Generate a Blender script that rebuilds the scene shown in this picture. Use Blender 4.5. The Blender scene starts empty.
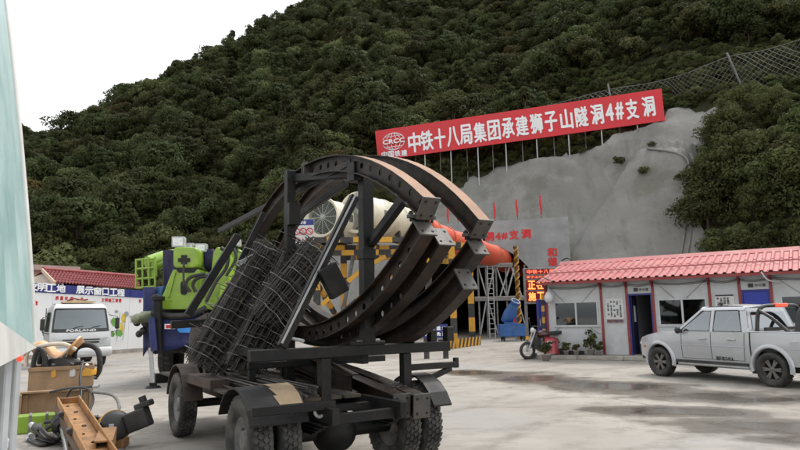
import bpy, bmesh, math, random
import numpy as np
from mathutils import Vector, Matrix, noise

S = bpy.context.scene
COL = S.collection
rnd = random.Random(7)

# ------------------------------------------------------------------ camera
F_PX, EYE, PITCH, ROLL = 628.0, 1.65, math.radians(8.16), math.radians(-1.2)
cam_data = bpy.data.cameras.new('camera')
cam_data.sensor_width = 36.0
cam_data.lens = 36.0 * F_PX / 800.0
cam_data.clip_start = 0.05
cam_data.clip_end = 2000.0
cam = bpy.data.objects.new('camera', cam_data)
COL.objects.link(cam)
CAM_R = Matrix.Rotation(math.pi / 2 + PITCH, 3, 'X') @ Matrix.Rotation(ROLL, 3, 'Z')
cam.matrix_world = Matrix.Translation((0, 0, EYE)) @ CAM_R.to_4x4()
S.camera = cam

# ------------------------------------------------------------------ sky, sun, exposure
SUN_EL, SUN_AZ = math.radians(55), math.radians(42)      # azimuth clockwise from +Y
world = bpy.data.worlds.new('World')
S.world = world
world.use_nodes = True
wn, wl = world.node_tree.nodes, world.node_tree.links
bg = wn['Background']
sky_tex = wn.new('ShaderNodeTexSky')
sky_tex.sky_type = 'NISHITA'
sky_tex.sun_disc = False
sky_tex.sun_elevation = SUN_EL
sky_tex.sun_rotation = SUN_AZ
sky_tex.air_density = 2.0
sky_tex.dust_density = 2.0
sky_tex.ozone_density = 1.0
desat = wn.new('ShaderNodeHueSaturation')
desat.inputs['Saturation'].default_value = 0.10
wl.new(sky_tex.outputs[0], desat.inputs['Color'])
wl.new(desat.outputs[0], bg.inputs['Color'])
bg.inputs['Strength'].default_value = 0.15
sun_data = bpy.data.lights.new('sun', 'SUN')
sun_data.energy = 0.9
sun_data.angle = math.radians(18)
sun_data.color = (1.0, 0.95, 0.88)
sun = bpy.data.objects.new('sun', sun_data)
COL.objects.link(sun)
sd = Vector((math.sin(SUN_AZ) * math.cos(SUN_EL), math.cos(SUN_AZ) * math.cos(SUN_EL), math.sin(SUN_EL)))
sun.rotation_euler = sd.to_track_quat('Z', 'Y').to_euler()
S.view_settings.view_transform = 'Standard'
S.view_settings.look = 'None'
S.view_settings.gamma = 1.0
S.view_settings.use_curve_mapping = False
S.view_settings.exposure = 1.05

# ------------------------------------------------------------------ photo pixel -> place
CAM_P = Vector((0, 0, EYE))
def ray(px, py):
    return CAM_R @ Vector(((px - 400) / F_PX, (225 - py) / F_PX, -1))
def at_y(px, py, y):
    d = ray(px, py)
    return CAM_P + d * (y / d.y)
def at_z(px, py, z=0.0):
    d = ray(px, py)
    return CAM_P + d * ((z - EYE) / d.z)
def on_plane(px, py, p, n):
    d = ray(px, py)
    return CAM_P + d * ((Vector(p) - CAM_P).dot(n) / d.dot(n))
CR = np.array(CAM_R)
def project(P):
    P = np.asarray(P, float)
    q = (P - np.array(CAM_P)) @ CR
    w = np.maximum(-q[..., 2], 1e-3)
    return 400 + F_PX * q[..., 0] / w, 225 - F_PX * q[..., 1] / w, -q[..., 2]
def in_poly(x, y, poly):
    x = np.asarray(x); y = np.asarray(y)
    inside = np.zeros(x.shape, bool)
    j = len(poly) - 1
    for i in range(len(poly)):
        xi, yi = poly[i]; xj, yj = poly[j]
        c = ((yi > y) != (yj > y)) & (x < (xj - xi) * (y - yi) / (yj - yi + 1e-9) + xi)
        inside ^= c
        j = i
    return inside

# ------------------------------------------------------------------ materials
MATS = {}
def mat(name, col, rough=0.6, metal=0.0, var=0.12, scale=5.0, bump=0.0, bscale=40.0,
        dirt=None, damt=0.45, dscale=2.5, spec=0.5, emit=None, estr=0.0, coat=0.0, island=0.0, trans=0.0, objvar=0.0):
    if name in MATS:
        return MATS[name]
    m = bpy.data.materials.new(name)
    m.use_nodes = True
    nt = m.node_tree; N = nt.nodes; L = nt.links
    b = N['Principled BSDF']
    tc = N.new('ShaderNodeTexCoord')
    nz = N.new('ShaderNodeTexNoise')
    nz.inputs['Scale'].default_value = scale
    nz.inputs['Detail'].default_value = 6
    L.new(tc.outputs['Object'], nz.inputs['Vector'])
    ramp = N.new('ShaderNodeValToRGB')
    lo = [max(0, c * (1 - var)) for c in col]; hi = [min(1, c * (1 + var)) for c in col]
    ramp.color_ramp.elements[0].color = (*lo, 1); ramp.color_ramp.elements[1].color = (*hi, 1)
    ramp.color_ramp.elements[0].position = 0.3; ramp.color_ramp.elements[1].position = 0.7
    L.new(nz.outputs['Fac'], ramp.inputs[0])
    out = ramp.outputs[0]
    if dirt:
        n2 = N.new('ShaderNodeTexNoise')
        n2.inputs['Scale'].default_value = dscale; n2.inputs['Detail'].default_value = 9
        n2.inputs['Roughness'].default_value = 0.65
        L.new(tc.outputs['Object'], n2.inputs['Vector'])
        r2 = N.new('ShaderNodeValToRGB')
        r2.color_ramp.elements[0].position = 0.5 - 0.18 * damt / 0.45 * 0.5
        r2.color_ramp.elements[1].position = 0.75
        r2.color_ramp.elements[1].color = (damt * 1.6, damt * 1.6, damt * 1.6, 1) if damt < .6 else (1, 1, 1, 1)
        L.new(n2.outputs['Fac'], r2.inputs[0])
        mx = N.new('ShaderNodeMixRGB')
        mx.inputs[2].default_value = (*dirt, 1)
        L.new(r2.outputs[0], mx.inputs[0]); L.new(out, mx.inputs[1])
        out = mx.outputs[0]
    if island or objvar:
        g = N.new('ShaderNodeNewGeometry')
        oi = N.new('ShaderNodeObjectInfo')
        h = N.new('ShaderNodeHueSaturation')
        mm = N.new('ShaderNodeMath'); mm.operation = 'MULTIPLY_ADD'
        mm.inputs[1].default_value = island; mm.inputs[2].default_value = 1 - island / 2
        L.new(g.outputs['Random Per Island'], mm.inputs[0])
        m2 = N.new('ShaderNodeMath'); m2.operation = 'MULTIPLY_ADD'
        m2.inputs[1].default_value = objvar; m2.inputs[2].default_value = 1 - objvar / 2
        L.new(oi.outputs['Random'], m2.inputs[0])
        m3 = N.new('ShaderNodeMath'); m3.operation = 'MULTIPLY'
        L.new(mm.outputs[0], m3.inputs[0]); L.new(m2.outputs[0], m3.inputs[1])
        L.new(m3.outputs[0], h.inputs['Value'])
        m4 = N.new('ShaderNodeMath'); m4.operation = 'MULTIPLY_ADD'
        m4.inputs[1].default_value = 0.05 * (objvar > 0); m4.inputs[2].default_value = 0.5 - 0.03 * (objvar > 0)
        L.new(oi.outputs['Random'], m4.inputs[0]); L.new(m4.outputs[0], h.inputs['Hue'])
        L.new(out, h.inputs['Color'])
        out = h.outputs[0]
    L.new(out, b.inputs['Base Color'])
    b.inputs['Roughness'].default_value = rough
    b.inputs['Metallic'].default_value = metal
    b.inputs['Specular IOR Level'].default_value = spec
    if coat:
        b.inputs['Coat Weight'].default_value = coat
        b.inputs['Coat Roughness'].default_value = 0.08
    if trans:
        b.inputs['Transmission Weight'].default_value = trans
    if rough > 0.25 and not emit:
        rr = N.new('ShaderNodeMapRange')
        rr.inputs['To Min'].default_value = max(0.05, rough - 0.15); rr.inputs['To Max'].default_value = min(1, rough + 0.15)
        L.new(nz.outputs['Fac'], rr.inputs['Value']); L.new(rr.outputs[0], b.inputs['Roughness'])
    if bump:
        n3 = N.new('ShaderNodeTexNoise')
        n3.inputs['Scale'].default_value = bscale; n3.inputs['Detail'].default_value = 5
        L.new(tc.outputs['Object'], n3.inputs['Vector'])
        bp = N.new('ShaderNodeBump'); bp.inputs['Strength'].default_value = bump; bp.inputs['Distance'].default_value = 0.02
        L.new(n3.outputs['Fac'], bp.inputs['Height']); L.new(bp.outputs[0], b.inputs['Normal'])
    if emit:
        b.inputs['Emission Color'].default_value = (*emit, 1)
        b.inputs['Emission Strength'].default_value = estr
    MATS[name] = m
    return m

DUST = (0.42, 0.37, 0.30)
black_steel = mat('black painted steel', (0.006, 0.0062, 0.007), 0.55, 0.0, 0.4, 6, 0.15, 60, dirt=(0.040, 0.033, 0.026), damt=0.30, dscale=3.5, spec=0.3)
dark_beam = mat('dark rolled steel', (0.012, 0.0105, 0.010), 0.55, 0.0, 0.3, 7, 0.2, 50, dirt=(0.070, 0.038, 0.022), damt=0.5, dscale=4, spec=0.25)
rust_top = mat('dusty rusted flange', (0.36, 0.215, 0.14), 0.8, 0.0, 0.25, 6, 0.2, 60, dirt=(0.13, 0.07, 0.045), damt=0.42, dscale=3)
plate_steel = mat('bare plate steel', (0.065, 0.062, 0.060), 0.55, 0.3, 0.3, 9, 0.15, 50, dirt=(0.10, 0.07, 0.05), damt=0.4)
hole_dark = mat('bolt hole', (0.008, 0.008, 0.008), 0.9)
rebar_m = mat('rebar wire', (0.066, 0.063, 0.060), 0.6, 0.2, 0.5, 12, dirt=(0.09, 0.062, 0.045), damt=0.35, dscale=5)
rebar_lt = mat('bright tie wire', (0.22, 0.22, 0.22), 0.45, 0.7, 0.3, 12)
rubber = mat('tyre rubber', (0.022, 0.022, 0.022), 0.8, 0, 0.3, 8, 0.3, 70, dirt=(0.17, 0.16, 0.14), damt=0.45, dscale=5)
rubber_dk = mat('clean tyre rubber', (0.02, 0.02, 0.021), 0.75, 0, 0.3, 8, 0.2, 70, dirt=(0.10, 0.09, 0.08), damt=0.4, dscale=5)
hose_m = mat('hose rubber', (0.013, 0.013, 0.014), 0.5, 0, 0.3, 10, dirt=(0.08, 0.07, 0.06), damt=0.3)
galv = mat('galvanised steel', (0.42, 0.43, 0.44), 0.45, 0.25, 0.2, 10, 0.1, 60, dirt=(0.25, 0.22, 0.19), damt=0.3)
grey_steel = mat('grey steel', (0.20, 0.20, 0.20), 0.55, 0.3, 0.25, 8, dirt=(0.10, 0.08, 0.06), damt=0.45)
conc = mat('cast concrete', (0.30, 0.31, 0.315), 0.85, 0, 0.16, 0.9, 0.35, 14, dirt=(0.17, 0.178, 0.178), damt=0.5, dscale=0.55, spec=0.25)
kerb_m = mat('kerb concrete', (0.36, 0.34, 0.31), 0.85, 0, 0.2, 3, 0.4, 25, dirt=(0.18, 0.15, 0.12), damt=0.5, dscale=2, spec=0.25)
lime = mat('lime green paint', (0.225, 0.37, 0.025), 0.42, 0, 0.1, 4, dirt=(0.13, 0.18, 0.05), damt=0.3, dscale=2.5, coat=0.3)
tarp = mat('navy tarpaulin', (0.015, 0.021, 0.105), 0.6, 0, 0.25, 2, 0.6, 9, dirt=(0.03, 0.04, 0.13), damt=0.35)
blue_paint = mat('blue paint', (0.02, 0.10, 0.32), 0.45, 0, 0.12, 4, dirt=(0.10, 0.13, 0.2), damt=0.35)
red_paint = mat('dark red paint', (0.22, 0.020, 0.022), 0.5, 0, 0.15, 5, dirt=(0.2, 0.08, 0.07), damt=0.3)
roof_red = mat('faded red roof sheet', (0.36, 0.085, 0.085), 0.62, 0, 0.12, 2, 0.1, 30, dirt=(0.38, 0.17, 0.155), damt=0.4, dscale=1.4)
roof_tile = mat('maroon roof tile', (0.22, 0.03, 0.035), 0.65, 0, 0.2, 3, 0.1, 30, dirt=(0.30, 0.12, 0.11), damt=0.35)
panel_w = mat('white sandwich panel', (0.46, 0.475, 0.495), 0.5, 0, 0.05, 1.5, 0.05, 20, dirt=(0.29, 0.28, 0.26), damt=0.4, dscale=1.6)
white_p = mat('white paint', (0.52, 0.53, 0.54), 0.45, 0, 0.06, 3, dirt=(0.48, 0.45, 0.41), damt=0.35)
print_w = mat('white print', (0.80, 0.81, 0.83), 0.55, 0, 0.03)
print_red = mat('red print', (0.55, 0.02, 0.025), 0.6, 0, 0.1)
print_blk = mat('black print', (0.03, 0.03, 0.03), 0.6, 0, 0.1)
blue_board = mat('blue board', (0.015, 0.02, 0.17), 0.5, 0, 0.1, 2, dirt=(0.06, 0.07, 0.2), damt=0.3)
banner_red = mat('red banner cloth', (0.60, 0.022, 0.032), 0.55, 0, 0.08, 0.5, 0.25, 2.2, dirt=(0.50, 0.05, 0.055), damt=0.3, dscale=0.6)
yellow_s = mat('warning yellow paint', (0.62, 0.31, 0.02), 0.55, 0, 0.15, 5, dirt=(0.25, 0.16, 0.06), damt=0.4)
black_s = mat('warning black paint', (0.02, 0.02, 0.022), 0.55, 0, 0.3, 5, dirt=(0.12, 0.10, 0.08), damt=0.35)
cream = mat('cream fan paint', (0.66, 0.62, 0.49), 0.45, 0, 0.06, 2, 0.05, 20, dirt=(0.42, 0.37, 0.28), damt=0.38, dscale=1.2)
grille_m = mat('pale grille', (0.34, 0.37, 0.33), 0.5, 0.2, 0.2)
dark_in = mat('dark interior', (0.015, 0.016, 0.016), 0.8, 0, 0.3)
duct_m = mat('orange duct fabric', (0.58, 0.085, 0.035), 0.6, 0, 0.12, 1.2, 0.4, 5, dirt=(0.40, 0.10, 0.06), damt=0.4, dscale=0.8)
silver = mat('silver car paint', (0.42, 0.43, 0.455), 0.28, 0.3, 0.04, 1.2, coat=0.6)
black_pl = mat('black plastic', (0.018, 0.018, 0.019), 0.5, 0, 0.3, 8, dirt=(0.09, 0.08, 0.07), damt=0.3)
rim_m = mat('alloy rim', (0.14, 0.135, 0.125), 0.5, 0.3, 0.2, 8, dirt=(0.13, 0.115, 0.09), damt=0.4)
lamp_red = mat('red lamp lens', (0.55, 0.02, 0.015), 0.2, 0, 0.1, emit=(1, 0.08, 0.03), estr=0.6)
lens_m = mat('clear lamp lens', (0.55, 0.57, 0.58), 0.12, 0.3, 0.2, 20)
wood = mat('plywood crate', (0.30, 0.195, 0.11), 0.75, 0, 0.2, 4, 0.2, 40, dirt=(0.17, 0.105, 0.06), damt=0.45, dscale=3)
orange_p = mat('worn orange paint', (0.40, 0.20, 0.07), 0.7, 0, 0.25, 5, 0.25, 40, dirt=(0.13, 0.085, 0.055), damt=0.55, dscale=6)
plastic_sheet = mat('white plastic sheet', (0.66, 0.66, 0.67), 0.4, 0, 0.08, 3, 0.5, 12, dirt=(0.5, 0.47, 0.43), damt=0.3)
teal = mat('faded teal sheet', (0.29, 0.44, 0.44), 0.4, 0.0, 0.12, 1.5, 0.15, 6, dirt=(0.46, 0.55, 0.54), damt=0.55, dscale=1.5)
pale_band = mat('pale grey band', (0.62, 0.62, 0.60), 0.5, 0.1, 0.1, 3, dirt=(0.48, 0.45, 0.41), damt=0.35)
bark = mat('bark', (0.075, 0.055, 0.04), 0.9, 0, 0.3, 9, 0.4, 30)
pink_conc = mat('pink render', (0.50, 0.33, 0.29), 0.8, 0, 0.1, 1)

def glass(name, tint, refl):
    m = bpy.data.materials.new(name); m.use_nodes = True; N = m.node_tree.nodes; Lk = m.node_tree.links
    N.remove(N['Principled BSDF']); tr = N.new('ShaderNodeBsdfTransparent'); tr.inputs[0].default_value = (*tint, 1)
    gl = N.new('ShaderNodeBsdfGlossy'); gl.inputs['Roughness'].default_value = .03; gl.inputs[0].default_value = (.9, .95, 1, 1)
    lw = N.new('ShaderNodeLayerWeight'); lw.inputs[0].default_value = .35
    mr = N.new('ShaderNodeMapRange'); mr.inputs['To Min'].default_value = refl; mr.inputs['To Max'].default_value = .9; Lk.new(lw.outputs['Fresnel'], mr.inputs['Value'])
    mx = N.new('ShaderNodeMixShader'); Lk.new(mr.outputs[0], mx.inputs[0]); Lk.new(tr.outputs[0], mx.inputs[1]); Lk.new(gl.outputs[0], mx.inputs[2])
    Lk.new(mx.outputs[0], N['Material Output'].inputs['Surface']); return m
car_glass = glass('tinted car glass', (.16, .20, .21), .20)
glass_d = glass('office window glass', (.35, .40, .40), .08)
def M_leaf(name, col, objvar=0.8, island=0.3):
    m = mat(name, col, 0.7, 0, 0.25, 0.4, spec=0.10, island=island, objvar=objvar)
    N = m.node_tree.nodes; Lk = m.node_tree.links; b = N['Principled BSDF']; src = b.inputs['Base Color'].links[0].from_socket
    tr = N.new('ShaderNodeBsdfTranslucent'); mx = N.new('ShaderNodeMixShader'); mx.inputs[0].default_value = 0.38
    Lk.new(src, tr.inputs['Color']); Lk.new(b.outputs[0], mx.inputs[1]); Lk.new(tr.outputs[0], mx.inputs[2]); Lk.new(mx.outputs[0], N['Material Output'].inputs['Surface'])
    return m
leaf_dk = M_leaf('dark evergreen leaves', (0.060, 0.070, 0.028))
leaf_md = M_leaf('olive green leaves', (0.092, 0.103, 0.040))
leaf_lt = M_leaf('pale green leaves', (0.125, 0.138, 0.058))
leaf_br = M_leaf('russet leaves', (0.095, 0.068, 0.026))
leaf_sh = M_leaf('shrub leaves', (0.078, 0.090, 0.034), 0.5, 0.5)

# ------------------------------------------------------------------ mesh builder
def V(*a):
    return Vector(a)
class MB:
    def __init__(s, off=(0, 0, 0)):
        s.v = []; s.f = []; s.mi = []; s.sm = []; s.off = Vector(off)
    def add(s, vs, fs, mi=0, smooth=False):
        b = len(s.v)
        s.v.extend([tuple(Vector(p) - s.off) for p in vs])
        for f in fs:
            s.f.append(tuple(b + i for i in f)); s.mi.append(mi); s.sm.append(smooth)
        return s
    def box(s, c, d, R=None, mi=0):
        x, y, z = d[0] / 2, d[1] / 2, d[2] / 2
        P = [V(i, j, k) for i in (-x, x) for j in (-y, y) for k in (-z, z)]
        if R is not None:
            P = [R @ p for p in P]
        c = Vector(c)
        return s.add([p + c for p in P], [(0, 1, 3, 2), (4, 6, 7, 5), (0, 4, 5, 1), (2, 3, 7, 6), (0, 2, 6, 4), (1, 5, 7, 3)], mi)
    def b2(s, lo, hi, mi=0):
        lo = Vector(lo); hi = Vector(hi)
        return s.box((lo + hi) / 2, hi - lo, None, mi)
    def beam(s, p0, p1, w, h, up=(0, 0, 1), mi=0):
        p0 = Vector(p0); p1 = Vector(p1)
        d = (p1 - p0); L = d.length; d = d / L
        up = Vector(up)
        sx = d.cross(up)
        if sx.length < 1e-3: sx = d.cross(V(0, 1, 0))
        sx.normalize(); sz = sx.cross(d)
        R = Matrix((sx, d, sz)).transposed()
        return s.box((p0 + p1) / 2, (w, L, h), R, mi)
    def cyl(s, p0, p1, r0, r1=None, n=12, cap=True, mi=0, smooth=True):
        if r1 is None: r1 = r0
        p0 = Vector(p0); p1 = Vector(p1); d = (p1 - p0).normalized()
        a = d.orthogonal().normalized(); b = d.cross(a)
        ring = [(a * math.cos(t) + b * math.sin(t)) for t in [2 * math.pi * i / n for i in range(n)]]
        A = [p0 + q * r0 for q in ring]; B = [p1 + q * r1 for q in ring]
        s.add(A + B, [(i, (i + 1) % n, n + (i + 1) % n, n + i) for i in range(n)], mi, smooth and n > 5)
        if cap:
            if r0 > 1e-4: s.add(A, [tuple(range(n - 1, -1, -1))], mi)
            if r1 > 1e-4: s.add(B, [tuple(range(n))], mi)
        return s
    def ring(s, c, axis, r, t, n=24, m=6, mi=0, arc=(0, 2 * math.pi), ref=None):
        axis = Vector(axis).normalized()
        a = axis.orthogonal().normalized() if ref is None else Vector(ref).normalized()
        b = axis.cross(a); c = Vector(c)
        full = abs(arc[1] - arc[0] - 2 * math.pi) < 1e-4
        N = n if full else n + 1
        P = []
        for i in range(N):
            u = arc[0] + (arc[1] - arc[0]) * i / n
            e = a * math.cos(u) + b * math.sin(u)
            for j in range(m):
                w = 2 * math.pi * j / m
                P.append(c + e * (r + t * math.cos(w)) + axis * (t * math.sin(w)))
        fs = []
        for i in range(n):
            k = (i + 1) % N
            for j in range(m):
                fs.append((i * m + j, i * m + (j + 1) % m, k * m + (j + 1) % m, k * m + j))
        return s.add(P, fs, mi, True)
    def tube(s, pts, r, n=6, mi=0, cap=True):
        pts = [Vector(p) for p in pts]
        rs = r if isinstance(r, (list, tuple)) else [r] * len(pts)
        P = []; a = None
        for i, p in enumerate(pts):
            d = (pts[min(i + 1, len(pts) - 1)] - pts[max(i - 1, 0)])
            if d.length < 1e-6: d = V(0, 0, 1)
            d.normalize()
            if a is None: a = d.orthogonal().normalized()
            a = (a - d * a.dot(d))
            if a.length < 1e-4: a = d.orthogonal()
            a.normalize(); b = d.cross(a)
            P += [p + (a * math.cos(2 * math.pi * k / n) + b * math.sin(2 * math.pi * k / n)) * rs[i] for k in range(n)]
        fs = []
        for i in range(len(pts) - 1):
            for k in range(n):
                fs.append((i * n + k, i * n + (k + 1) % n, (i + 1) * n + (k + 1) % n, (i + 1) * n + k))
        s.add(P, fs, mi, True)
        if cap:
            s.add(P[:n], [tuple(range(n - 1, -1, -1))], mi); s.add(P[-n:], [tuple(range(n))], mi)
        return s
    def lathe(s, prof, c, axis, n=24, mi=0, smooth=True):
        axis = Vector(axis).normalized(); a = axis.orthogonal().normalized(); b = axis.cross(a); c = Vector(c)
        P = []
        for i in range(n):
            t = 2 * math.pi * i / n; e = a * math.cos(t) + b * math.sin(t)
            P += [c + e * r + axis * h for r, h in prof]
        m = len(prof)
        fs = [(i * m + j, i * m + j + 1, ((i + 1) % n) * m + j + 1, ((i + 1) % n) * m + j) for i in range(n) for j in range(m - 1)]
        return s.add(P, fs, mi, smooth)
    def prism(s, poly, o, ex, ey, dv, mi=0, mside=None):
        o = Vector(o); ex = Vector(ex); ey = Vector(ey); dv = Vector(dv); n = len(poly)
        A = [o + ex * p[0] + ey * p[1] for p in poly]; B = [p + dv for p in A]
        s.add(A, [tuple(range(n - 1, -1, -1))], mi); s.add(B, [tuple(range(n))], mi)
        return s.add(A + B, [(i, (i + 1) % n, n + (i + 1) % n, n + i) for i in range(n)], mi if mside is None else mside)
    def quad(s, a, b, c, d, mi=0):
        return s.add([a, b, c, d], [(0, 1, 2, 3)], mi)
    def ball(s, c, r, n=10, mi=0, sc=(1, 1, 1)):
        c = Vector(c); P = [c + V(0, 0, -r * sc[2])]; k = max(4, n // 2)
        for j in range(1, k):
            ph = -math.pi / 2 + math.pi * j / k
            P += [c + V(r * sc[0] * math.cos(ph) * math.cos(2 * math.pi * i / n), r * sc[1] * math.cos(ph) * math.sin(2 * math.pi * i / n), r * sc[2] * math.sin(ph)) for i in range(n)]
        P.append(c + V(0, 0, r * sc[2])); fs = []
        for i in range(n):
            fs.append((0, 1 + (i + 1) % n, 1 + i))
            for j in range(k - 2):
                fs.append((1 + j * n + i, 1 + j * n + (i + 1) % n, 1 + (j + 1) * n + (i + 1) % n, 1 + (j + 1) * n + i))
            fs.append((len(P) - 1, 1 + (k - 2) * n + i, 1 + (k - 2) * n + (i + 1) % n))
        return s.add(P, fs, mi, True)
    def mesh(s, name, mats):
        me = bpy.data.meshes.new(name)
        me.from_pydata(s.v, [], s.f)
        if not isinstance(mats, (list, tuple)): mats = [mats]
        for m in mats: me.materials.append(m)
        me.polygons.foreach_set('material_index', s.mi)
        me.polygons.foreach_set('use_smooth', s.sm)
        me.validate(); me.update()
        return me
    def build(s, name, mats, parent=None, bevel=0.0, seg=1, recalc=True):
        me = s.mesh(name, mats)
        if recalc:
            bm = bmesh.new(); bm.from_mesh(me)
            bmesh.ops.recalc_face_normals(bm, faces=bm.faces)
            bm.to_mesh(me); bm.free()
        o = bpy.data.objects.new(name, me)
        COL.objects.link(o)
        if parent is not None: o.parent = parent
        if bevel:
            b = o.modifiers.new('bevel', 'BEVEL'); b.width = bevel; b.segments = seg
            b.limit_method = 'ANGLE'; b.angle_limit = math.radians(40)
        return o
def tag(o, label=None, cat=None, group=None, kind=None):
    if label: o['label'] = label
    if cat: o['category'] = cat
    if group: o['group'] = group
    if kind: o['kind'] = kind
    return o
def thing(name, label, cat, loc=(0, 0, 0), rz=0.0, group=None):
    o = bpy.data.objects.new(name, None)
    o.empty_display_size = 0.2
    COL.objects.link(o)
    o.location = loc; o.rotation_euler = (0, 0, rz)
    return tag(o, label, cat, group)
def share(o, parent, loc=None, rot=None):
    c = o.copy(); COL.objects.link(c); c.parent = parent
    if loc is not None: c.location = loc
    if rot is not None: c.rotation_euler = rot
    return c
_tc = {}
def text_pts(s):
    if s not in _tc:
        c = bpy.data.curves.new('t', 'FONT'); c.body = s; c.size = 1; c.resolution_u = 3
        o = bpy.data.objects.new('t', c); COL.objects.link(o)
        bpy.context.view_layer.update()
        me = bpy.data.meshes.new_from_object(o.evaluated_get(bpy.context.evaluated_depsgraph_get()))
        vs = [v.co.copy() for v in me.vertices]; fs = [tuple(p.vertices) for p in me.polygons]
        bpy.data.objects.remove(o); bpy.data.curves.remove(c); bpy.data.meshes.remove(me)
        _tc[s] = (vs, fs)
    return _tc[s]
def text(mb, s, c, right, up, w, h, bold=0.0, lift=0.004, mi=0):
    """print a line of writing, centred on c, w by h metres, as flat sheets just proud of its board"""
    vs, fs = text_pts(s)
    if not vs: return
    x0 = min(v.x for v in vs); x1 = max(v.x for v in vs); y0 = min(v.y for v in vs); y1 = max(v.y for v in vs)
    right = Vector(right).normalized(); up = Vector(up).normalized(); nrm = right.cross(up); c = Vector(c)
    sh = [(0, 0)] if not bold else [(0, 0), (bold, 0), (-bold, 0), (0, bold), (0, -bold)]
    for k, (bx, by) in enumerate(sh):
        P = [c + right * (((v.x - x0) / (x1 - x0) - .5) * w + bx) + up * (((v.y - y0) / (y1 - y0) - .5) * h + by) + nrm * (lift * (1 + .25 * k)) for v in vs]
        mb.add(P, fs, mi)
def chars(mb, s, p0, p1, up, w, h, bold=0.0, lift=0.004, mi=0):
    """characters evenly spaced with their centres running from p0 to p1"""
    p0 = Vector(p0); p1 = Vector(p1); n = len(s)
    for i, ch in enumerate(s):
        if ch == ' ': continue
        f = i / (n - 1) if n > 1 else .5
        k = 0.62 if ch in '4' else (0.62 if ch in '#' else (.85 if ch in '口十工' else 1.0))
        text(mb, ch, p0.lerp(p1, f), p1 - p0, up, w * k, h * (.8 if ch in '4#口' else 1), bold, lift, mi)
def blob_path(a, b, n, amp, seed):
    r = random.Random(seed); a = Vector(a); b = Vector(b)
    return [a.lerp(b, i / n) + V(r.uniform(-1, 1), r.uniform(-1, 1), r.uniform(-1, 1)) * amp for i in range(n + 1)]
def smooth_path(pts, k=5):
    pts = [Vector(p) for p in pts]; out = []
    for i in range(len(pts) - 1):
        p0 = pts[max(i - 1, 0)]; p1 = pts[i]; p2 = pts[i + 1]; p3 = pts[min(i + 2, len(pts) - 1)]
        for j in range(k):
            t = j / k
            out.append(0.5 * ((2 * p1) + (p2 - p0) * t + (2 * p0 - 5 * p1 + 4 * p2 - p3) * t * t + (3 * p1 - p0 - 3 * p2 + p3) * t ** 3))
    out.append(pts[-1]); return out
def tyre_mesh(R, W, lugs=36, rows=3, rim=0.58):
    """a tyre about the X axis with tread blocks"""
    mb = MB(); w = W / 2; r = R * 0.96
    prof = [(R * rim, -w * .62), (R * (rim + .06), -w * .86), (R * .80, -w), (R * .90, -w * .97), (r, -w * .8), (r, 0), (r, w * .8), (R * .90, w * .97), (R * .80, w), (R * (rim + .06), w * .86), (R * rim, w * .62)]
    mb.lathe(prof, (0, 0, 0), (1, 0, 0), 40)
    for k in range(rows):
        x = (k - (rows - 1) / 2) * (W * .84 / rows)
        for i in range(lugs):
            a = 2 * math.pi * (i + .5 * (k % 2)) / lugs
            Rm = Matrix.Rotation(a, 3, 'X') @ Matrix.Rotation(.35 * (-1) ** k, 3, 'Z')
            Rm2 = Matrix.Rotation(a, 3, 'X')
            mb.box(Rm2 @ V(x, 0, R * .97), (W * .70 / rows, 2 * math.pi * R / lugs * .62, R * .06), Rm2 @ Matrix.Rotation(.35 * (-1) ** k, 3, 'Z'))
    return mb
def wheel(parent, loc, rz, R, W, side, m_rim, m_tyre, style='truck', rim=0.58, lugs=36, rows=3):
    """part wheel (the rim) with the sub-part tyre; the outer face looks to side * X"""
    rm = MB(); rr = R * rim; x = side * W * .30
    rm.lathe([(rr, -W * .3), (rr * .96, -W * .25), (rr * .96, W * .25), (rr, W * .3)], (0, 0, 0), (1, 0, 0), 28)
    if style == 'truck':
        rm.lathe([(rr * .97, x * .9), (rr * .86, x * .75), (rr * .70, x * .25), (rr * .45, x * .2), (rr * .40, x * .9), (rr * .22, x * 1.05), (0.001, x * 1.05)], (0, 0, 0), (1, 0, 0), 28)
        for i in range(8):
            a = 2 * math.pi * i / 8
            c = V(x * .2, math.cos(a) * rr * .58, math.sin(a) * rr * .58)
            rm.cyl(c, c + V(side * .03, 0, 0), .014, n=6)
    else:
        rm.lathe([(rr * .96, -x * .2), (rr * .3, -x * .1), (0.001, -x * .1)], (0, 0, 0), (1, 0, 0), 28, mi=1)
        for i in range(6):
            a = 2 * math.pi * i / 6
            for da in (-.13, .13):
                e = V(0, math.cos(a + da * .4), math.sin(a + da * .4)); e2 = V(0, math.cos(a + da), math.sin(a + da))
                rm.beam(V(x, 0, 0) + e * rr * .15, V(x * .95, 0, 0) + e2 * rr * .95, rr * .17, W * .1, up=(1, 0, 0))
        rm.lathe([(rr * .30, x * .6), (rr * .27, x * 1.15), (0.001, x * 1.2)], (0, 0, 0), (1, 0, 0), 16)
    w = rm.build('wheel', [m_rim, dark_in], parent)
    w.location = loc; w.rotation_euler = (0, 0, rz)
    t = tyre_mesh(R, W, lugs, rows, rim).build('tyre', m_tyre, w)
    return w

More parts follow.
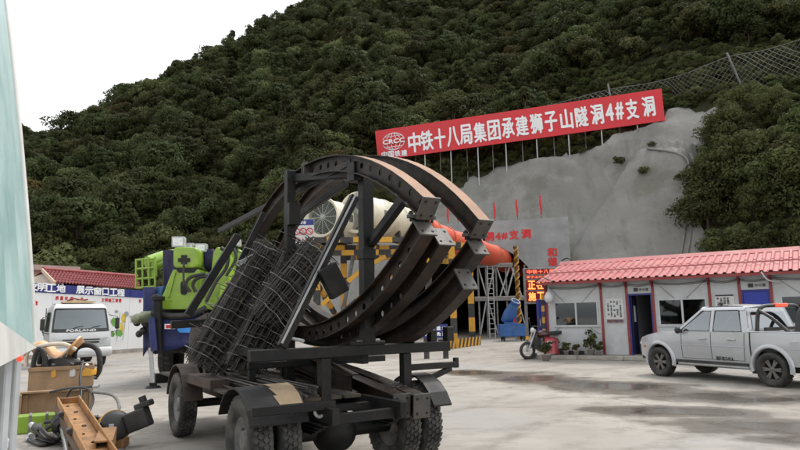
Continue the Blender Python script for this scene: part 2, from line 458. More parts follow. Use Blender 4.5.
# ================================================================== THE SETTING
# ------------------------------------------------------------------ yard
def ground_material():
    m = bpy.data.materials.new('worn yard concrete'); m.use_nodes = True
    N = m.node_tree.nodes; L = m.node_tree.links; b = N['Principled BSDF']
    tc = N.new('ShaderNodeTexCoord'); P = tc.outputs['Object']
    def nz(scale, detail=8, rough=.6, vec=P):
        n = N.new('ShaderNodeTexNoise'); n.inputs['Scale'].default_value = scale; n.inputs['Detail'].default_value = detail
        n.inputs['Roughness'].default_value = rough; L.new(vec, n.inputs['Vector']); return n.outputs['Fac']
    def ramp(x, a, b_, ca=(0, 0, 0), cb=(1, 1, 1)):
        r = N.new('ShaderNodeValToRGB'); e = r.color_ramp.elements
        e[0].position = a; e[1].position = b_; e[0].color = (*ca, 1); e[1].color = (*cb, 1); L.new(x, r.inputs[0]); return r.outputs[0]
    def mix(f, a, c, mode='MIX'):
        x = N.new('ShaderNodeMixRGB'); x.blend_type = mode
        for i, s in ((0, f), (1, a), (2, c)):
            if isinstance(s, (int, float)): x.inputs[i].default_value = s if i == 0 else (s, s, s, 1)
            elif isinstance(s, tuple): x.inputs[i].default_value = (*s, 1)
            else: L.new(s, x.inputs[i])
        return x.outputs[0]
    def ma(op, a, c):
        x = N.new('ShaderNodeMath'); x.operation = op
        for i, s in ((0, a), (1, c)):
            if isinstance(s, (int, float)): x.inputs[i].default_value = s
            else: L.new(s, x.inputs[i])
        return x.outputs[0]
    col = ramp(nz(.33, 10), .35, .66, (.255, .23, .20), (.36, .335, .30))
    col = mix(ramp(nz(1.6, 9, .7), .52, .70), col, (.19, .17, .15))
    col = mix(ramp(nz(.14, 4), .50, .60), col, mix(.6, col, (.27, .265, .255)))
    mp = N.new('ShaderNodeMapping'); mp.inputs['Scale'].default_value = (.5, 2.2, 1); mp.inputs['Rotation'].default_value = (0, 0, .95); L.new(P, mp.inputs[0])
    col = mix(ma('MULTIPLY', ramp(nz(1.0, 6, .6, mp.outputs[0]), .55, .72), .5), col, (.14, .125, .105))
    gv = ma('MULTIPLY', ramp(nz(26, 4, .75), .60, .72), .35); col = mix(gv, col, (.12, .11, .095))
    col = mix(ma('MULTIPLY', ramp(nz(70, 2, .6), .64, .70), .5), col, (.45, .43, .40))
    for rot_, off_ in ((.62, 3.0), (1.02, .5)):            # tyre tracks
        mp = N.new('ShaderNodeMapping'); mp.inputs['Rotation'].default_value = (0, 0, rot_); mp.inputs['Location'].default_value = (off_, 0, 0); L.new(P, mp.inputs[0])
        wv_ = N.new('ShaderNodeTexWave'); wv_.wave_type = 'BANDS'; wv_.bands_direction = 'X'; wv_.inputs['Scale'].default_value = .165; wv_.inputs['Distortion'].default_value = 1.6; wv_.inputs['Detail'].default_value = 3; wv_.inputs['Detail Scale'].default_value = .6
        L.new(mp.outputs[0], wv_.inputs['Vector'])
        tk = ma('MULTIPLY', ramp(wv_.outputs['Fac'], .88, .99), ramp(nz(2.4, 7, .7), .42, .62)); col = mix(ma('MULTIPLY', tk, .42), col, (.15, .135, .115))
    # cracks
    wv = N.new('ShaderNodeVectorMath'); wv.operation = 'ADD'
    nn = N.new('ShaderNodeTexNoise'); nn.inputs['Scale'].default_value = .9; nn.inputs['Detail'].default_value = 5; L.new(P, nn.inputs['Vector'])
    L.new(P, wv.inputs[0]); L.new(nn.outputs['Color'], wv.inputs[1])
    vo = N.new('ShaderNodeTexVoronoi'); vo.feature = 'DISTANCE_TO_EDGE'; vo.inputs['Scale'].default_value = .24; L.new(wv.outputs[0], vo.inputs['Vector'])
    crack = ramp(vo.outputs['Distance'], .0015, .0055, (1, 1, 1), (0, 0, 0))
    crack = ma('MULTIPLY', crack, ramp(nz(.3, 3), .45, .6))
    col = mix(crack, col, (.09, .08, .07))
    # wet streak left by hosing water
    wet = None
    for (cx, cy, a, c_, rot) in ((2.2, 18.0, 2.2, 1.0, -.4), (3.4, 16.0, 2.2, 1.5, -.9), (4.7, 14.0, 2.3, 1.5, -.75), (5.9, 12.2, 2.0, 1.3, -.6), (7.6, 11.6, 2.6, .8, -.2), (4.4, 10.6, 1.9, .8, -.35), (5.0, 9.2, 1.9, 1.0, -.3), (5.6, 8.0, 1.6, .7, -.25)):
        mp = N.new('ShaderNodeMapping'); mp.vector_type = 'TEXTURE'
        mp.inputs['Location'].default_value = (cx, cy, 0); mp.inputs['Rotation'].default_value = (0, 0, rot); mp.inputs['Scale'].default_value = (a, c_, 1)
        L.new(P, mp.inputs[0])
        ln = N.new('ShaderNodeVectorMath'); ln.operation = 'LENGTH'; L.new(mp.outputs[0], ln.inputs[0])
        wet = ln.outputs['Value'] if wet is None else ma('MINIMUM', wet, ln.outputs['Value'])
    wet = ma('ADD', wet, ma('MULTIPLY', ma('SUBTRACT', nz(.8, 9, .65), .5), 1.9))
    wetm = ramp(wet, .70, 1.02, (1, 1, 1), (0, 0, 0))
    pud = ramp(wet, .34, .60, (1, 1, 1), (0, 0, 0))
    col = mix(ma('MULTIPLY', wetm, .85), col, mix(1.0, col, (.22, .20, .17), 'MULTIPLY'))
    L.new(col, b.inputs['Base Color'])
    rough = mix(wetm, .88, .42); rough = mix(pud, rough, .16)
    L.new(rough, b.inputs['Roughness'])
    b.inputs['Specular IOR Level'].default_value = .35
    bp = N.new('ShaderNodeBump'); bp.inputs['Strength'].default_value = .35; bp.inputs['Distance'].default_value = .02
    h = ma('ADD', nz(9, 8, .7), ma('MULTIPLY', nz(55, 3), .35)); h = ma('SUBTRACT', h, crack)
    h = ma('MULTIPLY', h, ma('SUBTRACT', 1.0, pud))
    L.new(h, bp.inputs['Height']); L.new(bp.outputs[0], b.inputs['Normal'])
    return m
g = MB(); g.quad((-500, -60, 0), (500, -60, 0), (500, 900, 0), (-500, 900, 0))
tag(g.build('ground', ground_material(), recalc=False), 'pale worn concrete yard with a wet streak', None, None, 'structure')

# ------------------------------------------------------------------ hillside
def n2(x, y, s, seed=0.0):
    return np.array([noise.noise((a * s + seed, b * s - seed, seed * 1.7)) for a, b in zip(np.ravel(x), np.ravel(y))]).reshape(np.shape(x))
def sstep(a, b, x):
    t = np.clip((x - a) / (b - a), 0, 1); return t * t * (3 - 2 * t)
def foot(x):
    return np.interp(x, [-200, -120, -60, -20, -10, -4, 2, 8, 14, 19, 22, 25, 34, 60], [52, 48, 46, 45, 45.5, 46.5, 46.5, 45, 41.5, 38, 34, 26, 21, 17])
def base_h(x, y):
    x = np.asarray(x, float); y = np.asarray(y, float)
    t = np.maximum(y - foot(x), 0)
    w = sstep(-13, -7, x) * (1 - sstep(20, 25, x))
    s1 = .78 + (1.30 - .78) * w
    h1 = 15.8
    z = np.where(s1 * t < h1, s1 * t, h1 + .75 * (t - h1 / s1))
    crest = np.interp(x, [-260, -150, -110, -78, -62, -50, -40, -30, -24, 0, 20, 60, 120, 200], [1, 2, 3, 7, 14.5, 26, 43, 64, 81, 104, 114, 124, 134, 144])
    k = 7.0
    zz = -k * np.log(np.exp(-np.minimum(z, 300) / k) + np.exp(-crest / k))
    zz = np.where(t > 0, np.maximum(zz, 0), 0)
    far = 122 * np.exp(-(((x + 245) / 100) ** 2 + ((y - 330) / 90) ** 2))
    return np.where(t > 0, np.maximum(zz, far), 0.0), t
def hill(x, y):
    z, t = base_h(x, y)
    amp = sstep(16, 45, t)
    return z + amp * (n2(x, y, 1 / 22., 3.1) * 3.2 + n2(x, y, 1 / 9., 8.3) * 1.0)
def hit_hill(px, py, y0=30.0, y1=120.0):
    ys = np.linspace(y0, y1, 900); d = ray(px, py)
    P = np.array([CAM_P + d * (y / d.y) for y in ys])
    h = base_h(P[:, 0], P[:, 1])[0]
    i = int(np.argmax(h > P[:, 2]))
    return Vector(P[i])
# tunnel corridor (the mouth is cut out of the hillside)
PA = at_y(392, 226, 46.6); PB = at_y(568, 218, 43.2)          # top edge of the portal wall
pdir = V(PB.x - PA.x, PB.y - PA.y, 0).normalized(); pback = V(-pdir.y, pdir.x, 0)
P0 = V(PA.x, PA.y, 0); PLEN = (V(PB.x, PB.y, 0) - P0).length; PTOP = (PA.z + PB.z) / 2
TC_PX = 462                                                     # axis of the tunnel in the photo
tcx = (on_plane(TC_PX, 320, P0, pback) - P0).dot(pdir)
THALF, TSPRING = 4.9, 3.0
SHOT = [(278, 306), (292, 268), (345, 246), (400, 214), (440, 190), (470, 175), (520, 158), (552, 153), (585, 149), (612, 132), (640, 120), (668, 110), (724, 106), (716, 138), (698, 165), (703, 200), (714, 335), (640, 338), (500, 338), (380, 338), (276, 336)]

def terrain():
    xs = np.concatenate([np.arange(-300, -40, 4.0), np.arange(-40, 45, 1.6), np.arange(45, 190, 4.0)])
    ys = np.concatenate([np.arange(15, 75, 1.5), np.arange(75, 190, 3.0), np.arange(190, 460, 7.0)])
    X, Y = np.meshgrid(xs, ys); Z = hill(X, Y)
    Z = np.where(base_h(X, Y)[1] <= 0, -.6, Z)
    nx = len(xs); vs = np.stack([X, Y, Z], -1).reshape(-1, 3)
    fs = []
    for j in range(len(ys) - 1):
        for i in range(nx - 1):
            q = (j * nx + i, j * nx + i + 1, (j + 1) * nx + i + 1, (j + 1) * nx + i)
            c = vs[list(q)].mean(0)
            s = (Vector(c) - P0).dot(pdir); b_ = (Vector(c) - P0).dot(pback)
            if abs(s - tcx) < THALF + 1.2 and b_ > -4 and c[2] < PTOP - .8: continue
            if max(vs[k][2] for k in q) <= -.5: continue
            fs.append(q)
    mb = MB(); mb.add([tuple(p) for p in vs], fs, 0, True)
    soil = mat('leaf litter soil', (0.030, 0.028, 0.016), .95, 0, .5, 1.2, .9, 5, dirt=(.028, .036, .015), damt=.6, dscale=.8, spec=.1)
    tag(mb.build('hillside', soil, recalc=False), 'steep wooded hillside behind the yard', None, None, 'structure')
terrain()

# sprayed concrete face round the portal
shot_m = bpy.data.materials.new('sprayed concrete')
def shot_material(m):
    m.use_nodes = True; N = m.node_tree.nodes; L = m.node_tree.links; b = N['Principled BSDF']
    tc = N.new('ShaderNodeTexCoord'); P = tc.outputs['Object']
    def nz(sc, d=8, r=.6, st=None):
        n = N.new('ShaderNodeTexNoise'); n.inputs['Scale'].default_value = sc; n.inputs['Detail'].default_value = d; n.inputs['Roughness'].default_value = r
        if st:
            mp = N.new('ShaderNodeMapping'); mp.inputs['Scale'].default_value = st; L.new(P, mp.inputs[0]); L.new(mp.outputs[0], n.inputs['Vector'])
        else: L.new(P, n.inputs['Vector'])
        return n.outputs['Fac']
    def ramp(x, a, c, ca, cb):
        r = N.new('ShaderNodeValToRGB'); e = r.color_ramp.elements; e[0].position = a; e[1].position = c; e[0].color = (*ca, 1); e[1].color = (*cb, 1); L.new(x, r.inputs[0]); return r.outputs[0]
    def mix(f, a, c):
        x = N.new('ShaderNodeMixRGB'); L.new(f, x.inputs[0]); L.new(a, x.inputs[1])
        x.inputs[2].default_value = (*c, 1); return x.outputs[0]
    col = ramp(nz(.35), .3, .7, (.175, .173, .162), (.245, .242, .228))
    col = mix(ramp(nz(1.0, 6, .6, (1.3, .5, .28)), .52, .7, (0, 0, 0), (.45, .45, .45)), col, (.105, .103, .095))
    col = mix(ramp(nz(.6, 9, .7), .55, .68, (0, 0, 0), (.6, .6, .6)), col, (.29, .285, .27))
    col = mix(ramp(nz(.25, 5, .6), .56, .66, (0, 0, 0), (.5, .5, .5)), col, (.11, .103, .075))
    L.new(col, b.inputs['Base Color']); b.inputs['Roughness'].default_value = .92; b.inputs['Specular IOR Level'].default_value = .2
    bp = N.new('ShaderNodeBump'); bp.inputs['Strength'].default_value = .9; bp.inputs['Distance'].default_value = .08
    L.new(nz(2.6, 12, .75), bp.inputs['Height']); L.new(bp.outputs[0], b.inputs['Normal'])
shot_material(shot_m)
_a = at_y(378, 160.5, 58.5); _b = at_y(665, 120.5, 48.8); bd0 = np.array([_b.x - _a.x, _b.y - _a.y]); bd0 /= np.linalg.norm(bd0); bn0 = np.array([-bd0[1], bd0[0]]); BAx0 = (_a.x, _a.y)
def shot_h(x, y):
    """height of the concrete skin, with its mound, the slab on the right and the hollow beside the portal"""
    z = base_h(x, y)[0] + .55 + n2(x, y, 1 / 5., 5.0) * .35 + n2(x, y, 1 / 1.6, 2.0) * .07
    p = project(np.stack([x, y, z], -1)); px, py = p[0], p[1]
    edge = 640 - (py - 165) * .62                              # the slab's left border, running down to the portal
    side = (px - edge)
    lower = sstep(160, 178, py)
    z = z + lower * (2.3 * sstep(-3, 7, side) * (1 - .8 * sstep(50, 100, side)) + 1.7 * sstep(34, 75, -side) * (1 - sstep(90, 150, -side)))
    led = 150 + np.interp(px, [400, 520, 600, 655, 690, 720], [44, 10, 4, -1, 4, 10])
    z = z + .9 * np.exp(-((py - led) / 5.) ** 2) * sstep(560, 620, px)
    sb = (x - BAx0[0]) * bn0[0] + (y - BAx0[1]) * bn0[1]; sl = (x - BAx0[0]) * bd0[0] + (y - BAx0[1]) * bd0[1]
    lim = _a.z + (_b.z - _a.z) * np.clip(sl / 24.6, 0, 1.1) - .35 + .02 * sb         # the concrete stays below the banner's foot
    return np.where((sb > -5) & (sb < 1.5) & (sl < 25.5), np.minimum(z, np.maximum(lim, base_h(x, y)[0] + .08)), z)
def shotcrete():
    xs = np.arange(-12, 27, .4); ys = np.arange(34, 66, .33)
    X, Y = np.meshgrid(xs, ys); Zb = base_h(X, Y)[0]
    pr = project(np.stack([X, Y, Zb + .3], -1))
    inside = in_poly(pr[0] + n2(X, Y, .5, 1.) * 9, pr[1] + n2(X, Y, .5, 4.) * 7, SHOT) & (Zb > .05)
    Z = shot_h(X, Y)
    keep = inside.copy()
    er = inside.copy()
    er[1:-1, 1:-1] = inside[1:-1, 1:-1] & inside[:-2, 1:-1] & inside[2:, 1:-1] & inside[1:-1, :-2] & inside[1:-1, 2:]
    Z = np.where(er, Z, Zb - .5)
    grow = inside.copy(); grow[1:-1, 1:-1] |= inside[:-2, 1:-1] | inside[2:, 1:-1] | inside[1:-1, :-2] | inside[1:-1, 2:]
    nx = len(xs); vs = np.stack([X, Y, Z], -1).reshape(-1, 3); G = grow.reshape(-1); fs = []
    for j in range(len(ys) - 1):
        for i in range(nx - 1):
            q = (j * nx + i, j * nx + i + 1, (j + 1) * nx + i + 1, (j + 1) * nx + i)
            if not all(G[k] for k in q): continue
            c = vs[list(q)].mean(0); s = (Vector(c) - P0).dot(pdir); b_ = (Vector(c) - P0).dot(pback)
            if abs(s - tcx) < THALF + 1.0 and b_ > -4 and c[2] < PTOP - .9: continue
            if b_ < .6 and -0.5 < s < PLEN + .3 and c[2] < PTOP: continue
            fs.append(q)
    used = sorted({k for f in fs for k in f}); mp = {k: i for i, k in enumerate(used)}
    mb = MB(); mb.add([tuple(vs[k]) for k in used], [tuple(mp[k] for k in f) for f in fs], 0, True)
    tag(mb.build('sprayed_concrete_slope', shot_m, recalc=False), 'grey sprayed concrete slope above the tunnel mouth', None, None, 'structure')
shotcrete()
def shot_pt(px, py, lift=0.0):
    """the point of the concrete slope seen at a photo pixel"""
    d = ray(px, py); ys = np.linspace(38, 68, 700)
    P = np.array([CAM_P + d * (y / d.y) for y in ys]); h = shot_h(P[:, 0], P[:, 1]); i = int(np.argmax(h > P[:, 2]))
    return Vector(P[i]) + V(0, 0, lift)

# ------------------------------------------------------------------ trees
def leaf_cloud(rs, centers, radii, per, size, squash=.8):
    """leaf-sized faces spread over the shells of many small clumps"""
    vs = []; fs = []
    for c, r in zip(centers, radii):
        k = int(per * (r / np.mean(radii)) ** 1.6) + 4
        d = rs.normal(size=(k, 3)); d[:, 2] = d[:, 2] * .9 + .25; d /= np.linalg.norm(d, axis=1)[:, None]
        rad = r * (.62 + .42 * rs.rand(k))
        p = c + d * rad[:, None] * np.array([1, 1, squash])
        nrm = d + rs.normal(size=(k, 3)) * .28; nrm /= np.linalg.norm(nrm, axis=1)[:, None]
        a = np.cross(nrm, rs.normal(size=(k, 3))); a /= np.linalg.norm(a, axis=1)[:, None]; b = np.cross(nrm, a)
        s = size * (.6 + .8 * rs.rand(k))[:, None]
        q = np.stack([p - a * s, p + b * s * .55, p + a * s, p - b * s * .55], 1).reshape(-1, 3)
        n0 = len(vs); vs.extend(q.tolist()); fs.extend([(n0 + 4 * i, n0 + 4 * i + 1, n0 + 4 * i + 2, n0 + 4 * i + 3) for i in range(k)])
    return vs, fs
def crown_mesh(name, seed, R, Ht, z0, ncl, per, size, m, shape='round'):
    rs = np.random.RandomState(seed); C = []; rr = []
    for i in range(ncl):
        h = rs.rand() ** .8
        if shape == 'round': env = math.sin(math.pi * min(1, .18 + .82 * h) ** .9) ** .6 if h < 1 else 0
        elif shape == 'cone': env = (1 - h) ** .8 + .08
        else: env = .55 + .45 * math.sin(math.pi * h)
        env = max(env, .12)
        t = rs.rand() * 6.283; q = R * env * (.35 + .65 * rs.rand() ** .5) * (.8 + .4 * math.sin(2 * t + seed))
        C.append((q * math.cos(t), q * math.sin(t), z0 + h * Ht)); rr.append(R * (.20 + .20 * rs.rand()) * (.6 + .4 * env))
    vs, fs = leaf_cloud(rs, np.array(C), np.array(rr), per, size)
    mb = MB(); mb.add(vs, fs); me = mb.mesh(name, m)
    return me, C
def trunk_mesh(name, seed, C, r, Ht):
    rs = random.Random(seed); mb = MB()
    pts = [V(0, 0, -.6), V(rs.uniform(-.1, .1), rs.uniform(-.1, .1), Ht * .35), V(rs.uniform(-.2, .2), rs.uniform(-.2, .2), Ht * .75)]
    mb.tube(smooth_path(pts, 3), [r * (1 - .1 * i) for i in range(7)], 6)
    for c in C[::3]:
        c = Vector(c); b = V(0, 0, Ht * .15 + c.z * .35)
        mb.tube([b, b.lerp(c, .5) + V(0, 0, .1), c], [r * .45, r * .3, r * .12], 4, cap=False)
    return mb.mesh(name, bark)
KINDS = []
spec = [  # seed, radius, crown height, crown base, clumps, leaves per clump, leaf size, material, shape
    (1, 1.7, 2.6, .5, 44, 80, .105, leaf_dk, 'round'), (2, 2.0, 2.4, .4, 48, 80, .11, leaf_md, 'round'),
    (3, 1.5, 3.2, .5, 44, 80, .10, leaf_dk, 'tall'), (4, 1.8, 2.0, .3, 44, 78, .105, leaf_lt, 'round'),
    (5, 1.35, 4.2, .7, 44, 76, .10, leaf_dk, 'cone'), (6, 1.6, 2.2, .4, 40, 76, .10, leaf_br, 'round'),
    (7, 2.2, 3.2, .7, 54, 84, .115, leaf_dk, 'round'), (8, 1.5, 1.8, .2, 40, 76, .10, leaf_md, 'round'),
    (9, 1.7, 1.9, .1, 60, 110, .075, leaf_sh, 'round'), (10, 1.5, 2.6, .1, 60, 110, .07, leaf_md, 'tall')]
for k, (sd_, R_, Ht_, z0_, nc_, per_, sz_, m_, sh_) in enumerate(spec):
    cm, C_ = crown_mesh('crown', sd_, R_, Ht_, z0_, nc_, per_, sz_, m_, sh_)
    KINDS.append((cm, trunk_mesh('trunk', sd_, C_, .09, z0_ + Ht_)))
PW = np.array([.20, .18, .13, .12, .07, .022, .16, .118, 0, 0]); PW /= PW.sum()

def plant_forest():
    rs = np.random.RandomState(11); pts = []
    for (y0, y1, step) in ((18, 75, 1.75), (75, 120, 2.1), (120, 200, 2.7), (200, 430, 5.0)):
        ys = np.arange(y0, y1, step)
        for y in ys:
            xs = np.arange(-.72 * y - 6, .72 * y + 6, step)
            for x in xs: pts.append((x + rs.uniform(-.5, .5) * step, y + rs.uniform(-.5, .5) * step))
    P = np.array(pts); z, t = base_h(P[:, 0], P[:, 1])
    ok = t > .8; P = P[ok]; t = t[ok]
    Z = hill(P[:, 0], P[:, 1]); W = np.column_stack([P, Z])
    pr = project(W + np.array([0, 0, .3]))
    s = (W[:, 0] - P0.x) * pdir.x + (W[:, 1] - P0.y) * pdir.y; b_ = (W[:, 0] - P0.x) * pback.x + (W[:, 1] - P0.y) * pback.y
    mouth = (s > -2.5) & (s < PLEN + 2.5) & (b_ < 9)
    shot = in_poly(pr[0], pr[1], SHOT) & (W[:, 1] < 64)
    # the strip of the hill in front of the net and under the banner is kept low
    ok = (~mouth) & (~shot) & (pr[0] > -60) & (pr[0] < 860) & (pr[1] > -70) & (pr[1] < 330)
    W = W[ok]; pr = [a[ok] for a in pr]; t = t[ok]
    # drop what stands behind the crest (the camera can not see it)
    D = np.hypot(W[:, 0], W[:, 1]); keep = np.ones(len(W), bool)
    for i in range(len(W)):
        ts = np.linspace(.45, .97, 14); Q = W[i, :2][None, :] * ts[:, None]
        hz = base_h(Q[:, 0], Q[:, 1])[0]
        line = EYE + (W[i, 2] + 4.5 - EYE) * ts
        if (hz > line + .6).any(): keep[i] = False
    W = W[keep]; pr = [a[keep] for a in pr]; D = D[keep]; t = t[keep]
    n = len(W); kind = rs.choice(len(spec), n, p=PW); scl = rs.uniform(.72, 1.35, n) * np.where(D > 150, 1.35, 1.0) * np.where(t < 5, .85, 1)
    rot = rs.uniform(0, 6.283, n)
    far = (W[:, 1] < 40) & (W[:, 0] > 10); sel = rs.rand(n); near = D < 56; kind[near] = np.where(sel[near] < .55, 8, 9); kind[far & (sel > .9)] = 7
    # bigger stands break the even canopy
    g_ = n2(W[:, 0], W[:, 1], 1 / 14., 6.); scl *= 1 + .35 * g_
    px, py = pr[0], pr[1]
    # the low scrub between banner posts and below the net
    low = in_poly(px, py, [(560, 110), (680, 70), (760, 55), (760, 112), (668, 122), (560, 150)]) & (W[:, 1] < 66)
    scl[low] *= .55
    sb = (W[:, 0] - BAx0[0]) * bn0[0] + (W[:, 1] - BAx0[1]) * bn0[1]; sl = (W[:, 0] - BAx0[0]) * bd0[0] + (W[:, 1] - BAx0[1]) * bd0[1]
    inb = (sl > -1.5) & (sl < 27) & (sb < 2.2) & (sb > -22)
    ban_poly = in_poly(px, py, [(360, 60), (680, 20), (680, 152), (520, 168), (440, 200), (360, 215)])
    gone = inb & ban_poly
    netd = W[:, 1] < np.interp(px, [455, 545, 612, 690, 728, 800], [62.5, 61.5, 60, 56.5, 54.5, 50.5]) + 1.5
    scl[netd & (px > 540) & (py < 118) & (py > 40)] *= .45
    scl[gone] *= .25; scl[gone & ((px > 560) | ((sb < .4) & (sb > -4.5)))] = .01
    keep = scl > .05
    W = W[keep]; px = px[keep]; py = py[keep]; D = D[keep]; scl = scl[keep]; kind = kind[keep]; rot = rot[keep]; n = len(W)
    size = scl / D
    vis = (px > 0) & (px < 800) & (py > 0) & (py < 330)
    order = np.argsort(-np.where(vis, size, 0)); single = order[:280]; mask = np.zeros(n, bool); mask[single] = True
    names = {0: 'dark evergreen', 1: 'olive green', 2: 'tall dark', 3: 'pale green', 4: 'pointed dark', 5: 'russet', 6: 'broad dark', 7: 'low olive', 8: 'small-leaved green', 9: 'upright olive'}
    for i in single:
        k = kind[i]
        zone = ('on the bank behind the red-roofed office' if px[i] > 690 else 'beside the sprayed concrete slope' if px[i] > 560 else
                'on the slope behind the steel arches' if px[i] > 280 else 'above the painted board wall' if px[i] > 140 else 'at the hill foot behind the white truck')
        hgt = 'low on the hill' if py[i] > 200 else 'part way up the hill' if py[i] > 110 else 'high beside the wire net'
        nm = 'shrub' if spec[k][2] < 2.3 else 'hillside_tree'
        o = thing(nm, f"{names[k]} {'bush' if nm == 'shrub' else 'tree'} {zone}, {hgt}", 'bush' if nm == 'shrub' else 'tree', tuple(W[i]), rot[i], f'{names[k]} trees {zone}')
        o.scale = (scl[i],) * 3
        for nm_, me in (('crown', KINDS[k][0]), ('trunk', KINDS[k][1])):
            c = bpy.data.objects.new(nm_, me); COL.objects.link(c); c.parent = o
    # the rest of the wood and its undergrowth: one mass
    rest = np.where(~mask)[0]
    gx, gy = np.meshgrid(np.arange(-30, 46, .6), np.arange(18, 68, .6)); ux = (gx + rs.uniform(-.4, .4, gx.shape)).ravel(); uy = (gy + rs.uniform(-.4, .4, gy.shape)).ravel()
    uz, ut = base_h(ux, uy); up = project(np.column_stack([ux, uy, uz + .3])); ss = (ux - P0.x) * pdir.x + (uy - P0.y) * pdir.y; ub = (ux - P0.x) * pback.x + (uy - P0.y) * pback.y
    uok = (ut > .3) & (ut < 32) & ~in_poly(up[0], up[1], SHOT) & ~((ss > -1.5) & (ss < PLEN + 1.5) & (ub < 8)) & (up[0] > -20) & (up[0] < 840)
    usb = (ux - BAx0[0]) * bn0[0] + (uy - BAx0[1]) * bn0[1]; ufr = (usb < .8) & in_poly(up[0], up[1], [(360, 60), (680, 20), (680, 152), (520, 168), (440, 200), (360, 215)]); uok &= ~(ufr & ((up[0] > 560) | ((usb > -2.2) & (usb < .3))))
    U = np.column_stack([ux, uy, hill(ux, uy) - .05])[uok]; un = len(U)
    W = np.vstack([W, U]); rest = np.concatenate([rest, np.arange(n, n + un)])
    kind = np.concatenate([kind, rs.choice([7, 8, 9, 3], un, p=[.35, .35, .2, .1])]); scl = np.concatenate([scl, rs.uniform(.18, .42, un) * np.where(ufr[uok], .6, 1)]); rot = np.concatenate([rot, rs.uniform(0, 6.28, un)])
    protos = bpy.data.collections.new('tree kinds')
    for k, (cm, tm) in enumerate(KINDS):
        o = bpy.data.objects.new('wood_%d' % k, cm); protos.objects.link(o)
    me = bpy.data.meshes.new('wooded hillside'); me.from_pydata([tuple(p) for p in W[rest]], [], [])
    for nm_, ty, arr in (('pick', 'INT', kind[rest]), ('scl', 'FLOAT', scl[rest]), ('rot', 'FLOAT', rot[rest])):
        a = me.attributes.new(nm_, ty, 'POINT'); a.data.foreach_set('value', np.ascontiguousarray(arr, dtype=np.int32 if ty == 'INT' else np.float32))
    o = bpy.data.objects.new('hillside_forest', me); COL.objects.link(o)
    tag(o, 'dense green wood covering the hillside', 'forest', None, 'stuff')
    ng = bpy.data.node_groups.new('wood', 'GeometryNodeTree')
    ng.interface.new_socket('Geometry', in_out='INPUT', socket_type='NodeSocketGeometry')
    ng.interface.new_socket('Geometry', in_out='OUTPUT', socket_type='NodeSocketGeometry')
    N = ng.nodes; L = ng.links
    gi = N.new('NodeGroupInput'); go = N.new('NodeGroupOutput'); mp = N.new('GeometryNodeMeshToPoints'); ip = N.new('GeometryNodeInstanceOnPoints')
    ci = N.new('GeometryNodeCollectionInfo'); ci.inputs['Collection'].default_value = protos
    ci.inputs['Separate Children'].default_value = True; ci.inputs['Reset Children'].default_value = True
    def attr(nm_, ty):
        a = N.new('GeometryNodeInputNamedAttribute'); a.data_type = ty; a.inputs['Name'].default_value = nm_; return a.outputs['Attribute']
    L.new(gi.outputs[0], mp.inputs['Mesh']); L.new(mp.outputs[0], ip.inputs['Points']); L.new(ci.outputs[0], ip.inputs['Instance'])
    ip.inputs['Pick Instance'].default_value = True
    L.new(attr('pick', 'INT'), ip.inputs['Instance Index'])
    cx = N.new('ShaderNodeCombineXYZ'); L.new(attr('rot', 'FLOAT'), cx.inputs['Z']); L.new(cx.outputs[0], ip.inputs['Rotation'])
    L.new(attr('scl', 'FLOAT'), ip.inputs['Scale']); L.new(ip.outputs[0], go.inputs[0])
    md = o.modifiers.new('wood', 'NODES'); md.node_group = ng
    print('trees', n, 'single', len(single))
plant_forest()
# tufts and weeds rooted in the sprayed concrete
for k, (px, py, sc, what) in enumerate(((620, 164, .42, 'dark weed clump on the sprayed concrete below the banner lettering'), (645, 174, .40, 'green tuft of fern on the slope, lower right of its neighbour'),
                                        (678, 178, .22, 'tiny weed beside the drain channel on the slope'), (583, 152, .26, 'small weed tuft at the foot of a banner post'), (652, 146, .26, 'little weed by the ledge under the banner end'))):
    p = shot_pt(px, py)
    o = thing('weed', what, 'plant', p - V(0, 0, .1), rnd.random() * 6)
    vs, fs = leaf_cloud(np.random.RandomState(90 + k), np.array([(0, 0, sc), (sc * .8, 0, sc * .8), (-sc * .7, .1, sc * .7), (.1, sc * .7, sc * 1.3)]), np.array([sc, sc * .8, sc * .8, sc * .6]), 60, sc * .22)
    mb = MB(); mb.add(vs, fs); mb.build('leaves', leaf_sh, o, recalc=False)
    mb = MB(); mb.tube([(0, 0, -.2), (.03, 0, sc)], sc * .07, 5); mb.build('stem', bark, o)

# ================================================================== TUNNEL FACE
THALF = 5.4
def pw(s, z, b=0.0):
    return P0 + pdir * s + pback * b + V(0, 0, z)
portal = thing('tunnel_portal', 'grey concrete tunnel portal wall with red lettering over a dark arched mouth', 'tunnel', P0)
TCROWN = 6.9
arch = [(tcx - THALF, 0), (tcx - THALF, TSPRING)] + [(tcx - THALF * math.cos(math.pi * i / 20), TSPRING + (TCROWN - TSPRING) * math.sin(math.pi * i / 20)) for i in range(1, 20)] + [(tcx + THALF, TSPRING), (tcx + THALF, 0)]
mb = MB(P0)
S0, S1 = -.4, PLEN
for b_ in (0.0, 1.0):
    mb.quad(pw(S0, 0, b_), pw(arch[0][0], 0, b_), pw(arch[0][0], PTOP, b_), pw(S0, PTOP, b_))
    mb.quad(pw(arch[-1][0], 0, b_), pw(S1, 0, b_), pw(S1, PTOP, b_), pw(arch[-1][0], PTOP, b_))
    for (a, c) in zip(arch[1:-1], arch[2:-1]):
        mb.quad(pw(a[0], a[1], b_), pw(c[0], c[1], b_), pw(c[0], PTOP, b_), pw(a[0], PTOP, b_))
mb.quad(pw(S0, PTOP, 0), pw(S1, PTOP, 0), pw(S1, PTOP, 1), pw(S0, PTOP, 1))
mb.quad(pw(S1, 0, 0), pw(S1, 0, 1), pw(S1, PTOP, 1), pw(S1, PTOP, 0))
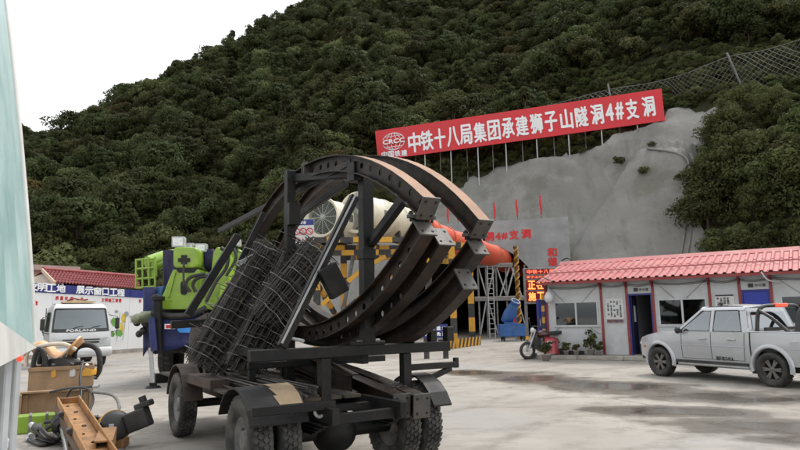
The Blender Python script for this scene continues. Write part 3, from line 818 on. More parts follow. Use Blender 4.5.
mb.quad(pw(S0, 0, 0), pw(S0, 0, 1), pw(S0, PTOP, 1), pw(S0, PTOP, 0))
portal_wall = mb.build('wall', conc, portal)
mb = MB(P0)
for (a, c) in zip(arch, arch[1:]):
    mb.quad(pw(a[0], a[1], 0.02), pw(c[0], c[1], 0.02), pw(c[0], c[1], 45), pw(a[0], a[1], 45))
mb.add([pw(a[0], a[1], 45) for a in arch], [tuple(range(len(arch)))])
mb.build('tunnel_lining', mat('dark lining concrete', (0.10, 0.10, 0.10), .9, 0, .3, .6, .3, 6), portal)  # lining is a darker grey than the portal wall
mb = MB(P0)
def pp(px, py, b_=0.0):
    return on_plane(px, py, P0, pback)
PW_ = V(0, 0, 1)
for ch, px, py, w, h in [(c, 441 + 12 * i, 240.8 - .85 * i, .62, .62) for i, c in enumerate('狮子山隧')] + [('洞', 489.4, 236.7, .62, .62), ('4', 498, 236.2, .36, .5), ('#', 504.5, 236, .40, .46), ('支', 514, 234.7, .62, .62), ('洞', 526, 233.8, .62, .62), ]:
    text(mb, ch, pp(px, py), pdir, PW_, w, h, .03, .012)
mb.build('lettering', print_red, portal, recalc=False)
for ch, px, py in (('和', 552, 252.3), ('谐', 552.4, 261.6)):
    mb = MB(P0); text(mb, ch, pp(px, py), pdir, PW_, .60, .58, .03, .012); mb.build('motto_character', print_red, portal, recalc=False)
# furled red flags along the top of the portal
for k, (px, y0, y1) in enumerate(((448, 206, 226), (458, 212, 226), (495, 202, 221), (517.5, 199, 220), (541.5, 195, 218))):
    b_ = pp(px, y1); t_ = on_plane(px - .6, y0, P0, pback)
    where = ['far left, above the orange duct', 'second from the left, above the orange duct', 'left of the three above the red letters', 'middle of the three above the red letters', 'rightmost, nearest the end of the portal'][k]
    fl = thing('furled_flag', f'furled red flag on the portal top, {where}', 'flag', (b_.x, b_.y, PTOP), 0, 'red flags on the portal top')
    q = MB(fl.location); base = V(b_.x, b_.y, PTOP) + pback * .15; top = base + V(-.05, 0, max(1.1, t_.z - PTOP))
    q.cyl(base - V(0, 0, .02), top, .022, n=6); q.build('pole', red_paint, fl)
    q = MB(fl.location); pts = [base.lerp(top, i / 6) + V(.018 * math.sin(i * 1.7 + k), -.03, 0) for i in range(1, 7)]
    q.tube(smooth_path(pts, 3), [.03 + .04 * math.sin(math.pi * min(1, (i + 1) / 17)) + .008 * (i % 3) for i in range(16)], 7); q.build('cloth', print_red, fl)

# ------------------------------------------------------------------ banner
BAx = at_y(378, 160.5, 58.5); BBx = at_y(665, 120.5, 48.8)
bd = V(BBx.x - BAx.x, BBx.y - BAx.y, 0).normalized(); bn = V(-bd.y, bd.x, 0)      # bn points back into the hill
BO = V(BAx.x, BAx.y, 0)
def bp_(px, py): return on_plane(px, py, BO, bn)
c4 = [bp_(375, 131), bp_(378, 160.5), bp_(665, 120.5), bp_(661.5, 88.5)]
ban = thing('banner', 'long red banner board with white characters above the tunnel', 'banner', c4[1])
mb = MB(ban.location); mb.add([p for p in c4] + [p + bn * .12 for p in c4], [(0, 1, 2, 3), (7, 6, 5, 4), (0, 4, 5, 1), (1, 5, 6, 2), (2, 6, 7, 3), (3, 7, 4, 0)])
mb.build('board', banner_red, ban)
bup = ((c4[0] - c4[1]).normalized() + (c4[3] - c4[2]).normalized()).normalized()
brt = ((c4[2] - c4[1]).normalized() + (c4[3] - c4[0]).normalized()).normalized()
mb = MB(ban.location)
CH = '中铁十八局集团承建狮子山隧洞4#支洞'
CX = [414.5, 427, 440, 453, 466, 480, 494, 508, 522, 536.5, 551, 566.5, 581.5, 597, 609.5, 619.5, 632, 648.5]
for ch, px in zip(CH, CX):
    py = 142.5 + (px - 414) * (106.5 - 142.5) / (648.5 - 414)
    k = .092 * (1 - (px - 414) / 234. * .10)
    hpx = 19.5
    h = (bp_(px, py - hpx / 2) - bp_(px, py + hpx / 2)).length; w = (bp_(px + 5.8, py) - bp_(px - 5.8, py)).length
    kw = {'4': .62, '#': .62, '十': .9, '八': 1.0}.get(ch, 1.0)
    text(mb, ch, bp_(px, py), brt, bup, w * kw, h * (.86 if ch in '4#' else 1), .045, .02)
# emblem: a meridian globe with letters across it, and the small line of characters below
gc = bp_(393.5, 141.5); gw = (bp_(404.5, 140) - bp_(382.5, 143)).length / 2; gh = (bp_(393.5, 133) - bp_(393.5, 150)).length / 2
fr = -bn * .015
def ell(a, b_, arc=(0, 2 * math.pi), n=28):
    return [gc + brt * (a * math.cos(arc[0] + (arc[1] - arc[0]) * i / n)) + bup * (b_ * math.sin(arc[0] + (arc[1] - arc[0]) * i / n)) + fr for i in range(n + 1)]
for a in (1.0, .62, .22):
    mb.tube(ell(gw * a, gh), .035, 4)
for yy in (-.62, .62):
    q = math.sqrt(1 - yy * yy); mb.tube([gc + brt * (-gw * q) + bup * gh * yy + fr, gc + brt * (gw * q) + bup * gh * yy + fr], .035, 4)
fr2 = -bn * .075
mb.add([gc + brt * gw * x + bup * gh * y + fr2 for x, y in ((-1.02, -.3), (1.1, -.22), (1.12, .34), (-.98, .30))], [(0, 1, 2, 3)], 1)
text(mb, 'CRCC', gc + fr2 + brt * gw * .06, brt, bup, gw * 1.95, gh * .50, .03, .02)
for i, ch in enumerate('中国铁建'):
    px = 384.5 + i * 6.6; text(mb, ch, bp_(px, 154.6 - i * .55), brt, bup, .56, .56, .025, .02)
mb.build('lettering', [print_w, banner_red], ban, recalc=False)
for k, px in enumerate((400, 412, 424, 437, 450, 464, 477, 490, 505, 520, 536, 552, 568, 584, 601, 619, 637, 655)):
    py = 160.5 + (px - 378) * (120.5 - 160.5) / (665 - 378)
    top = bp_(px, py - 2) + bn * (.22 if k % 2 == 0 else .9)
    gz = max(float(base_h(np.array([top.x]), np.array([top.y]))[0][0]), 0)
    zb = min(gz - .3, top.z - 1.0)
    mb = MB(ban.location); mb.cyl((top.x, top.y, zb), (top.x, top.y, top.z + (.1 if k % 2 == 0 else 1.2)), .055 if k % 2 == 0 else .04, n=8); mb.build('post', galv if k % 2 == 0 else grey_steel, ban)

# ------------------------------------------------------------------ rockfall net
npx = [(545, 107, 120), (580, 97, 112), (612, 89, 104), (645, 84, 104), (665, 79.5, 108), (690, 72, 108), (728, 57, 97), (765, 50, 90), (805, 38, 82)]
nb_ = [hit_hill(a, c) if a > 670 else at_y(a, c, float(np.interp(a, [378, 665], [58.5, 51.0])) + 2.2) for a, b_, c in npx]
ntop = smooth_path([at_y(a, b_, p.y) for (a, b_, c), p in zip(npx, nb_)], 8)
net = thing('rockfall_net', 'sagging wire rockfall net strung along the slope behind the banner', 'net', ntop[0] - V(0, 0, 3))
NHS = [max(1.5, t.z - q.z) for t, q in zip(smooth_path([at_y(a, b_, p.y) for (a, b_, c), p in zip(npx, nb_)], 8), smooth_path(nb_, 8))]
acc = [0.0]
for a, b_ in zip(ntop, ntop[1:]): acc.append(acc[-1] + (b_ - a).length)
def on_net(s, h):
    s = min(max(s, 0), acc[-1] - 1e-3); i = int(np.searchsorted(acc, s, side='right')) - 1
    p = ntop[i].lerp(ntop[i + 1], (s - acc[i]) / (acc[i + 1] - acc[i]))
    return p + V(.12 * math.sin(s * .9) * h * (3.2 - h) * .4, -.10 * h * (3.2 - h) * .5 - .12 * h, -h)
mb = MB(net.location); NH = 3.0; st = .46
k = -8
while k * st < acc[-1] + 4:
    for sg in (1, -1):
        pts = []
        for j in range(8):
            h = NH * j / 7; s = k * st + sg * (h - NH / 2)
            if 0 < s < acc[-1]: pts.append(on_net(s, h))
        if len(pts) > 2: mb.tube(pts, .017, 3, cap=False)
    k += 1
mb.build('wire_mesh', grey_steel, net)
mb = MB(net.location); mb.tube([on_net(s, 0) for s in np.linspace(0, acc[-1], 60)], .03, 4); mb.build('top_cable', grey_steel, net)
mb = MB(net.location); mb.tube([on_net(s, NH) for s in np.linspace(0, acc[-1], 60)], .03, 4); mb.build('bottom_cable', grey_steel, net)
for (a, b_, i) in (((727, 54), (747, 93), 6), ((608, 85), (613, 106), 2)):
    Yn = nb_[i].y; mb = MB(net.location); mb.cyl(at_y(b_[0], b_[1], Yn - .4) - V(0, 0, .6), at_y(a[0], a[1], Yn) + V(0, 0, .1), .085, n=8); mb.build('post', grey_steel, net)

# ------------------------------------------------------------------ drain channel on the slope
dpx = [(648, 147), (662, 148.5), (676, 151), (688, 156), (693, 168), (694, 185), (692, 205), (689, 228), (684, 258)]
dr = thing('drain_channel', 'narrow concrete drain channel curving down the right of the slope', 'drain', shot_pt(*dpx[0]))
for sx in (-3.4, 3.0):
    pts = [shot_pt(a + sx * min(1, max(.15, (b_ - 147) / 12)), b_ + (-sx * .7 if b_ < 160 else 0), .06) for a, b_ in (dpx if sx < 0 else dpx[3:])]
    mb = MB(dr.location); mb.tube(smooth_path(pts, 4), .085, 6); mb.build('edge_kerb', shot_m, dr)

# ------------------------------------------------------------------ fans on their striped gantry, and the duct
def striped(mb, p0, p1, w, seg=.55, start=0, round_=False):
    p0 = Vector(p0); p1 = Vector(p1); L = (p1 - p0).length; n = max(1, round(L / seg))
    for i in range(n):
        a = p0.lerp(p1, i / n); b_ = p0.lerp(p1, (i + 1) / n)
        if round_: mb.cyl(a, b_, w / 2, n=8, cap=(i in (0, n - 1)), mi=(i + start) % 2)
        else: mb.beam(a, b_, w, w, mi=(i + start) % 2)
STR = [yellow_s, black_s]
F1 = at_y(321, 217, 29.0); F2 = at_y(357, 212.5, 29.6); TE = at_y(506, 262, 47.0)
fdir = V(TE.x - F2.x, TE.y - F2.y, 0).normalized()
def fan(center, label, rad):
    f = thing('axial_fan', label, 'fan', center - V(0, 0, rad), 0, 'tunnel ventilation fans'); o = f.location
    mb = MB(o)
    mb.lathe([(rad * .86, .35), (rad * .84, .18), (rad * .90, .05), (rad * 1.02, -.06), (rad * 1.06, -.05), (rad * 1.04, .06), (rad * .97, .25), (rad * .95, .45), (rad * .95, 2.0), (rad * 1.0, 2.01), (rad * 1.0, 2.08), (rad * .95, 2.09), (rad * .95, 3.4), (rad * 1.0, 3.41), (rad * 1.0, 3.48), (rad * .95, 3.49), (rad * .90, 4.6), (rad * .72, 5.6), (rad * .70, 6.4)], center, fdir, 40)
    mb.build('casing', cream, f)
    mb = MB(o); mb.lathe([(rad * .86, .36), (rad * .3, .9), (.001, .9)], center, fdir, 30); mb.build('intake', dark_in, f)
    mb = MB(o); a = fdir.orthogonal().normalized(); b_ = fdir.cross(a); c = center + fdir * .12
    for i in range(12):
        e = a * math.cos(i * math.pi / 6 + .2) + b_ * math.sin(i * math.pi / 6 + .2); mb.cyl(c, c + e * rad * .86, .016, n=4)
    for r_ in [rad * .86 * i / 13 for i in range(2, 14)]: mb.ring(c, fdir, r_, .011, 32, 4)
    mb.lathe([(.001, -.05), (.16, -.04), (.17, .05)], c, fdir, 16)
    mb.build('grille', grille_m, f)
    sdv = V(fdir.y, -fdir.x, 0)
    for t in (.8, 2.9):
        mb = MB(o); cc = center + fdir * t
        for q in (-1, 1):
            mb = MB(o); mb.beam(cc + sdv * q * rad * .55 - V(0, 0, rad * .7), cc + sdv * q * rad * .62 - V(0, 0, rad * 1.02), .14, .3); mb.build('cradle', black_s, f)
    mb = MB(o); cc = center + fdir * 1.2 - sdv * (-rad * .93); mb.box(cc, (.30, .05, .34), Matrix.Rotation(math.atan2(fdir.y, fdir.x), 3, 'Z')); mb.build('nameplate', grey_steel, f)
    return f
fan(F1, 'cream axial fan, the left of the pair, grille fully in view', .93)
fan(F2, 'cream axial fan, the right of the pair, partly behind the black post', .95)
# gantry
GZ = F1.z - 1.0
def gcol(px, Y, z=0): return V(*at_y(px, 300, Y).xy, z)
G = thing('fan_gantry', 'yellow and black striped steel gantry carrying the cream fans', 'gantry', gcol(316, 29.5))
cols = [gcol(317, 29.8), gcol(344, 32.5), gcol(404, 29.5), gcol(429, 30.0), gcol(453, 31.0), gcol(471, 33.5)]
for i, c in enumerate(cols):
    mb = MB(G.location); striped(mb, c, c + V(0, 0, GZ - .2), .30, .72, i); mb.build('column', STR, G)
for i, (a, b_, z) in enumerate(((gcol(300, 28.6), gcol(432, 29.4), GZ - .12), (gcol(322, 32.0), gcol(476, 33.5), GZ - .12), (gcol(300, 28.6), gcol(322, 32.0), GZ - .12), (gcol(432, 29.4), gcol(476, 33.5), GZ - .12), (gcol(356, 28.9), gcol(378, 32.3), GZ - .12), (gcol(395, 29.2), gcol(424, 33), GZ - .12), (gcol(317, 29.8), gcol(429, 30), GZ - .62), (gcol(344, 32.5), gcol(471, 33.5), GZ - .62), (gcol(429, 30), gcol(471, 33.5), GZ - 1.0))):
    mb = MB(G.location); striped(mb, a + V(0, 0, z), b_ + V(0, 0, z), .24, .6, i); mb.build('deck_beam', STR, G)
for i, (a, za, b_, zb, bow) in enumerate(((gcol(322, 29.8), 2.2, gcol(425, 30), GZ - .3, .55), (gcol(344, 32.4), 1.9, gcol(452, 31), GZ - .5, .5), (gcol(429, 30), 1.6, gcol(471, 33.4), GZ - .4, .0), (gcol(317, 29.9), 3.2, gcol(344, 32.4), 1.0, 0))):
    pts = [(a + V(0, 0, za)).lerp(b_ + V(0, 0, zb), k / 8) + V(0, 0, bow * math.sin(math.pi * k / 8)) for k in range(9)]
    mb = MB(G.location)
    for k in range(8): mb.beam(pts[k], pts[k + 1], .2, .2, mi=(k + i) % 2)
    mb.build('brace', STR, G)
for a, b_ in (((354, 31), (335, 31.5)), ((375, 30.5), (362, 31.5))):
    mb = MB(G.location); mb.cyl(gcol(a[0], a[1], GZ - .6), gcol(b_[0], b_[1], 0), .10, n=8); mb.build('strut', grey_steel, G)
mb = MB(G.location)
mb.b2(gcol(318, 29.4, GZ + .03), gcol(325, 31.0, GZ + .06)); mb.build('deck_plate', grey_steel, G)
# striped kerb block at the gantry's right foot
k0 = at_z(448, 349.5); k1 = at_z(481, 345.0); kd = (k1 - k0).normalized(); kl = (k1 - k0).length; kn = V(-kd.y, kd.x, 0)
kb = thing('striped_kerb', 'low kerb block with slanted yellow and black stripes under the gantry', 'kerb', k0)
mb = MB(k0); mb.prism([(0, 0), (kl, 0), (kl, .46), (0, .46)], k0, kd, V(0, 0, 1), kn * .5); mb.build('block', black_s, kb, .015)
n_ = 9
for i in range(n_):
    s = kl * (i + .1) / n_; mb = MB(k0); d_ = kl / n_ * .5
    mb.prism([(s, .012), (s + d_, .012), (min(kl - .01, s + d_ + .2), .448), (min(kl - .02, s + .2), .448)], k0 - kn * .006, kd, V(0, 0, 1), kn * .004); mb.build('stripe', yellow_s, kb)
# duct
dpts = smooth_path([F2 + fdir * 6.2, F2 + fdir * 9 + V(0, 0, -.35), at_y(492, 256, 42.5), TE + fdir * .5, TE + fdir * 10 + V(0, 0, -.2)], 9)
du = thing('ventilation_duct', 'orange red flexible ventilation duct running from the fans into the tunnel', 'duct', (dpts[0].x, dpts[0].y, dpts[0].z - .8))
mb = MB(du.location); mb.tube(dpts, [.74 + .035 * math.cos(i * 2.1) for i in range(len(dpts))], 18); mb.build('hose', duct_m, du)
for i in range(2, len(dpts) - 4, 4):
    mb = MB(du.location); mb.ring(dpts[i], (dpts[i + 1] - dpts[i]), .775, .03, 24, 5); mb.build('hoop', duct_m, du)
# boards on the gantry
def board(name, label, cat, px0, py0, px1, py1, Y, parts, m, dz=0.03):
    a = at_y(px0, py1, Y); b_ = at_y(px1, py0, Y); t = thing(name, label, cat, ((a.x + b_.x) / 2, Y, a.z))
    mb = MB(t.location); mb.b2((a.x, Y, a.z), (b_.x, Y + dz, b_.z)); mb.build('panel', m, t)
    for nm, fn, mm in parts:
        mb = MB(t.location); fn(mb, a, b_); mb.build(nm, mm, t, recalc=False)
    return t
X_, Z_ = V(1, 0, 0), V(0, 0, 1)
def safe(mb, a, b_):
    w = b_.x - a.x; h = b_.z - a.z
    for i in range(3):
        c = V(a.x + w * (.2 + .3 * i), a.y - .012, a.z + h * .50); mb.ring(c, (0, 1, 0), h * .13, .02, 16, 4); mb.cyl(c + V(-.09, 0, .09), c + V(.09, 0, -.09), .015, n=4)
    for i in range(5): text(mb, '禁止入内烟'[i], V(a.x + w * (.14 + .18 * i), a.y, a.z + h * .17), X_, Z_, w * .13, h * .16, .006, .006)
def hdr(mb, a, b_):
    w = b_.x - a.x; h = b_.z - a.z; mb.b2((a.x + .01, a.y - .012, a.z + h * .76), (b_.x - .01, a.y - .004, b_.z - .01))
def hdr_t(mb, a, b_):
    w = b_.x - a.x; h = b_.z - a.z; text(mb, '安全', V(a.x + w * .5, a.y - .014, a.z + h * .87), X_, Z_, w * .3, h * .13, .005, .004)
sb_ = board('safety_sign', 'white safety board with red prohibition rings and blue header on the gantry', 'sign', 292, 219, 314, 244, 28.2, [('symbols', safe, print_red), ('header', hdr, blue_board), ('header_text', hdr_t, print_w)], white_p)
mb = MB(sb_.location)
for x in (-.35, .35): mb.cyl(sb_.location + V(x, .06, -.5), sb_.location + V(x, .06, .6), .03, n=6)
mb.build('hanger', grey_steel, sb_)
def bl_t(mb, a, b_):
    w = b_.x - a.x; h = b_.z - a.z
    for r, s in enumerate(('施工重地', '闲人免进')): chars(mb, s, V(a.x + w * .15, a.y, a.z + h * (.7 - .42 * r)), V(a.x + w * .85, a.y, a.z + h * (.7 - .42 * r)), Z_, w * .17, h * .26, .008, .006)
nb = board('notice_board', 'blue notice board with white characters on black legs beside the gantry', 'sign', 424, 324, 447.5, 338, 24.0, [('lettering', bl_t, print_w)], blue_board)
for x in (-.36, .36):
    mb = MB(nb.location); mb.b2(nb.location + V(x - .1, .04, -nb.location.z), nb.location + V(x + .1, .2, .3)); mb.build('leg', black_s, nb)

# ------------------------------------------------------------------ scaffold trolley in the mouth
def sc(px, Y, z): return V(*at_y(px, 300, Y).xy, z)
T = thing('scaffold_tower', 'grey steel scaffold with plank decks standing in the tunnel mouth', 'scaffold', sc(500, 43, 0))
zt = at_y(500, 264, 42.5).z; zm = at_y(500, 297, 42.5).z
for Y in (42.2, 43.6):
    for px in (479, 487, 497, 507, 517, 526):
        mb = MB(T.location); mb.cyl(sc(px, Y, 0), sc(px, Y, zt if px < 520 or Y > 43 else zm), .06, n=6); mb.build('upright', grey_steel, T)
    for (a, za, b_, zb) in ((487, zm, 497, zt), (497, zt, 507, zm), (507, zm, 517, zt), (479, .2, 487, zm), (487, zm, 497, .2), (507, .2, 517, zm), (517, zm, 526, .3), (479, zt, 487, zm), (500, zm, 512, zt), (512, zt, 522, zm)):
        mb = MB(T.location); mb.cyl(sc(a, Y, za), sc(b_, Y, zb), .045, n=5); mb.build('brace', galv, T)
for z in (zt, zm):
    for Y in (42.3, 42.75, 43.2, 43.65):
        mb = MB(T.location); mb.beam(sc(475, Y, z), sc(530 if z < 4 else 514, Y, z), .40, .08); mb.build('plank', mat('grey plank', (0.33, 0.31, 0.28), .8, 0, .2, 4, dirt=(.2, .18, .15)), T)
    mb = MB(T.location); mb.beam(sc(475, 42.05, z - .15), sc(530 if z < 4 else 514, 42.05, z - .15), .08, .2); mb.build('edge_beam', grey_steel, T)
mb = MB(T.location)
for i in range(14):
    z = .3 + i * .33
    mb.cyl(sc(488.5, 42.0, z), sc(494, 42.0, z), .025, n=4)
for px in (488.5, 494): mb.cyl(sc(px, 42.0, 0), sc(px, 42.0, zt + .3), .035, n=5)
mb.build('ladder', galv, T)
mb = MB(T.location); mb.cyl(sc(514, 41.9, .9), sc(514, 41.9, 2.0), .14, n=10); mb.build('red_drum', print_red, T)
# twisted gold pole
tb = at_z(520, 339.5); tw = thing('twisted_pole', 'tall pole wound in a gold and dark spiral before the tunnel mouth', 'pole', tb)
ttop = at_y(519, 246, tb.y).z
mb = MB(tb); nst = 96; prof = []
for i in range(nst + 1):
    z = ttop * i / nst; a = i * .42
    prof.append([V(tb.x + .16 * math.cos(a + q), tb.y + .16 * math.sin(a + q), z) for q in (0, .9, math.pi, math.pi + .9)])
for i in range(nst):
    for j in range(4):
        mb.quad(prof[i][j], prof[i][(j + 1) % 4], prof[i + 1][(j + 1) % 4], prof[i + 1][j], 0 if j % 2 == 0 else 1)
mb.build('spiral', [mat('gold tinsel', (0.52, 0.28, 0.045), .4, .4, .3, 9), mat('dark gold', (0.16, 0.085, 0.02), .5, .3, .3, 9)], tw)
mb = MB(tb); mb.cyl(tb, tb + V(0, 0, ttop + .1), .06, n=8); mb.cyl(tb, tb + V(0, 0, .08), .28, n=14); mb.build('core', grey_steel, tw)

# ------------------------------------------------------------------ LED sign
LY = 29.0; la = at_y(525, 304, LY); lb = at_y(557, 267.5, LY)
led = thing('led_sign', 'red LED message board on a grey frame behind the office corner', 'sign', (la.x, LY, 0))
mb = MB(led.location); mb.b2((la.x, LY, la.z), (lb.x, LY + .18, lb.z)); mb.build('cabinet', grey_steel, led, .01)
scr = mat('lit red screen', (0.05, 0.0, 0.0), .4, emit=(.5, .006, .005), estr=.10)
lit = mat('lit amber characters', (0.1, .02, 0), .4, emit=(1.0, .22, .05), estr=1.5)
lit2 = mat('lit red characters', (0.1, .0, 0), .4, emit=(1.0, .13, .06), estr=1.1)
LW = lb.x - la.x; LH = lb.z - la.z
for (z0, z1) in ((.82, .965), (.70, .79), (.38, .67), (.06, .35)):
    mb = MB(led.location); mb.b2((la.x + LW * .05, LY - .012, la.z + LH * z0), (lb.x - LW * .04, LY - .001, la.z + LH * z1)); mb.build('screen_row', scr, led)
mb = MB(led.location)
chars(mb, '中铁十八局', V(la.x + LW * .17, LY - .012, la.z + LH * .893), V(la.x + LW * .83, LY - .012, la.z + LH * .893), Z_, LW * .14, LH * .105, .006, .006)
chars(mb, '狮子山隧洞支洞', V(la.x + LW * .13, LY - .012, la.z + LH * .745), V(la.x + LW * .87, LY - .012, la.z + LH * .745), Z_, LW * .09, LH * .062, .004, .006)
mb.build('small_text', lit2, led, recalc=False)
mb = MB(led.location)
for r, s in enumerate(('正在', '施工')):
    for i, ch in enumerate(s): text(mb, ch, V(la.x + LW * (.22 + .25 * i), LY - .012, la.z + LH * (.525 - .32 * r)), X_, Z_, LW * .21, LH * .23, .012, .006)
mb.build('large_text', lit, led, recalc=False)
mb = MB(led.location)
for r in (0, 1): mb.b2((la.x + LW * .66, LY - .024, la.z + LH * (.42 - .3 * r)), (la.x + LW * .80, LY - .014, la.z + LH * (.63 - .3 * r)))
mb.build('arrow_block', lit2, led)
for x in (la.x + .05, lb.x - .05):
    mb = MB(led.location); mb.b2((x - .06, LY + .02, 0), (x + .06, LY + .14, la.z)); mb.build('leg', grey_steel, led)

# ------------------------------------------------------------------ blue column, fog cannon
p = at_z(544.5, 352.5); bc = thing('blue_cabinet', 'tall narrow blue cabinet under the LED sign', 'cabinet', p)
mb = MB(p); hb = at_y(544, 299, p.y).z; mb.b2(p + V(-.17, 0, .03), p + V(.15, .35, hb)); mb.build('body', blue_board, bc, .02)
mb = MB(p); mb.b2(p + V(-.14, -.012, .2), p + V(.12, -.002, hb - .12)); mb.build('door', mat('deep blue door', (0.012, 0.02, 0.22), .5), bc)
mb = MB(p); mb.b2(p + V(-.13, -.04, hb * .5), p + V(-.10, -.012, hb * .62)); mb.build('handle', galv, bc)
cb = at_z(513.5, 341.0); fc = thing('fog_cannon', 'blue water mist cannon tilted up on a blue tank cart', 'fog cannon', cb)
u = F_PX / cb.y
mb = MB(cb); tz0 = .28; tz1 = .98; hw = 13 / u
mb.b2(cb + V(-hw, -.45, tz0), cb + V(hw, .75, tz1)); mb.build('tank', blue_paint, fc, .02)
mb = MB(cb)
for x in (-hw * .98, -.02, hw * .98): mb.b2(cb + V(x - .03, -.475, tz0 - .02), cb + V(x + .03, -.45, tz1 + .02))
mb.b2(cb + V(-hw - .02, -.47, tz1 - .06), cb + V(hw + .02, -.452, tz1 + .015)); mb.build('tank_rib', blue_paint, fc)
for x in (-hw * .75, hw * .75):
    for y in (-.3, .6):
        mb = MB(cb); mb.lathe([(.001, -.05), (.10, -.05), (.14, -.03), (.14, .03), (.10, .05), (.001, .05)], cb + V(x, y, .14), (1, 0, 0), 14); mb.b2(cb + V(x - .07, y - .03, .12), cb + V(x + .07, y + .03, tz0)); mb.build('caster', rubber_dk, fc)
cc = cb + V(-.12, .1, tz1 + .62); cd = V(.34, -.45, .80).normalized()
mb = MB(cb); mb.lathe([(.20, -.62), (.34, -.56), (.37, -.2), (.36, .1), (.26, .6), (.25, .78), (.285, .79), (.285, .90), (.23, .90), (.22, .3)], cc, cd, 26); mb.build('barrel', blue_paint, fc)
mb = MB(cb); mb.ring(cc + cd * .88, cd, .255, .03, 22, 6); mb.build('nozzle_ring', galv, fc)
mb = MB(cb); mb.lathe([(.001, -.35), (.20, -.5), (.001, -.62)], cc, cd, 16); mb.lathe([(.22, .3), (.001, .3)], cc, cd, 16); mb.build('motor', dark_in, fc)
for x in (-.36, .36):
    mb = MB(cb); mb.beam(cc + V(x, 0, 0), cb + V(-.12 + x * .9, .1, tz1), .06, .16, up=(0, 1, 0)); mb.build('yoke_arm', blue_paint, fc)
mb = MB(cb); mb.cyl(cb + V(-.12, .1, tz1), cb + V(-.12, .1, tz1 + .12), .38, n=20); mb.build('turntable', blue_paint, fc)

# ================================================================== SITE OFFICE
OB = at_z(549.5, 353.5, .15); OA = math.atan2(-.551, .834)
ox = V(math.cos(OA), math.sin(OA), 0); oy = V(-ox.y, ox.x, 0)
OFF = thing('site_office', 'long white panel site office with pale red corrugated roof', 'building', (OB.x, OB.y, 0), OA)
B0 = .15; WT = 2.72; OL = 10.4; OD = 4.6
def obox(name, lo, hi, m, parent=OFF, bevel=0.0):
    mb = MB(); mb.b2(lo, hi); return mb.build(name, m, parent, bevel)
# red posts at these places along the front
SP = [0.0, 2.0, 2.87, 3.73, 5.46, 6.32, 7.18, 9.0, 10.4]
opening = {0: ('window', .28, 1.86, 1.12, 2.0), 2: ('open', .0, 0, 0, 0), 3: ('window', .14, 1.62, 1.12, 2.0), 5: ('door', 0, 0, 0, 0), 6: ('window', .22, 1.6, 1.12, 2.0), 7: ('window', .2, 1.2, 1.12, 2.0)}
for i in range(len(SP) - 1):
    a, b_ = SP[i] + .03, SP[i + 1] - .03
    k = opening.get(i)
    if k is None:
        obox('wall_panel', (a, 0, B0), (b_, .07, WT), panel_w)
    elif k[0] == 'window':
        w0, w1, z0, z1 = SP[i] + k[1], min(SP[i] + k[2], b_ - .05), B0 + k[3] - .15, B0 + k[4] - .15
        obox('wall_panel', (a, 0, B0), (b_, .07, z0), panel_w); obox('wall_panel', (a, 0, z1), (b_, .07, WT), panel_w)
        obox('wall_panel', (a, .001, z0), (w0, .069, z1), panel_w); obox('wall_panel', (w1, .001, z0), (b_, .069, z1), panel_w)
        mb = MB(); t = .045
        mb.b2((w0, -.02, z0), (w1, .05, z0 + t)); mb.b2((w0, -.02, z1 - t), (w1, .05, z1)); mb.b2((w0, -.02, z0 + t), (w0 + t, .05, z1 - t)); mb.b2((w1 - t, -.02, z0 + t), (w1, .05, z1 - t))
        m_ = (w0 + w1) / 2; mb.b2((m_ - .03, -.015, z0 + t), (m_ + .03, .045, z1 - t))
        win = mb.build('window', panel_w, OFF)
        for (q0, q1, yy) in ((w0 + t, m_ - .03, .012), (m_ + .03, w1 - t, .024)):
            obox('pane', (q0, yy, z0 + t), (q1, yy + .008, z1 - t), glass_d, win)
        obox('sill', (w0 - .04, -.05, z0 - .03), (w1 + .04, -.003, z0 - .003), panel_w, win)
    else:
        obox('wall_panel', (a, 0, B0 + 2.06), (b_, .07, WT), panel_w)
        mb = MB(); mb.b2((a, -.025, B0), (a + .055, .09, B0 + 2.06)); mb.b2((b_ - .055, -.025, B0), (b_, .09, B0 + 2.06)); mb.b2((a + .055, -.025, B0 + 2.0), (b_ - .055, .09, B0 + 2.058))
        fr_ = mb.build('door_frame', blue_board, OFF)
        if k[0] == 'door':
            d = obox('door', (a + .06, .01, B0 + .02), (b_ - .06, .05, B0 + 1.995), mat('cobalt door', (0.015, 0.03, 0.30), .45, 0, .1, 3), OFF)
            obox('door_handle', (a + .12, -.03, B0 + .95), (a + .24, .008, B0 + .985), galv, d)
            obox('door_panel', (a + .15, .002, B0 + 1.1), (b_ - .15, .008, B0 + 1.85), mat('cobalt door', (0.015, 0.03, 0.30)), d)
        else:
            mb = MB(); mb.b2((a + .06, .10, B0 + .02), (a + .10, .78, B0 + 1.99)); d = mb.build('door', mat('door blue with painted shade', (.008, .01, .05), .6), OFF)  # open leaf's blue is darkened to stand in for the shade indoors
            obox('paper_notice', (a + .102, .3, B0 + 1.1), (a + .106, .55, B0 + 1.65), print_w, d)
        pl = obox('door_plaque', ((a + b_) / 2 - .18, -.03, B0 + 2.13), ((a + b_) / 2 - .04, -.003, B0 + 2.25), print_blk)
        mb = MB(); text(mb, '办公室', V((a + b_) / 2 + .15, -.002, B0 + 2.19), X_, Z_, .30, .09, .003, .004); mb.build('door_name', print_blk, OFF, recalc=False)
for s in SP:
    mb = MB(); mb.b2((s - .04, -.035, B0), (s + .04, .06, WT)); mb.build('post', red_paint, OFF)
for i, s in enumerate(SP):
    mb = MB(); mb.beam((s, -.01, WT - .30), (s, -.52, WT + .02), .04, .05); mb.build('eave_bracket', red_paint, OFF)
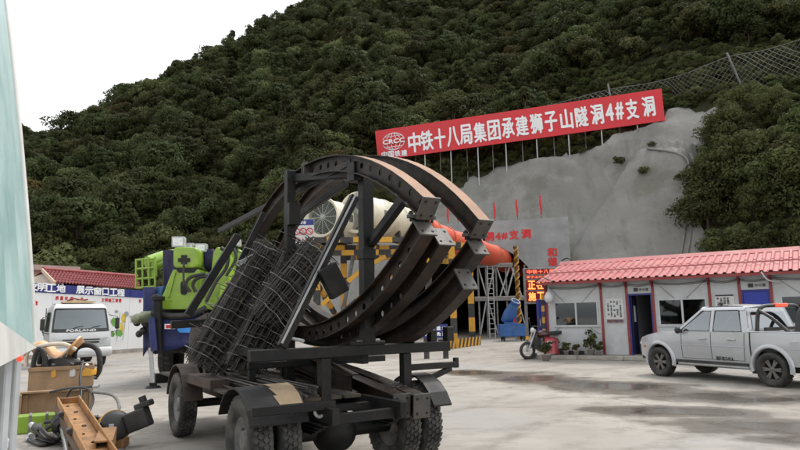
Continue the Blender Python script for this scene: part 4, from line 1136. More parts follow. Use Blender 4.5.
# wire cross braces on the panels
for (a, b_, za, zb) in ((.05, .75, WT - .1, 1.9), (1.95, 1.25, WT - .1, 1.9), (3.78, 4.4, WT - .1, 2.0), (5.42, 4.75, WT - .1, 2.0), (.1, .5, .85, 1.1), (1.9, 1.5, .85, 1.1), (7.25, 8.0, WT - .1, 2.0)):
    mb = MB(); mb.cyl((a, -.016, za), (b_, -.016, zb), .008, n=4); mb.build('tie_rod', grey_steel, OFF)
obox('wall_side', (-.03, .06, B0), (.035, OD, WT), panel_w); obox('wall_side', (OL - .03, .08, B0), (OL + .035, OD, WT), panel_w)
obox('wall_back', (-.03, OD, B0), (OL, OD + .07, WT), panel_w)
obox('inner_floor', (.04, .1, .1), (OL - .04, OD - .02, B0 + .005), mat('office floor', (0.14, 0.13, 0.12), .5), OFF)
for s in (2.87, 3.73, 5.46, 7.18): obox('partition', (s - .03, .13, B0 + .01), (s + .03, OD - .02, WT), panel_w)
obox('inner_ceiling', (.04, .1, WT - .02), (OL - .04, OD - .02, WT + .01), panel_w)
for (s, x0, z0, w, h, yb) in ((4.2, 3.9, 1.15, .5, .8, .3), (.9, .35, 1.1, .65, .85, .2), (1.4, 1.2, 1.1, .5, .85, .25)):
    obox('curtain', (x0, yb, z0), (x0 + w, yb + .03, z0 + h), mat('grey curtain', (0.25, 0.25, 0.23), .8))
# gable ends
for s in (-.03, OL - .03):
    mb = MB(); mb.prism([(0.06, WT), (OD, WT), (OD / 2, WT + .70)], (s, 0, 0), V(0, 1, 0), Z_, V(.06, 0, 0)); mb.build('gable', panel_w, OFF)
# roof: corrugated sheets on both pitches, each sheet a piece
EY, EZ, RY, RZ = -.58, WT + .0, OD / 2, WT + .80
def roof_sheet(x0, x1, front, lift=0.0):
    mb = MB(); pr = []; n = max(1, round((x1 - x0) / .25)); w = (x1 - x0) / n
    for i in range(n):
        b_ = x0 + i * w; pr += [(b_, 0), (b_ + w * .42, 0), (b_ + w * .54, .05), (b_ + w * .80, .05), (b_ + w * .92, 0)]
    pr.append((x1 + .03, 0))
    ya, za, yb, zb = (EY, EZ, RY, RZ) if front else (OD + .55, EZ, RY, RZ)
    mid = .52; A = []; 
    for f, dz in ((0, lift), (mid, lift), (mid, lift + .022), (1.0, lift + .022)):
        A.append([V(x, ya + (yb - ya) * f, za + (zb - za) * f + z + dz) for x, z in pr])
    for r in range(3):
        for i in range(len(pr) - 1): mb.quad(A[r][i], A[r][i + 1], A[r + 1][i + 1], A[r + 1][i])
    for i in range(len(pr) - 1):       # sheet thickness at the eave
        mb.quad(A[0][i] - V(0, 0, .015), A[0][i + 1] - V(0, 0, .015), A[0][i + 1], A[0][i])
    return mb.build('roof_sheet', roof_red, OFF)
k = 0; x = -.16
while x < OL + .4:
    roof_sheet(x, x + 1.0, True, .003 * (k % 2)); roof_sheet(x, x + 1.0, False, .003 * (k % 2)); x += 1.0; k += 1
mb = MB(); mb.prism([(RY - .24, RZ - .02), (RY, RZ + .13), (RY + .24, RZ - .02), (RY + .22, RZ - .05), (RY, RZ + .09), (RY - .22, RZ - .05)], (-.19, 0, 0), V(0, 1, 0), Z_, V(OL + .7, 0, 0)); mb.build('ridge_cap', roof_red, OFF)
mb = MB(); mb.b2((-.15, EY + .02, EZ - .10), (OL + .4, EY + .06, EZ - .018)); mb.build('eave_trim', red_paint, OFF)
obox('soffit', (-.12, EY + .07, EZ - .09), (OL + .3, -.05, EZ - .075), panel_w)
def roof_pt(s, f, dz=.09): return V(s, EY + (RY - EY) * f, EZ + (RZ - EZ) * f + dz)
mb = MB(); mb.cyl(roof_pt(-.1, .36), roof_pt(OL + .3, .36), .022, n=6); mb.build('roof_rail', roof_red, OFF)
mb = MB(); mb.tube([roof_pt(8.05, 1.05, .2), roof_pt(8.1, .6, .1), roof_pt(8.15, .2, .09), roof_pt(8.2, -.02, .03)], .035, 6); mb.build('roof_pipe', roof_red, OFF)
mb = MB(); mb.tube(smooth_path([V(7.0, EY, EZ), V(7.15, EY + .1, EZ - .25), V(7.45, -.06, EZ - .32)], 4), .025, 5); mb.build('hanging_pipe', white_p, OFF)
mb = MB(); mb.tube(smooth_path([roof_pt(-.15, .02), roof_pt(.0, .1, .14), roof_pt(.15, .05, .1), roof_pt(.4, .0, .05), V(.5, EY - .02, EZ - .05)], 4), .02, 5); mb.tube(smooth_path([roof_pt(-.1, .95, .2), roof_pt(.1, .98, .27), roof_pt(.3, .95, .2)], 4), .03, 5); mb.build('loose_cable', hose_m, OFF)
# cables sagging under the eave
for j, zz in enumerate((WT - .16, WT - .20)):
    pts = []
    for i in range(len(SP) - 1):
        for q in range(4):
            f = q / 4; pts.append(V(SP[i] + (SP[i + 1] - SP[i]) * f, -.05 - .02 * j, zz - .07 * math.sin(math.pi * f)))
    mb = MB(); mb.tube(pts, .010, 4); mb.build('cable', hose_m, OFF)
# notice boards on the wall
for (s0, s1, z0, z1, rows) in ((2.13, 2.74, B0 + 1.06, B0 + 1.92, 8), (5.60, 6.16, B0 + .95, B0 + 1.95, 9)):
    nb_ = obox('notice', (s0, -.03, z0), (s1, -.004, z1), white_p)
    mb = MB(); w = s1 - s0; h = z1 - z0; r0 = random.Random(int(s0 * 10))
    L_ = '安全生产管理制度施工现场人员岗位职责质量文明'
    for c_ in range(5):
        for r_ in range(rows):
            if r0.random() < .22: continue
            text(mb, r0.choice(L_), V(s0 + w * (.16 + .17 * c_), -.03, z1 - h * (.14 + .66 * r_ / rows)), X_, Z_, .06, .062, .002, .004)
    mb.build('notice_text', print_blk, nb_, recalc=False)
    if rows == 8:
        obox('notice_picture', (s0 + .02, -.036, z0 + .02), (s1 - .02, -.031, z0 + .14), mat('dark photo strip', (0.06, 0.07, 0.10), .5, 0, .8, 14, dirt=(.45, .12, .05), damt=.5, dscale=9), nb_)
    else: obox('notice_picture', (s0 + .02, -.036, z1 - .07), (s1 - .02, -.031, z1 - .02), print_blk, nb_)
obox('plinth', (-.15, .02, 0), (OL + .1, OD + .1, B0 - .002), kerb_m)
st = thing('office_step', 'low concrete kerb step along the front of the office', 'step', (OB.x, OB.y, 0), OA)
for i in range(7):
    q = MB(); q.b2((-.3 + i * 1.55, -.70 - .01 * (i % 2), 0), (1.243 + i * 1.55, .015, .135 + .004 * (i % 3))); q.build('kerb_slab', kerb_m, st, .015)
def ow(s, y, z=0.0): return V(OB.x, OB.y, 0) + ox * s + oy * y + V(0, 0, z)
# corner guard, lantern, bin, pots
g_ = thing('corner_guard_post', 'yellow and black striped post at the office corner', 'post', ow(-.12, -.1))
mb = MB(g_.location); striped(mb, g_.location, ow(-.12, -.1, 2.3), .09, .2); mb.build('shaft', STR, g_)
mb = MB(g_.location); mb.box(ow(-.12, -.1, .02), (.2, .2, .04)); mb.build('foot', black_s, g_)
lp = at_y(549, 297, OB.y - .4); ln = thing('lantern', 'small white lantern hanging at the office corner', 'lamp', lp - V(0, 0, .3))
mb = MB(ln.location); mb.lathe([(.02, .22), (.10, .16), (.17, .02), (.17, -.10), (.10, -.2), (.02, -.22)], lp, (0, 0, 1), 14); mb.build('shade', white_p, ln)
mb = MB(ln.location); mb.cyl(lp + V(0, 0, .2), lp + V(0, 0, .75), .015, n=5); mb.cyl(lp - V(0, 0, .3), lp - V(0, 0, .2), .05, .03, n=8); mb.build('hanger', galv, ln)
bp0 = ow(.26, -.45, .137); bn_ = thing('pink_bin', 'small pink red box bin with slanted lid on the office step', 'bin', bp0, OA)
mb = MB(); mb.prism([(-.2, 0.03), (.2, 0.03), (.2, .52), (-.2, .60)], (-.16, 0, 0), V(0, 1, 0), Z_, V(.34, 0, 0)); mb.build('body', mat('faded pink red', (0.50, 0.055, 0.085), .55, 0, .1, 4, dirt=(.4, .2, .2)), bn_, .015)
mb = MB(); mb.prism([(-.23, .60), (.23, .51), (.23, .545), (-.23, .64)], (-.18, 0, 0), V(0, 1, 0), Z_, V(.38, 0, 0)); mb.build('lid', red_paint, bn_, .008)
mb = MB(); mb.b2((-.08, -.206, .34), (.10, -.199, .50)); mb.build('label_plate', white_p, bn_)
for q in (-1, 1):
    mb = MB(); mb.b2((q * .12 - .03, -.17, 0), (q * .12 + .03, .17, .032)); mb.build('foot', black_pl, bn_)
def potted(label, p, r, h, kind, seed, m=leaf_sh, pm=None):
    t = thing('potted_plant', label, 'plant', p); rs = np.random.RandomState(seed)
    mb = MB(p); mb.lathe([(.001, .0), (r * .7, 0), (r, r * 1.3), (r * 1.08, r * 1.3), (r * 1.08, r * 1.45), (r * .9, r * 1.45), (r * .85, r * 1.2), (.001, r * 1.2)], p, (0, 0, 1), 16); mb.build('pot', pm or kerb_m, t)
    n = 9; C = np.array([(rs.uniform(-1, 1) * h * .4, rs.uniform(-1, 1) * h * .3, r * 1.4 + h * (.2 + .8 * rs.rand())) for _ in range(n)])
    vs, fs = leaf_cloud(rs, C, np.array([h * .22] * n), kind, .045); mb = MB(); mb.add(vs, fs); mb.build('leaves', m, t, recalc=False)
    mb = MB()
    for c in C: mb.tube([(0, 0, r * 1.1), tuple(c * .55 + np.array([0, 0, .05])), tuple(c)], .008, 4, cap=False)
    mb.build('stems', bark, t)
potted('sparse potted plant beside the pink bin', ow(.75, -.36, .14), .10, .30, 26, 1, leaf_lt)
potted('grey potted plant below the first office window', ow(1.12, -.36, .14), .11, .26, 24, 2, leaf_lt)
potted('leafy potted shrub by the red post of the notice', ow(1.62, -.34, .14), .14, .62, 46, 3)
potted('low dark potted plant near the notice post', ow(1.9, -.38, .14), .10, .28, 30, 4)
mp0 = at_z(546, 361); potted('bushy plant in a pale stone pot in front of the motorcycle', mp0, .16, .34, 50, 5, leaf_md)
potted('dark weedy pot by the motorcycle rear wheel', at_z(550, 359), .14, .45, 60, 6)
obj_ = thing('planter_trough', 'dark planter trough low by the office wall', 'planter', ow(.55, -.12, .142), OA)
mb = MB(); mb.b2((-.1, -.08, 0), (.75, .08, .12)); mb.build('trough', black_pl, obj_, .01)
mb = MB(); mb.b2((-.07, -.06, .121), (.72, .06, .13)); mb.build('soil', bark, obj_)

# ------------------------------------------------------------------ motorcycle
mw = at_z(533.5, 359.0); mo = thing('motorcycle', 'dark motorcycle parked nose out beside the office step', 'motorcycle', mw - V(.22, .1, 0)); mo.scale = (1.08, 1.08, 1.08)
md = V(.92, .30, 0).normalized(); mn = V(-md.y, md.x, 0); WR = .29; WB = 1.22
f0 = mw + V(0, 0, WR); r0_ = f0 + md * WB
for nm, c in (('front_wheel', f0), ('rear_wheel', r0_)):
    mb = MB(mw); mb.ring(c, mn, WR - .10, .012, 26, 5)
    for i in range(16):
        a = i * math.pi / 8; e = md * math.cos(a) + V(0, 0, math.sin(a)); mb.cyl(c, c + e * (WR - .1), .005, n=3)
    mb.cyl(c - mn * .05, c + mn * .05, .05, n=10); w_ = mb.build(nm, galv, mo)
    mb = MB(mw); mb.ring(c, mn, WR - .05, .05, 28, 8); mb.build('tyre', rubber_dk, w_)
    mb = MB(mw); mb.ring(c, mn, WR + .035, .05, 12, 6, arc=(.35, 2.0) if nm[0] == 'f' else (.2, 1.9), ref=md); mb.build('mudguard', black_pl, mo)
hd = f0 + md * .30 + V(0, 0, .62)
for s in (-.08, .08):
    mb = MB(mw); mb.cyl(f0 + mn * s, hd + mn * s + V(0, 0, .05), .025, n=8); mb.build('fork', galv, mo)
mb = MB(mw); mb.tube([hd + mn * -.36 + V(0, 0, .12) + md * .12, hd + mn * -.12 + V(0, 0, .16), hd + mn * .12 + V(0, 0, .16), hd + mn * .36 + V(0, 0, .12) + md * .12], .016, 6); mb.build('handlebar', black_pl, mo)
for s in (-1, 1):
    mb = MB(mw); mb.cyl(hd + mn * s * .25 + V(0, 0, .15), hd + mn * s * .32 + V(0, 0, .36), .008, n=5); mb.ball(hd + mn * s * .33 + V(0, 0, .40), .06, 8, 0, (.5, 1, .7)); mb.build('mirror', black_pl, mo)
mb = MB(mw); mb.lathe([(.001, -.02), (.085, 0), (.09, .06), (.05, .14), (.001, .15)], hd - md * .12 + V(0, 0, .02), md, 14); mb.build('headlight', lens_m, mo)
mb = MB(mw); tp = f0 + md * .62 + V(0, 0, .50); mb.ball(tp, .20, 12, 0, (1.3, .75, .7)); mb.build('fuel_tank', mat('maroon tank', (0.05, 0.01, 0.012), .3, coat=.5), mo)
mb = MB(mw); mb.beam(f0 + md * .80 + V(0, 0, .52), f0 + md * 1.38 + V(0, 0, .56), .24, .12); mb.build('seat', black_pl, mo, .03, 2)
mb = MB(mw); mb.box(f0 + md * .60 + V(0, 0, .10), (.34, .26, .30), Matrix.Rotation(math.atan2(md.y, md.x), 3, 'Z')); mb.cyl(f0 + md * .58 + V(0, 0, .2), f0 + md * .50 + V(0, 0, .38), .09, n=10); mb.build('engine', grey_steel, mo, .02)
mb = MB(mw); mb.tube(smooth_path([hd, f0 + md * .72 + V(0, 0, .36), f0 + md * .75 + V(0, 0, .02), r0_], 3), .025, 6); mb.tube([f0 + md * .4 + V(0, 0, .5), f0 + md * .45 + V(0, 0, -.05), f0 + md * .8 + V(0, 0, -.06)], .02, 6); mb.build('frame', black_pl, mo)
mb = MB(mw); mb.cyl(f0 + md * .62 - mn * .14 + V(0, 0, .0), r0_ - mn * .16 + md * .2 + V(0, 0, .08), .045, .055, n=10); mb.build('exhaust', galv, mo)
mb = MB(mw); mb.box(r0_ + md * .22 + V(0, 0, .50), (.30, .34, .26), Matrix.Rotation(math.atan2(md.y, md.x), 3, 'Z')); mb.build('top_box', black_pl, mo, .03, 2)
mb = MB(mw); mb.box(f0 + md * .02 - mn * .0 + V(0, 0, .40), (.02, .17, .11), Matrix.Rotation(math.atan2(md.y, md.x), 3, 'Z')); mb.build('number_plate', yellow_s, mo)
mb = MB(mw); mb.prism([(.18, .05), (.42, .0), (.46, .34), (.30, .46)], f0 - mn * .13, md, Z_, mn * .26); mb.build('leg_shield', black_pl, mo, .02)
mb = MB(mw); mb.tube([f0 + md * .7 - mn * .06, f0 + md * .62 - mn * .25 - V(0, 0, WR - .02)], .014, 5); mb.build('kickstand', black_pl, mo)

# ================================================================== PICKUP
pf = at_z(664, 376); pr_ = at_z(777, 387); fwd = V(pf.x - pr_.x, pf.y - pr_.y, 0).normalized()
prt = V(fwd.y, -fwd.x, 0); mid = (pf + pr_) / 2; WBh = (pf - pr_).length / 2; TR = .76
PK = thing('pickup_truck', 'silver double cab pickup truck parked before the site office', 'pickup', mid + prt * TR, math.atan2(-fwd.x, fwd.y))
WR = .36; FY, RYk = WBh, -WBh; HW = .88
fe, te = FY + .70, RYk - 1.22                              # front and rear ends
def arc_pts(cy, r, z, a0, a1, n=12): return [(cy + r * math.cos(math.radians(a0 + (a1 - a0) * i / n)), z + r * math.sin(math.radians(a0 + (a1 - a0) * i / n))) for i in range(n + 1)]
def loft(mb, stations, mi=0, smooth=True, caps=True):
    n = len(stations[0])
    P = [p for s in stations for p in s]
    mb.add(P, [(i * n + j, i * n + j + 1, (i + 1) * n + j + 1, (i + 1) * n + j) for i in range(len(stations) - 1) for j in range(n - 1)], mi, smooth)
SILL, BELT = .44, 1.10
# side skins: a grid of the body side with the wheel openings cut out
def belt_z(y):
    return float(np.interp(y, [te, RYk - .2, -.95, .6, FY - .45, FY + .35, fe - .08, fe], [1.12, 1.12, 1.115, 1.09, 1.075, 1.02, .95, .86]))
def half_w(y, z):
    w = HW * float(np.interp(z, [.35, .6, .85, 1.1, 1.2], [.955, .99, 1.0, .975, .95]))
    return w - .14 * max(0, (y - (fe - .75)) / .75) ** 2.2 - .03 * max(0, (te + .3 - y) / .3) ** 2
for sd_ in (-1, 1):
    mb = MB(); ys = sorted(set(list(np.linspace(te, fe, 60)) + [FY + WR * 1.16 * math.cos(a) for a in np.linspace(0, math.pi, 15)] + [RYk + WR * 1.16 * math.cos(a) for a in np.linspace(0, math.pi, 15)]))
    AR = WR * 1.16; cols = []
    for y in ys:
        lo = SILL if y < fe - .12 else SILL + .04
        for c in (FY, RYk):
            if abs(y - c) < AR: lo = max(lo, WR + .03 + math.sqrt(max(0, AR * AR - (y - c) ** 2)))
        hi = belt_z(y); cols.append([V(sd_ * half_w(y, lo + (hi - lo) * j / 8), y, lo + (hi - lo) * j / 8) for j in range(9)])
    loft(mb, cols)
    mb.build('body_side', silver, PK)
# bonnet, nose, bed rails, tailgate, floor
mb = MB(); st_ = []
for y in np.linspace(.75, fe, 16):
    z = belt_z(y); w = half_w(y, z); row = []
    for j in range(-6, 7):
        f = j / 6; row.append(V(w * f, y, z + .075 * (1 - abs(f) ** 2.6) * (1 - max(0, (y - fe + .2) / .2) * .9)))
    st_.append(row)
loft(mb, st_); mb.build('bonnet', silver, PK)
mb = MB(); st_ = []
for z in np.linspace(.40, .82, 6): st_.append([V(half_w(fe, z) * j / 6, fe + .06 * (1 - (j / 6) ** 2) - .02 * abs(z - .6), z) for j in range(-6, 7)])
loft(mb, st_); mb.build('front_bumper', silver, PK)
mb = MB(); mb.b2((-.5, fe + .055, .66), (.5, fe + .075, .80)); mb.build('grille', black_pl, PK)
for s in (-1, 1):
    mb = MB(); mb.ball((s * .60, fe - .035, .80), .16, 14, 0, (1.05, .7, .62)); mb.build('headlight', lens_m, PK)
mb = MB(); mb.b2((-HW * .93, te, SILL), (HW * .93, te + .04, 1.12)); mb.build('tailgate', silver, PK, .02)
mb = MB(); mb.b2((-HW, te - .10, .42), (HW, te - .005, .60)); mb.build('rear_bumper', grey_steel, PK, .03)
for s in (-1, 1):
    mb = MB(); mb.b2((s * HW * .86 - .07, te - .02, .72), (s * HW * .86 + .07, te + .05, 1.06)); mb.build('tail_lamp', lamp_red, PK, .02)
mb = MB(); mb.b2((-HW * .9, te + .05, .72), (HW * .9, -1.0, .76)); mb.build('bed_floor', black_pl, PK)
for s in (-1, 1):
    mb = MB(); mb.b2((s * HW * .80, te + .05, .765), (s * HW * .835, -1.02, 1.112)); mb.build('bed_liner', black_pl, PK)
    mb = MB(); mb.beam((s * HW * .90, te + .02, 1.128), (s * HW * .90, -1.0, 1.128), .12, .03); mb.build('bed_rail', silver, PK, .01)
mb = MB(); mb.b2((-HW * .74, te + .4, .30), (HW * .74, fe - .2, .46)); mb.build('underbody', black_pl, PK)
for s in (-1, 1):
    for c in (FY, RYk):
        q = MB(); q.ring((s * HW * .62, c, WR + .03), (1, 0, 0), WR * 1.18, .02, 20, 4, arc=(0, math.pi), ref=(0, 1, 0)); q.b2((s * HW * .60 - .01, c - WR * 1.15, .35), (s * HW * .60 + .01, c + WR * 1.15, .98)); q.build('wheel_well', black_pl, PK)
        # flared arch
        q = MB(); n = 18; P = []
        for i in range(n + 1):
            a = math.pi * (-.07 + 1.14 * i / n); e = V(0, math.cos(a), math.sin(a)); cc = V(0, c, WR + .03)
            w0 = half_w(c + WR * 1.3 * math.cos(a), .8)
            P.append([cc + e * WR * 1.13 + V(s * (w0 - .10), 0, 0), cc + e * WR * 1.135 + V(s * (w0 + .022), 0, 0), cc + e * WR * 1.21 + V(s * (w0 + .028), 0, 0), cc + e * WR * 1.34 + V(s * (w0 + .014), 0, 0), cc + e * WR * 1.40 + V(s * (w0 - .012), 0, 0)])
        loft(q, P); q.build('wheel_arch', silver, PK)
for s in (-1, 1):
    for c in (FY, RYk):
        wheel(PK, (s * (TR + .02), c, WR), 0, WR, .245, s, rim_m, rubber_dk, 'car', .60, 34, 4)
mb = MB(); mb.b2((-HW * .98, FY - WR * 1.5, .33), (-HW * .86, RYk + WR * 1.45, .40)); mb.build('side_step', galv, PK, .02)
mb = MB(); mb.b2((HW * .86, FY - WR * 1.5, .33), (HW * .98, RYk + WR * 1.45, .40)); mb.build('side_step', galv, PK, .02)
for s in (-1, 1):
    for y in (FY - WR * 1.32, RYk + WR * 1.32):
        mb = MB(); mb.b2((s * HW * .84 - .05, y - .03, .24 if y < 0 else .36), (s * HW * .84 + .06, y + .03, .50)); mb.build('mud_flap', black_pl, PK)
# cab
RZ_, cz = 1.70, 1.09
ws0, ws1, rr0, rr1 = .98, .22, -.86, -1.0                  # windscreen foot, roof front, roof rear, rear foot
cabp = [(ws0, cz), (ws1 + .06, RZ_ - .055), (ws1 - .12, RZ_ - .012), (-.3, RZ_ + .012), (rr0 + .1, RZ_ - .012), (rr0, RZ_ - .05), (rr1, cz)]
def cab_w(z): return HW * float(np.interp(z, [1.05, 1.2, RZ_ - .08, RZ_ + .02], [.965, .945, .795, .70]))
mb = MB(); rows = []
for (y, z) in cabp[1:6]:
    w = cab_w(z); rows.append([V(w * j / 5, y, z + .03 * (1 - (j / 5) ** 2)) for j in range(-5, 6)])
loft(mb, rows); mb.build('roof', silver, PK)
def side_y(z, front):
    return float(np.interp(z, [cz, RZ_ - .055], [ws0, ws1 + .06])) if front else float(np.interp(z, [cz, RZ_ - .05], [rr1, rr0]))
def sp(s, y, z, o=0.0): return V(s * (cab_w(z) + o), y, z)
zb, zt_ = cz + .03, RZ_ - .10
BP = -.06                                                    # B pillar
for s in (-1, 1):
    # pillars and header of the side
    for nm, a in (('a_pillar', [(side_y(cz, True), cz), (side_y(RZ_ - .05, True), RZ_ - .05), (side_y(RZ_ - .05, True) - .07, RZ_ - .06), (side_y(cz, True) - .13, cz)]),
                  ('b_pillar', [(BP + .05, cz), (BP + .045, RZ_ - .08), (BP - .045, RZ_ - .08), (BP - .05, cz)]),
                  ('c_pillar', [(side_y(cz, False) + .17, cz), (side_y(RZ_, False) + .13, RZ_ - .06), (side_y(RZ_, False), RZ_ - .05), (side_y(cz, False), cz)])):
        mb = MB(); mb.add([sp(s, y, z) for y, z in a] + [sp(s, y, z, -.05) for y, z in a], [(0, 1, 2, 3), (7, 6, 5, 4), (0, 4, 5, 1), (1, 5, 6, 2), (2, 6, 7, 3), (3, 7, 4, 0)]); mb.build(nm, silver, PK)
    mb = MB(); pts = [sp(s, y, RZ_ - .055, .0) for y in np.linspace(side_y(RZ_, True), side_y(RZ_, False), 8)]
    q = [[sp(s, p.y, RZ_ - .105, .002), sp(s, p.y, RZ_ - .04, .004), sp(s, p.y, RZ_ - .008, -.03)] for p in pts]; loft(mb, q); mb.build('roof_side', silver, PK)
    mb = MB(); q = [[sp(s, y, cz - .03, .0), sp(s, y, cz + .035, .003)] for y in np.linspace(ws0 - .02, rr1, 10)]; loft(mb, q); mb.build('waistline', silver, PK)
    for nm, (ya, yb) in (('front_window', ('f', BP + .05)), ('rear_window', (BP - .05, 'r'))):
        def yy(v, z): return side_y(z, True) - .12 if v == 'f' else side_y(z, False) + .16 if v == 'r' else v
        mb = MB(); q = [[sp(s, yy(ya, z) + (yy(yb, z) - yy(ya, z)) * j / 5, z, -.014) for j in range(6)] for z in np.linspace(cz - .01, RZ_ - .085, 5)]; loft(mb, q); mb.build(nm, car_glass, PK)
        mb = MB(); P_ = [sp(s, yy(ya, z), z, -.006) for z in (cz + .04, RZ_ - .10)] + [sp(s, yy(yb, z), z, -.006) for z in (RZ_ - .10, cz + .04)]
        mb.tube(P_ + [P_[0]], .012, 5); mb.build('window_seal', black_pl, PK)
    # door shut lines, handles
    for y in (ws0 - .22, BP, rr1 + .12):
        mb = MB(); pts = [V(s * (half_w(y, z) + .0015), y + (.0 if y > -.5 else -.05 * (z - .5)), z) for z in np.linspace(SILL + .06, BELT, 9)]; mb.tube(pts, .006, 4); mb.build('shut_line', black_pl, PK)
    mb = MB(); mb.tube([V(s * (half_w(y, SILL + .06) + .0015), y, SILL + .06) for y in np.linspace(ws0 - .22, rr1 + .13, 10)], .006, 4); mb.build('shut_line', black_pl, PK)
    for y in (BP + .22, rr1 + .40):
        mb = MB(); mb.beam((s * (half_w(y, .95) + .02), y - .1, .955), (s * (half_w(y, .95) + .02), y + .1, .955), .028, .035); mb.build('door_handle', galv, PK, .008)
    mb = MB(); mb.ball((s * (HW + .09), ws0 - .22, 1.15), .10, 10, 0, (.9, .55, .85)); mb.beam((s * HW * .92, ws0 - .22, 1.10), (s * (HW + .06), ws0 - .22, 1.12), .05, .05); mb.build('door_mirror', black_pl, PK)
mb = MB(); loft(mb, [[V(cab_w(z) * j / 6 * .97, side_y(z, True) + .02 + .09 * (1 - (j / 6) ** 2), z) for j in range(-6, 7)] for z in np.linspace(cz - .02, RZ_ - .06, 5)]); mb.build('windscreen', car_glass, PK)
mb = MB(); loft(mb, [[V(cab_w(z) * j / 6 * .97, side_y(z, False) - .0, z) for j in range(-6, 7)] for z in np.linspace(.76, RZ_ - .05, 5)]); mb.build('cab_back', silver, PK)
mb = MB(); loft(mb, [[V(cab_w(z) * j / 6 * .78, side_y(z, False) - .014, z) for j in range(-6, 7)] for z in np.linspace(cz + .1, RZ_ - .14, 5)]); mb.build('back_window', car_glass, PK)
mb = MB(); mb.b2((-HW * .85, rr1 + .05, .5), (HW * .85, ws0, cz - .02)); mb.build('cabin_tub', dark_in, PK)
for x in (-.38, .38):
    for y in (.22, -.62):
        mb = MB(); mb.b2((x - .22, y - .06, cz - .1), (x + .22, y + .06, cz + .22)); mb.build('seat', black_pl, PK, .04)
for s in (-1, 1):
    mb = MB(); pts = [V(s * (half_w(-1.04, z) + .002), -1.04, z) for z in np.linspace(SILL + .02, BELT + .02, 8)]; mb.tube(pts, .014, 5); mb.build('cab_bed_gap', black_pl, PK)
    mb = MB(); mb.tube([V(s * (half_w(y, .80) + .001), y, .80) for y in np.linspace(RYk + WR * 1.5, FY - WR * 1.5, 12)], .008, 5); mb.build('body_crease', silver, PK)
    mb = MB(); mb.b2((s * (HW * .985) - .012, RYk + WR * 1.42, SILL - .045), (s * (HW * .985) + .004, FY - WR * 1.42, SILL + .012)); mb.build('sill_trim', black_pl, PK)
    mb = MB(); y_ = FY + .48; mb.b2((s * (half_w(y_, .72)) - .01, y_ - .06, .70), (s * (half_w(y_, .72)) + .012, y_ + .06, .75)); mb.build('side_indicator', orange_p, PK)
mb = MB(); y_ = RYk - .55; mb.b2((-(half_w(y_, .85)) - .003, y_ - .09, .78), (-(half_w(y_, .85)) + .01, y_ + .09, .95)); mb.build('fuel_flap', silver, PK, .004)
# sport bar with its brake lamp, roof marker, door lettering
for s in (-1, 1):
    mb = MB(); mb.tube(smooth_path([V(s * HW * .86, -1.15, 1.12), V(s * HW * .80, -1.17, 1.50), V(s * HW * .66, -1.20, 1.665), V(s * HW * .3, -1.2, 1.69), V(0, -1.2, 1.69)], 4), .042, 8); mb.build('sport_bar', black_pl, PK)
    mb = MB(); mb.tube(smooth_path([V(s * HW * .78, -1.2, 1.58), V(s * HW * .83, -1.5, 1.42), V(s * HW * .87, -1.85, 1.14)], 4), .038, 8); mb.build('bar_strut', black_pl, PK)
mb = MB(); mb.tube(smooth_path([V(-HW * .80, -2.0, 1.13), V(-HW * .74, -2.02, 1.5), V(-HW * .5, -2.05, 1.62), V(HW * .5, -2.05, 1.62), V(HW * .74, -2.02, 1.5), V(HW * .80, -2.0, 1.13)], 4), .04, 8); mb.build('rear_bar', black_pl, PK)
mb = MB(); mb.b2((-.20, -1.27, 1.66), (.20, -1.19, 1.735)); mb.build('brake_lamp', lamp_red, PK, .012)
mb = MB(); mb.b2((-HW * .66, -1.23, 1.15), (HW * .66, -1.19, 1.22)); mb.build('bar_cross', black_pl, PK)
mb = MB(); mb.ball((-.35, -.02, RZ_ + .06), .055, 8, 0, (1, 1, .9)); mb.cyl((-.35, -.02, RZ_), (-.35, -.02, RZ_ + .05), .03, n=8); mb.build('roof_marker', black_pl, PK)
mb = MB(); yl = BP - .32
for i, ch in enumerate('1F138A'): text(mb, ch, V(-(half_w(yl, .52) + .004), yl + .18 - i * .075, .53), V(0, -1, 0), Z_, .052, .075, .004, .003)
mb.build('door_lettering', print_blk, PK, recalc=False)

# ================================================================== OLD TRUCK WITH ITS RACK OF STEEL ARCHES
RIG_O = V(-.72, 7.0, 0); RIG_A = math.radians(32)
rf = V(-math.sin(RIG_A), math.cos(RIG_A), 0); rr = V(math.cos(RIG_A), math.sin(RIG_A), 0)
def W(u, v, z): return RIG_O + rf * u + rr * v + V(0, 0, z)
def pv(px, py, v):
    p = on_plane(px, py, RIG_O + rr * v, rr); return (p - RIG_O).dot(rf), p.z
def pu(px, py, u):
    p = on_plane(px, py, RIG_O + rf * u, rf); return (p - RIG_O).dot(rr), p.z
RIG = thing('rack_truck', 'old black cabless truck carrying a welded rack of square steel tube', 'truck', RIG_O, RIG_A)
def L(u, v, z): return V(v, u, z)                          # local axes of the truck: X right, Y forward
def bar(name, a, b_, w=.10, h=None, m=black_steel, bevel=.006):
    mb = MB(); mb.beam(L(*a), L(*b_), w, h or w); return mb.build(name, m, RIG, bevel)
UR = -.1                                                     # plane of the rear frame
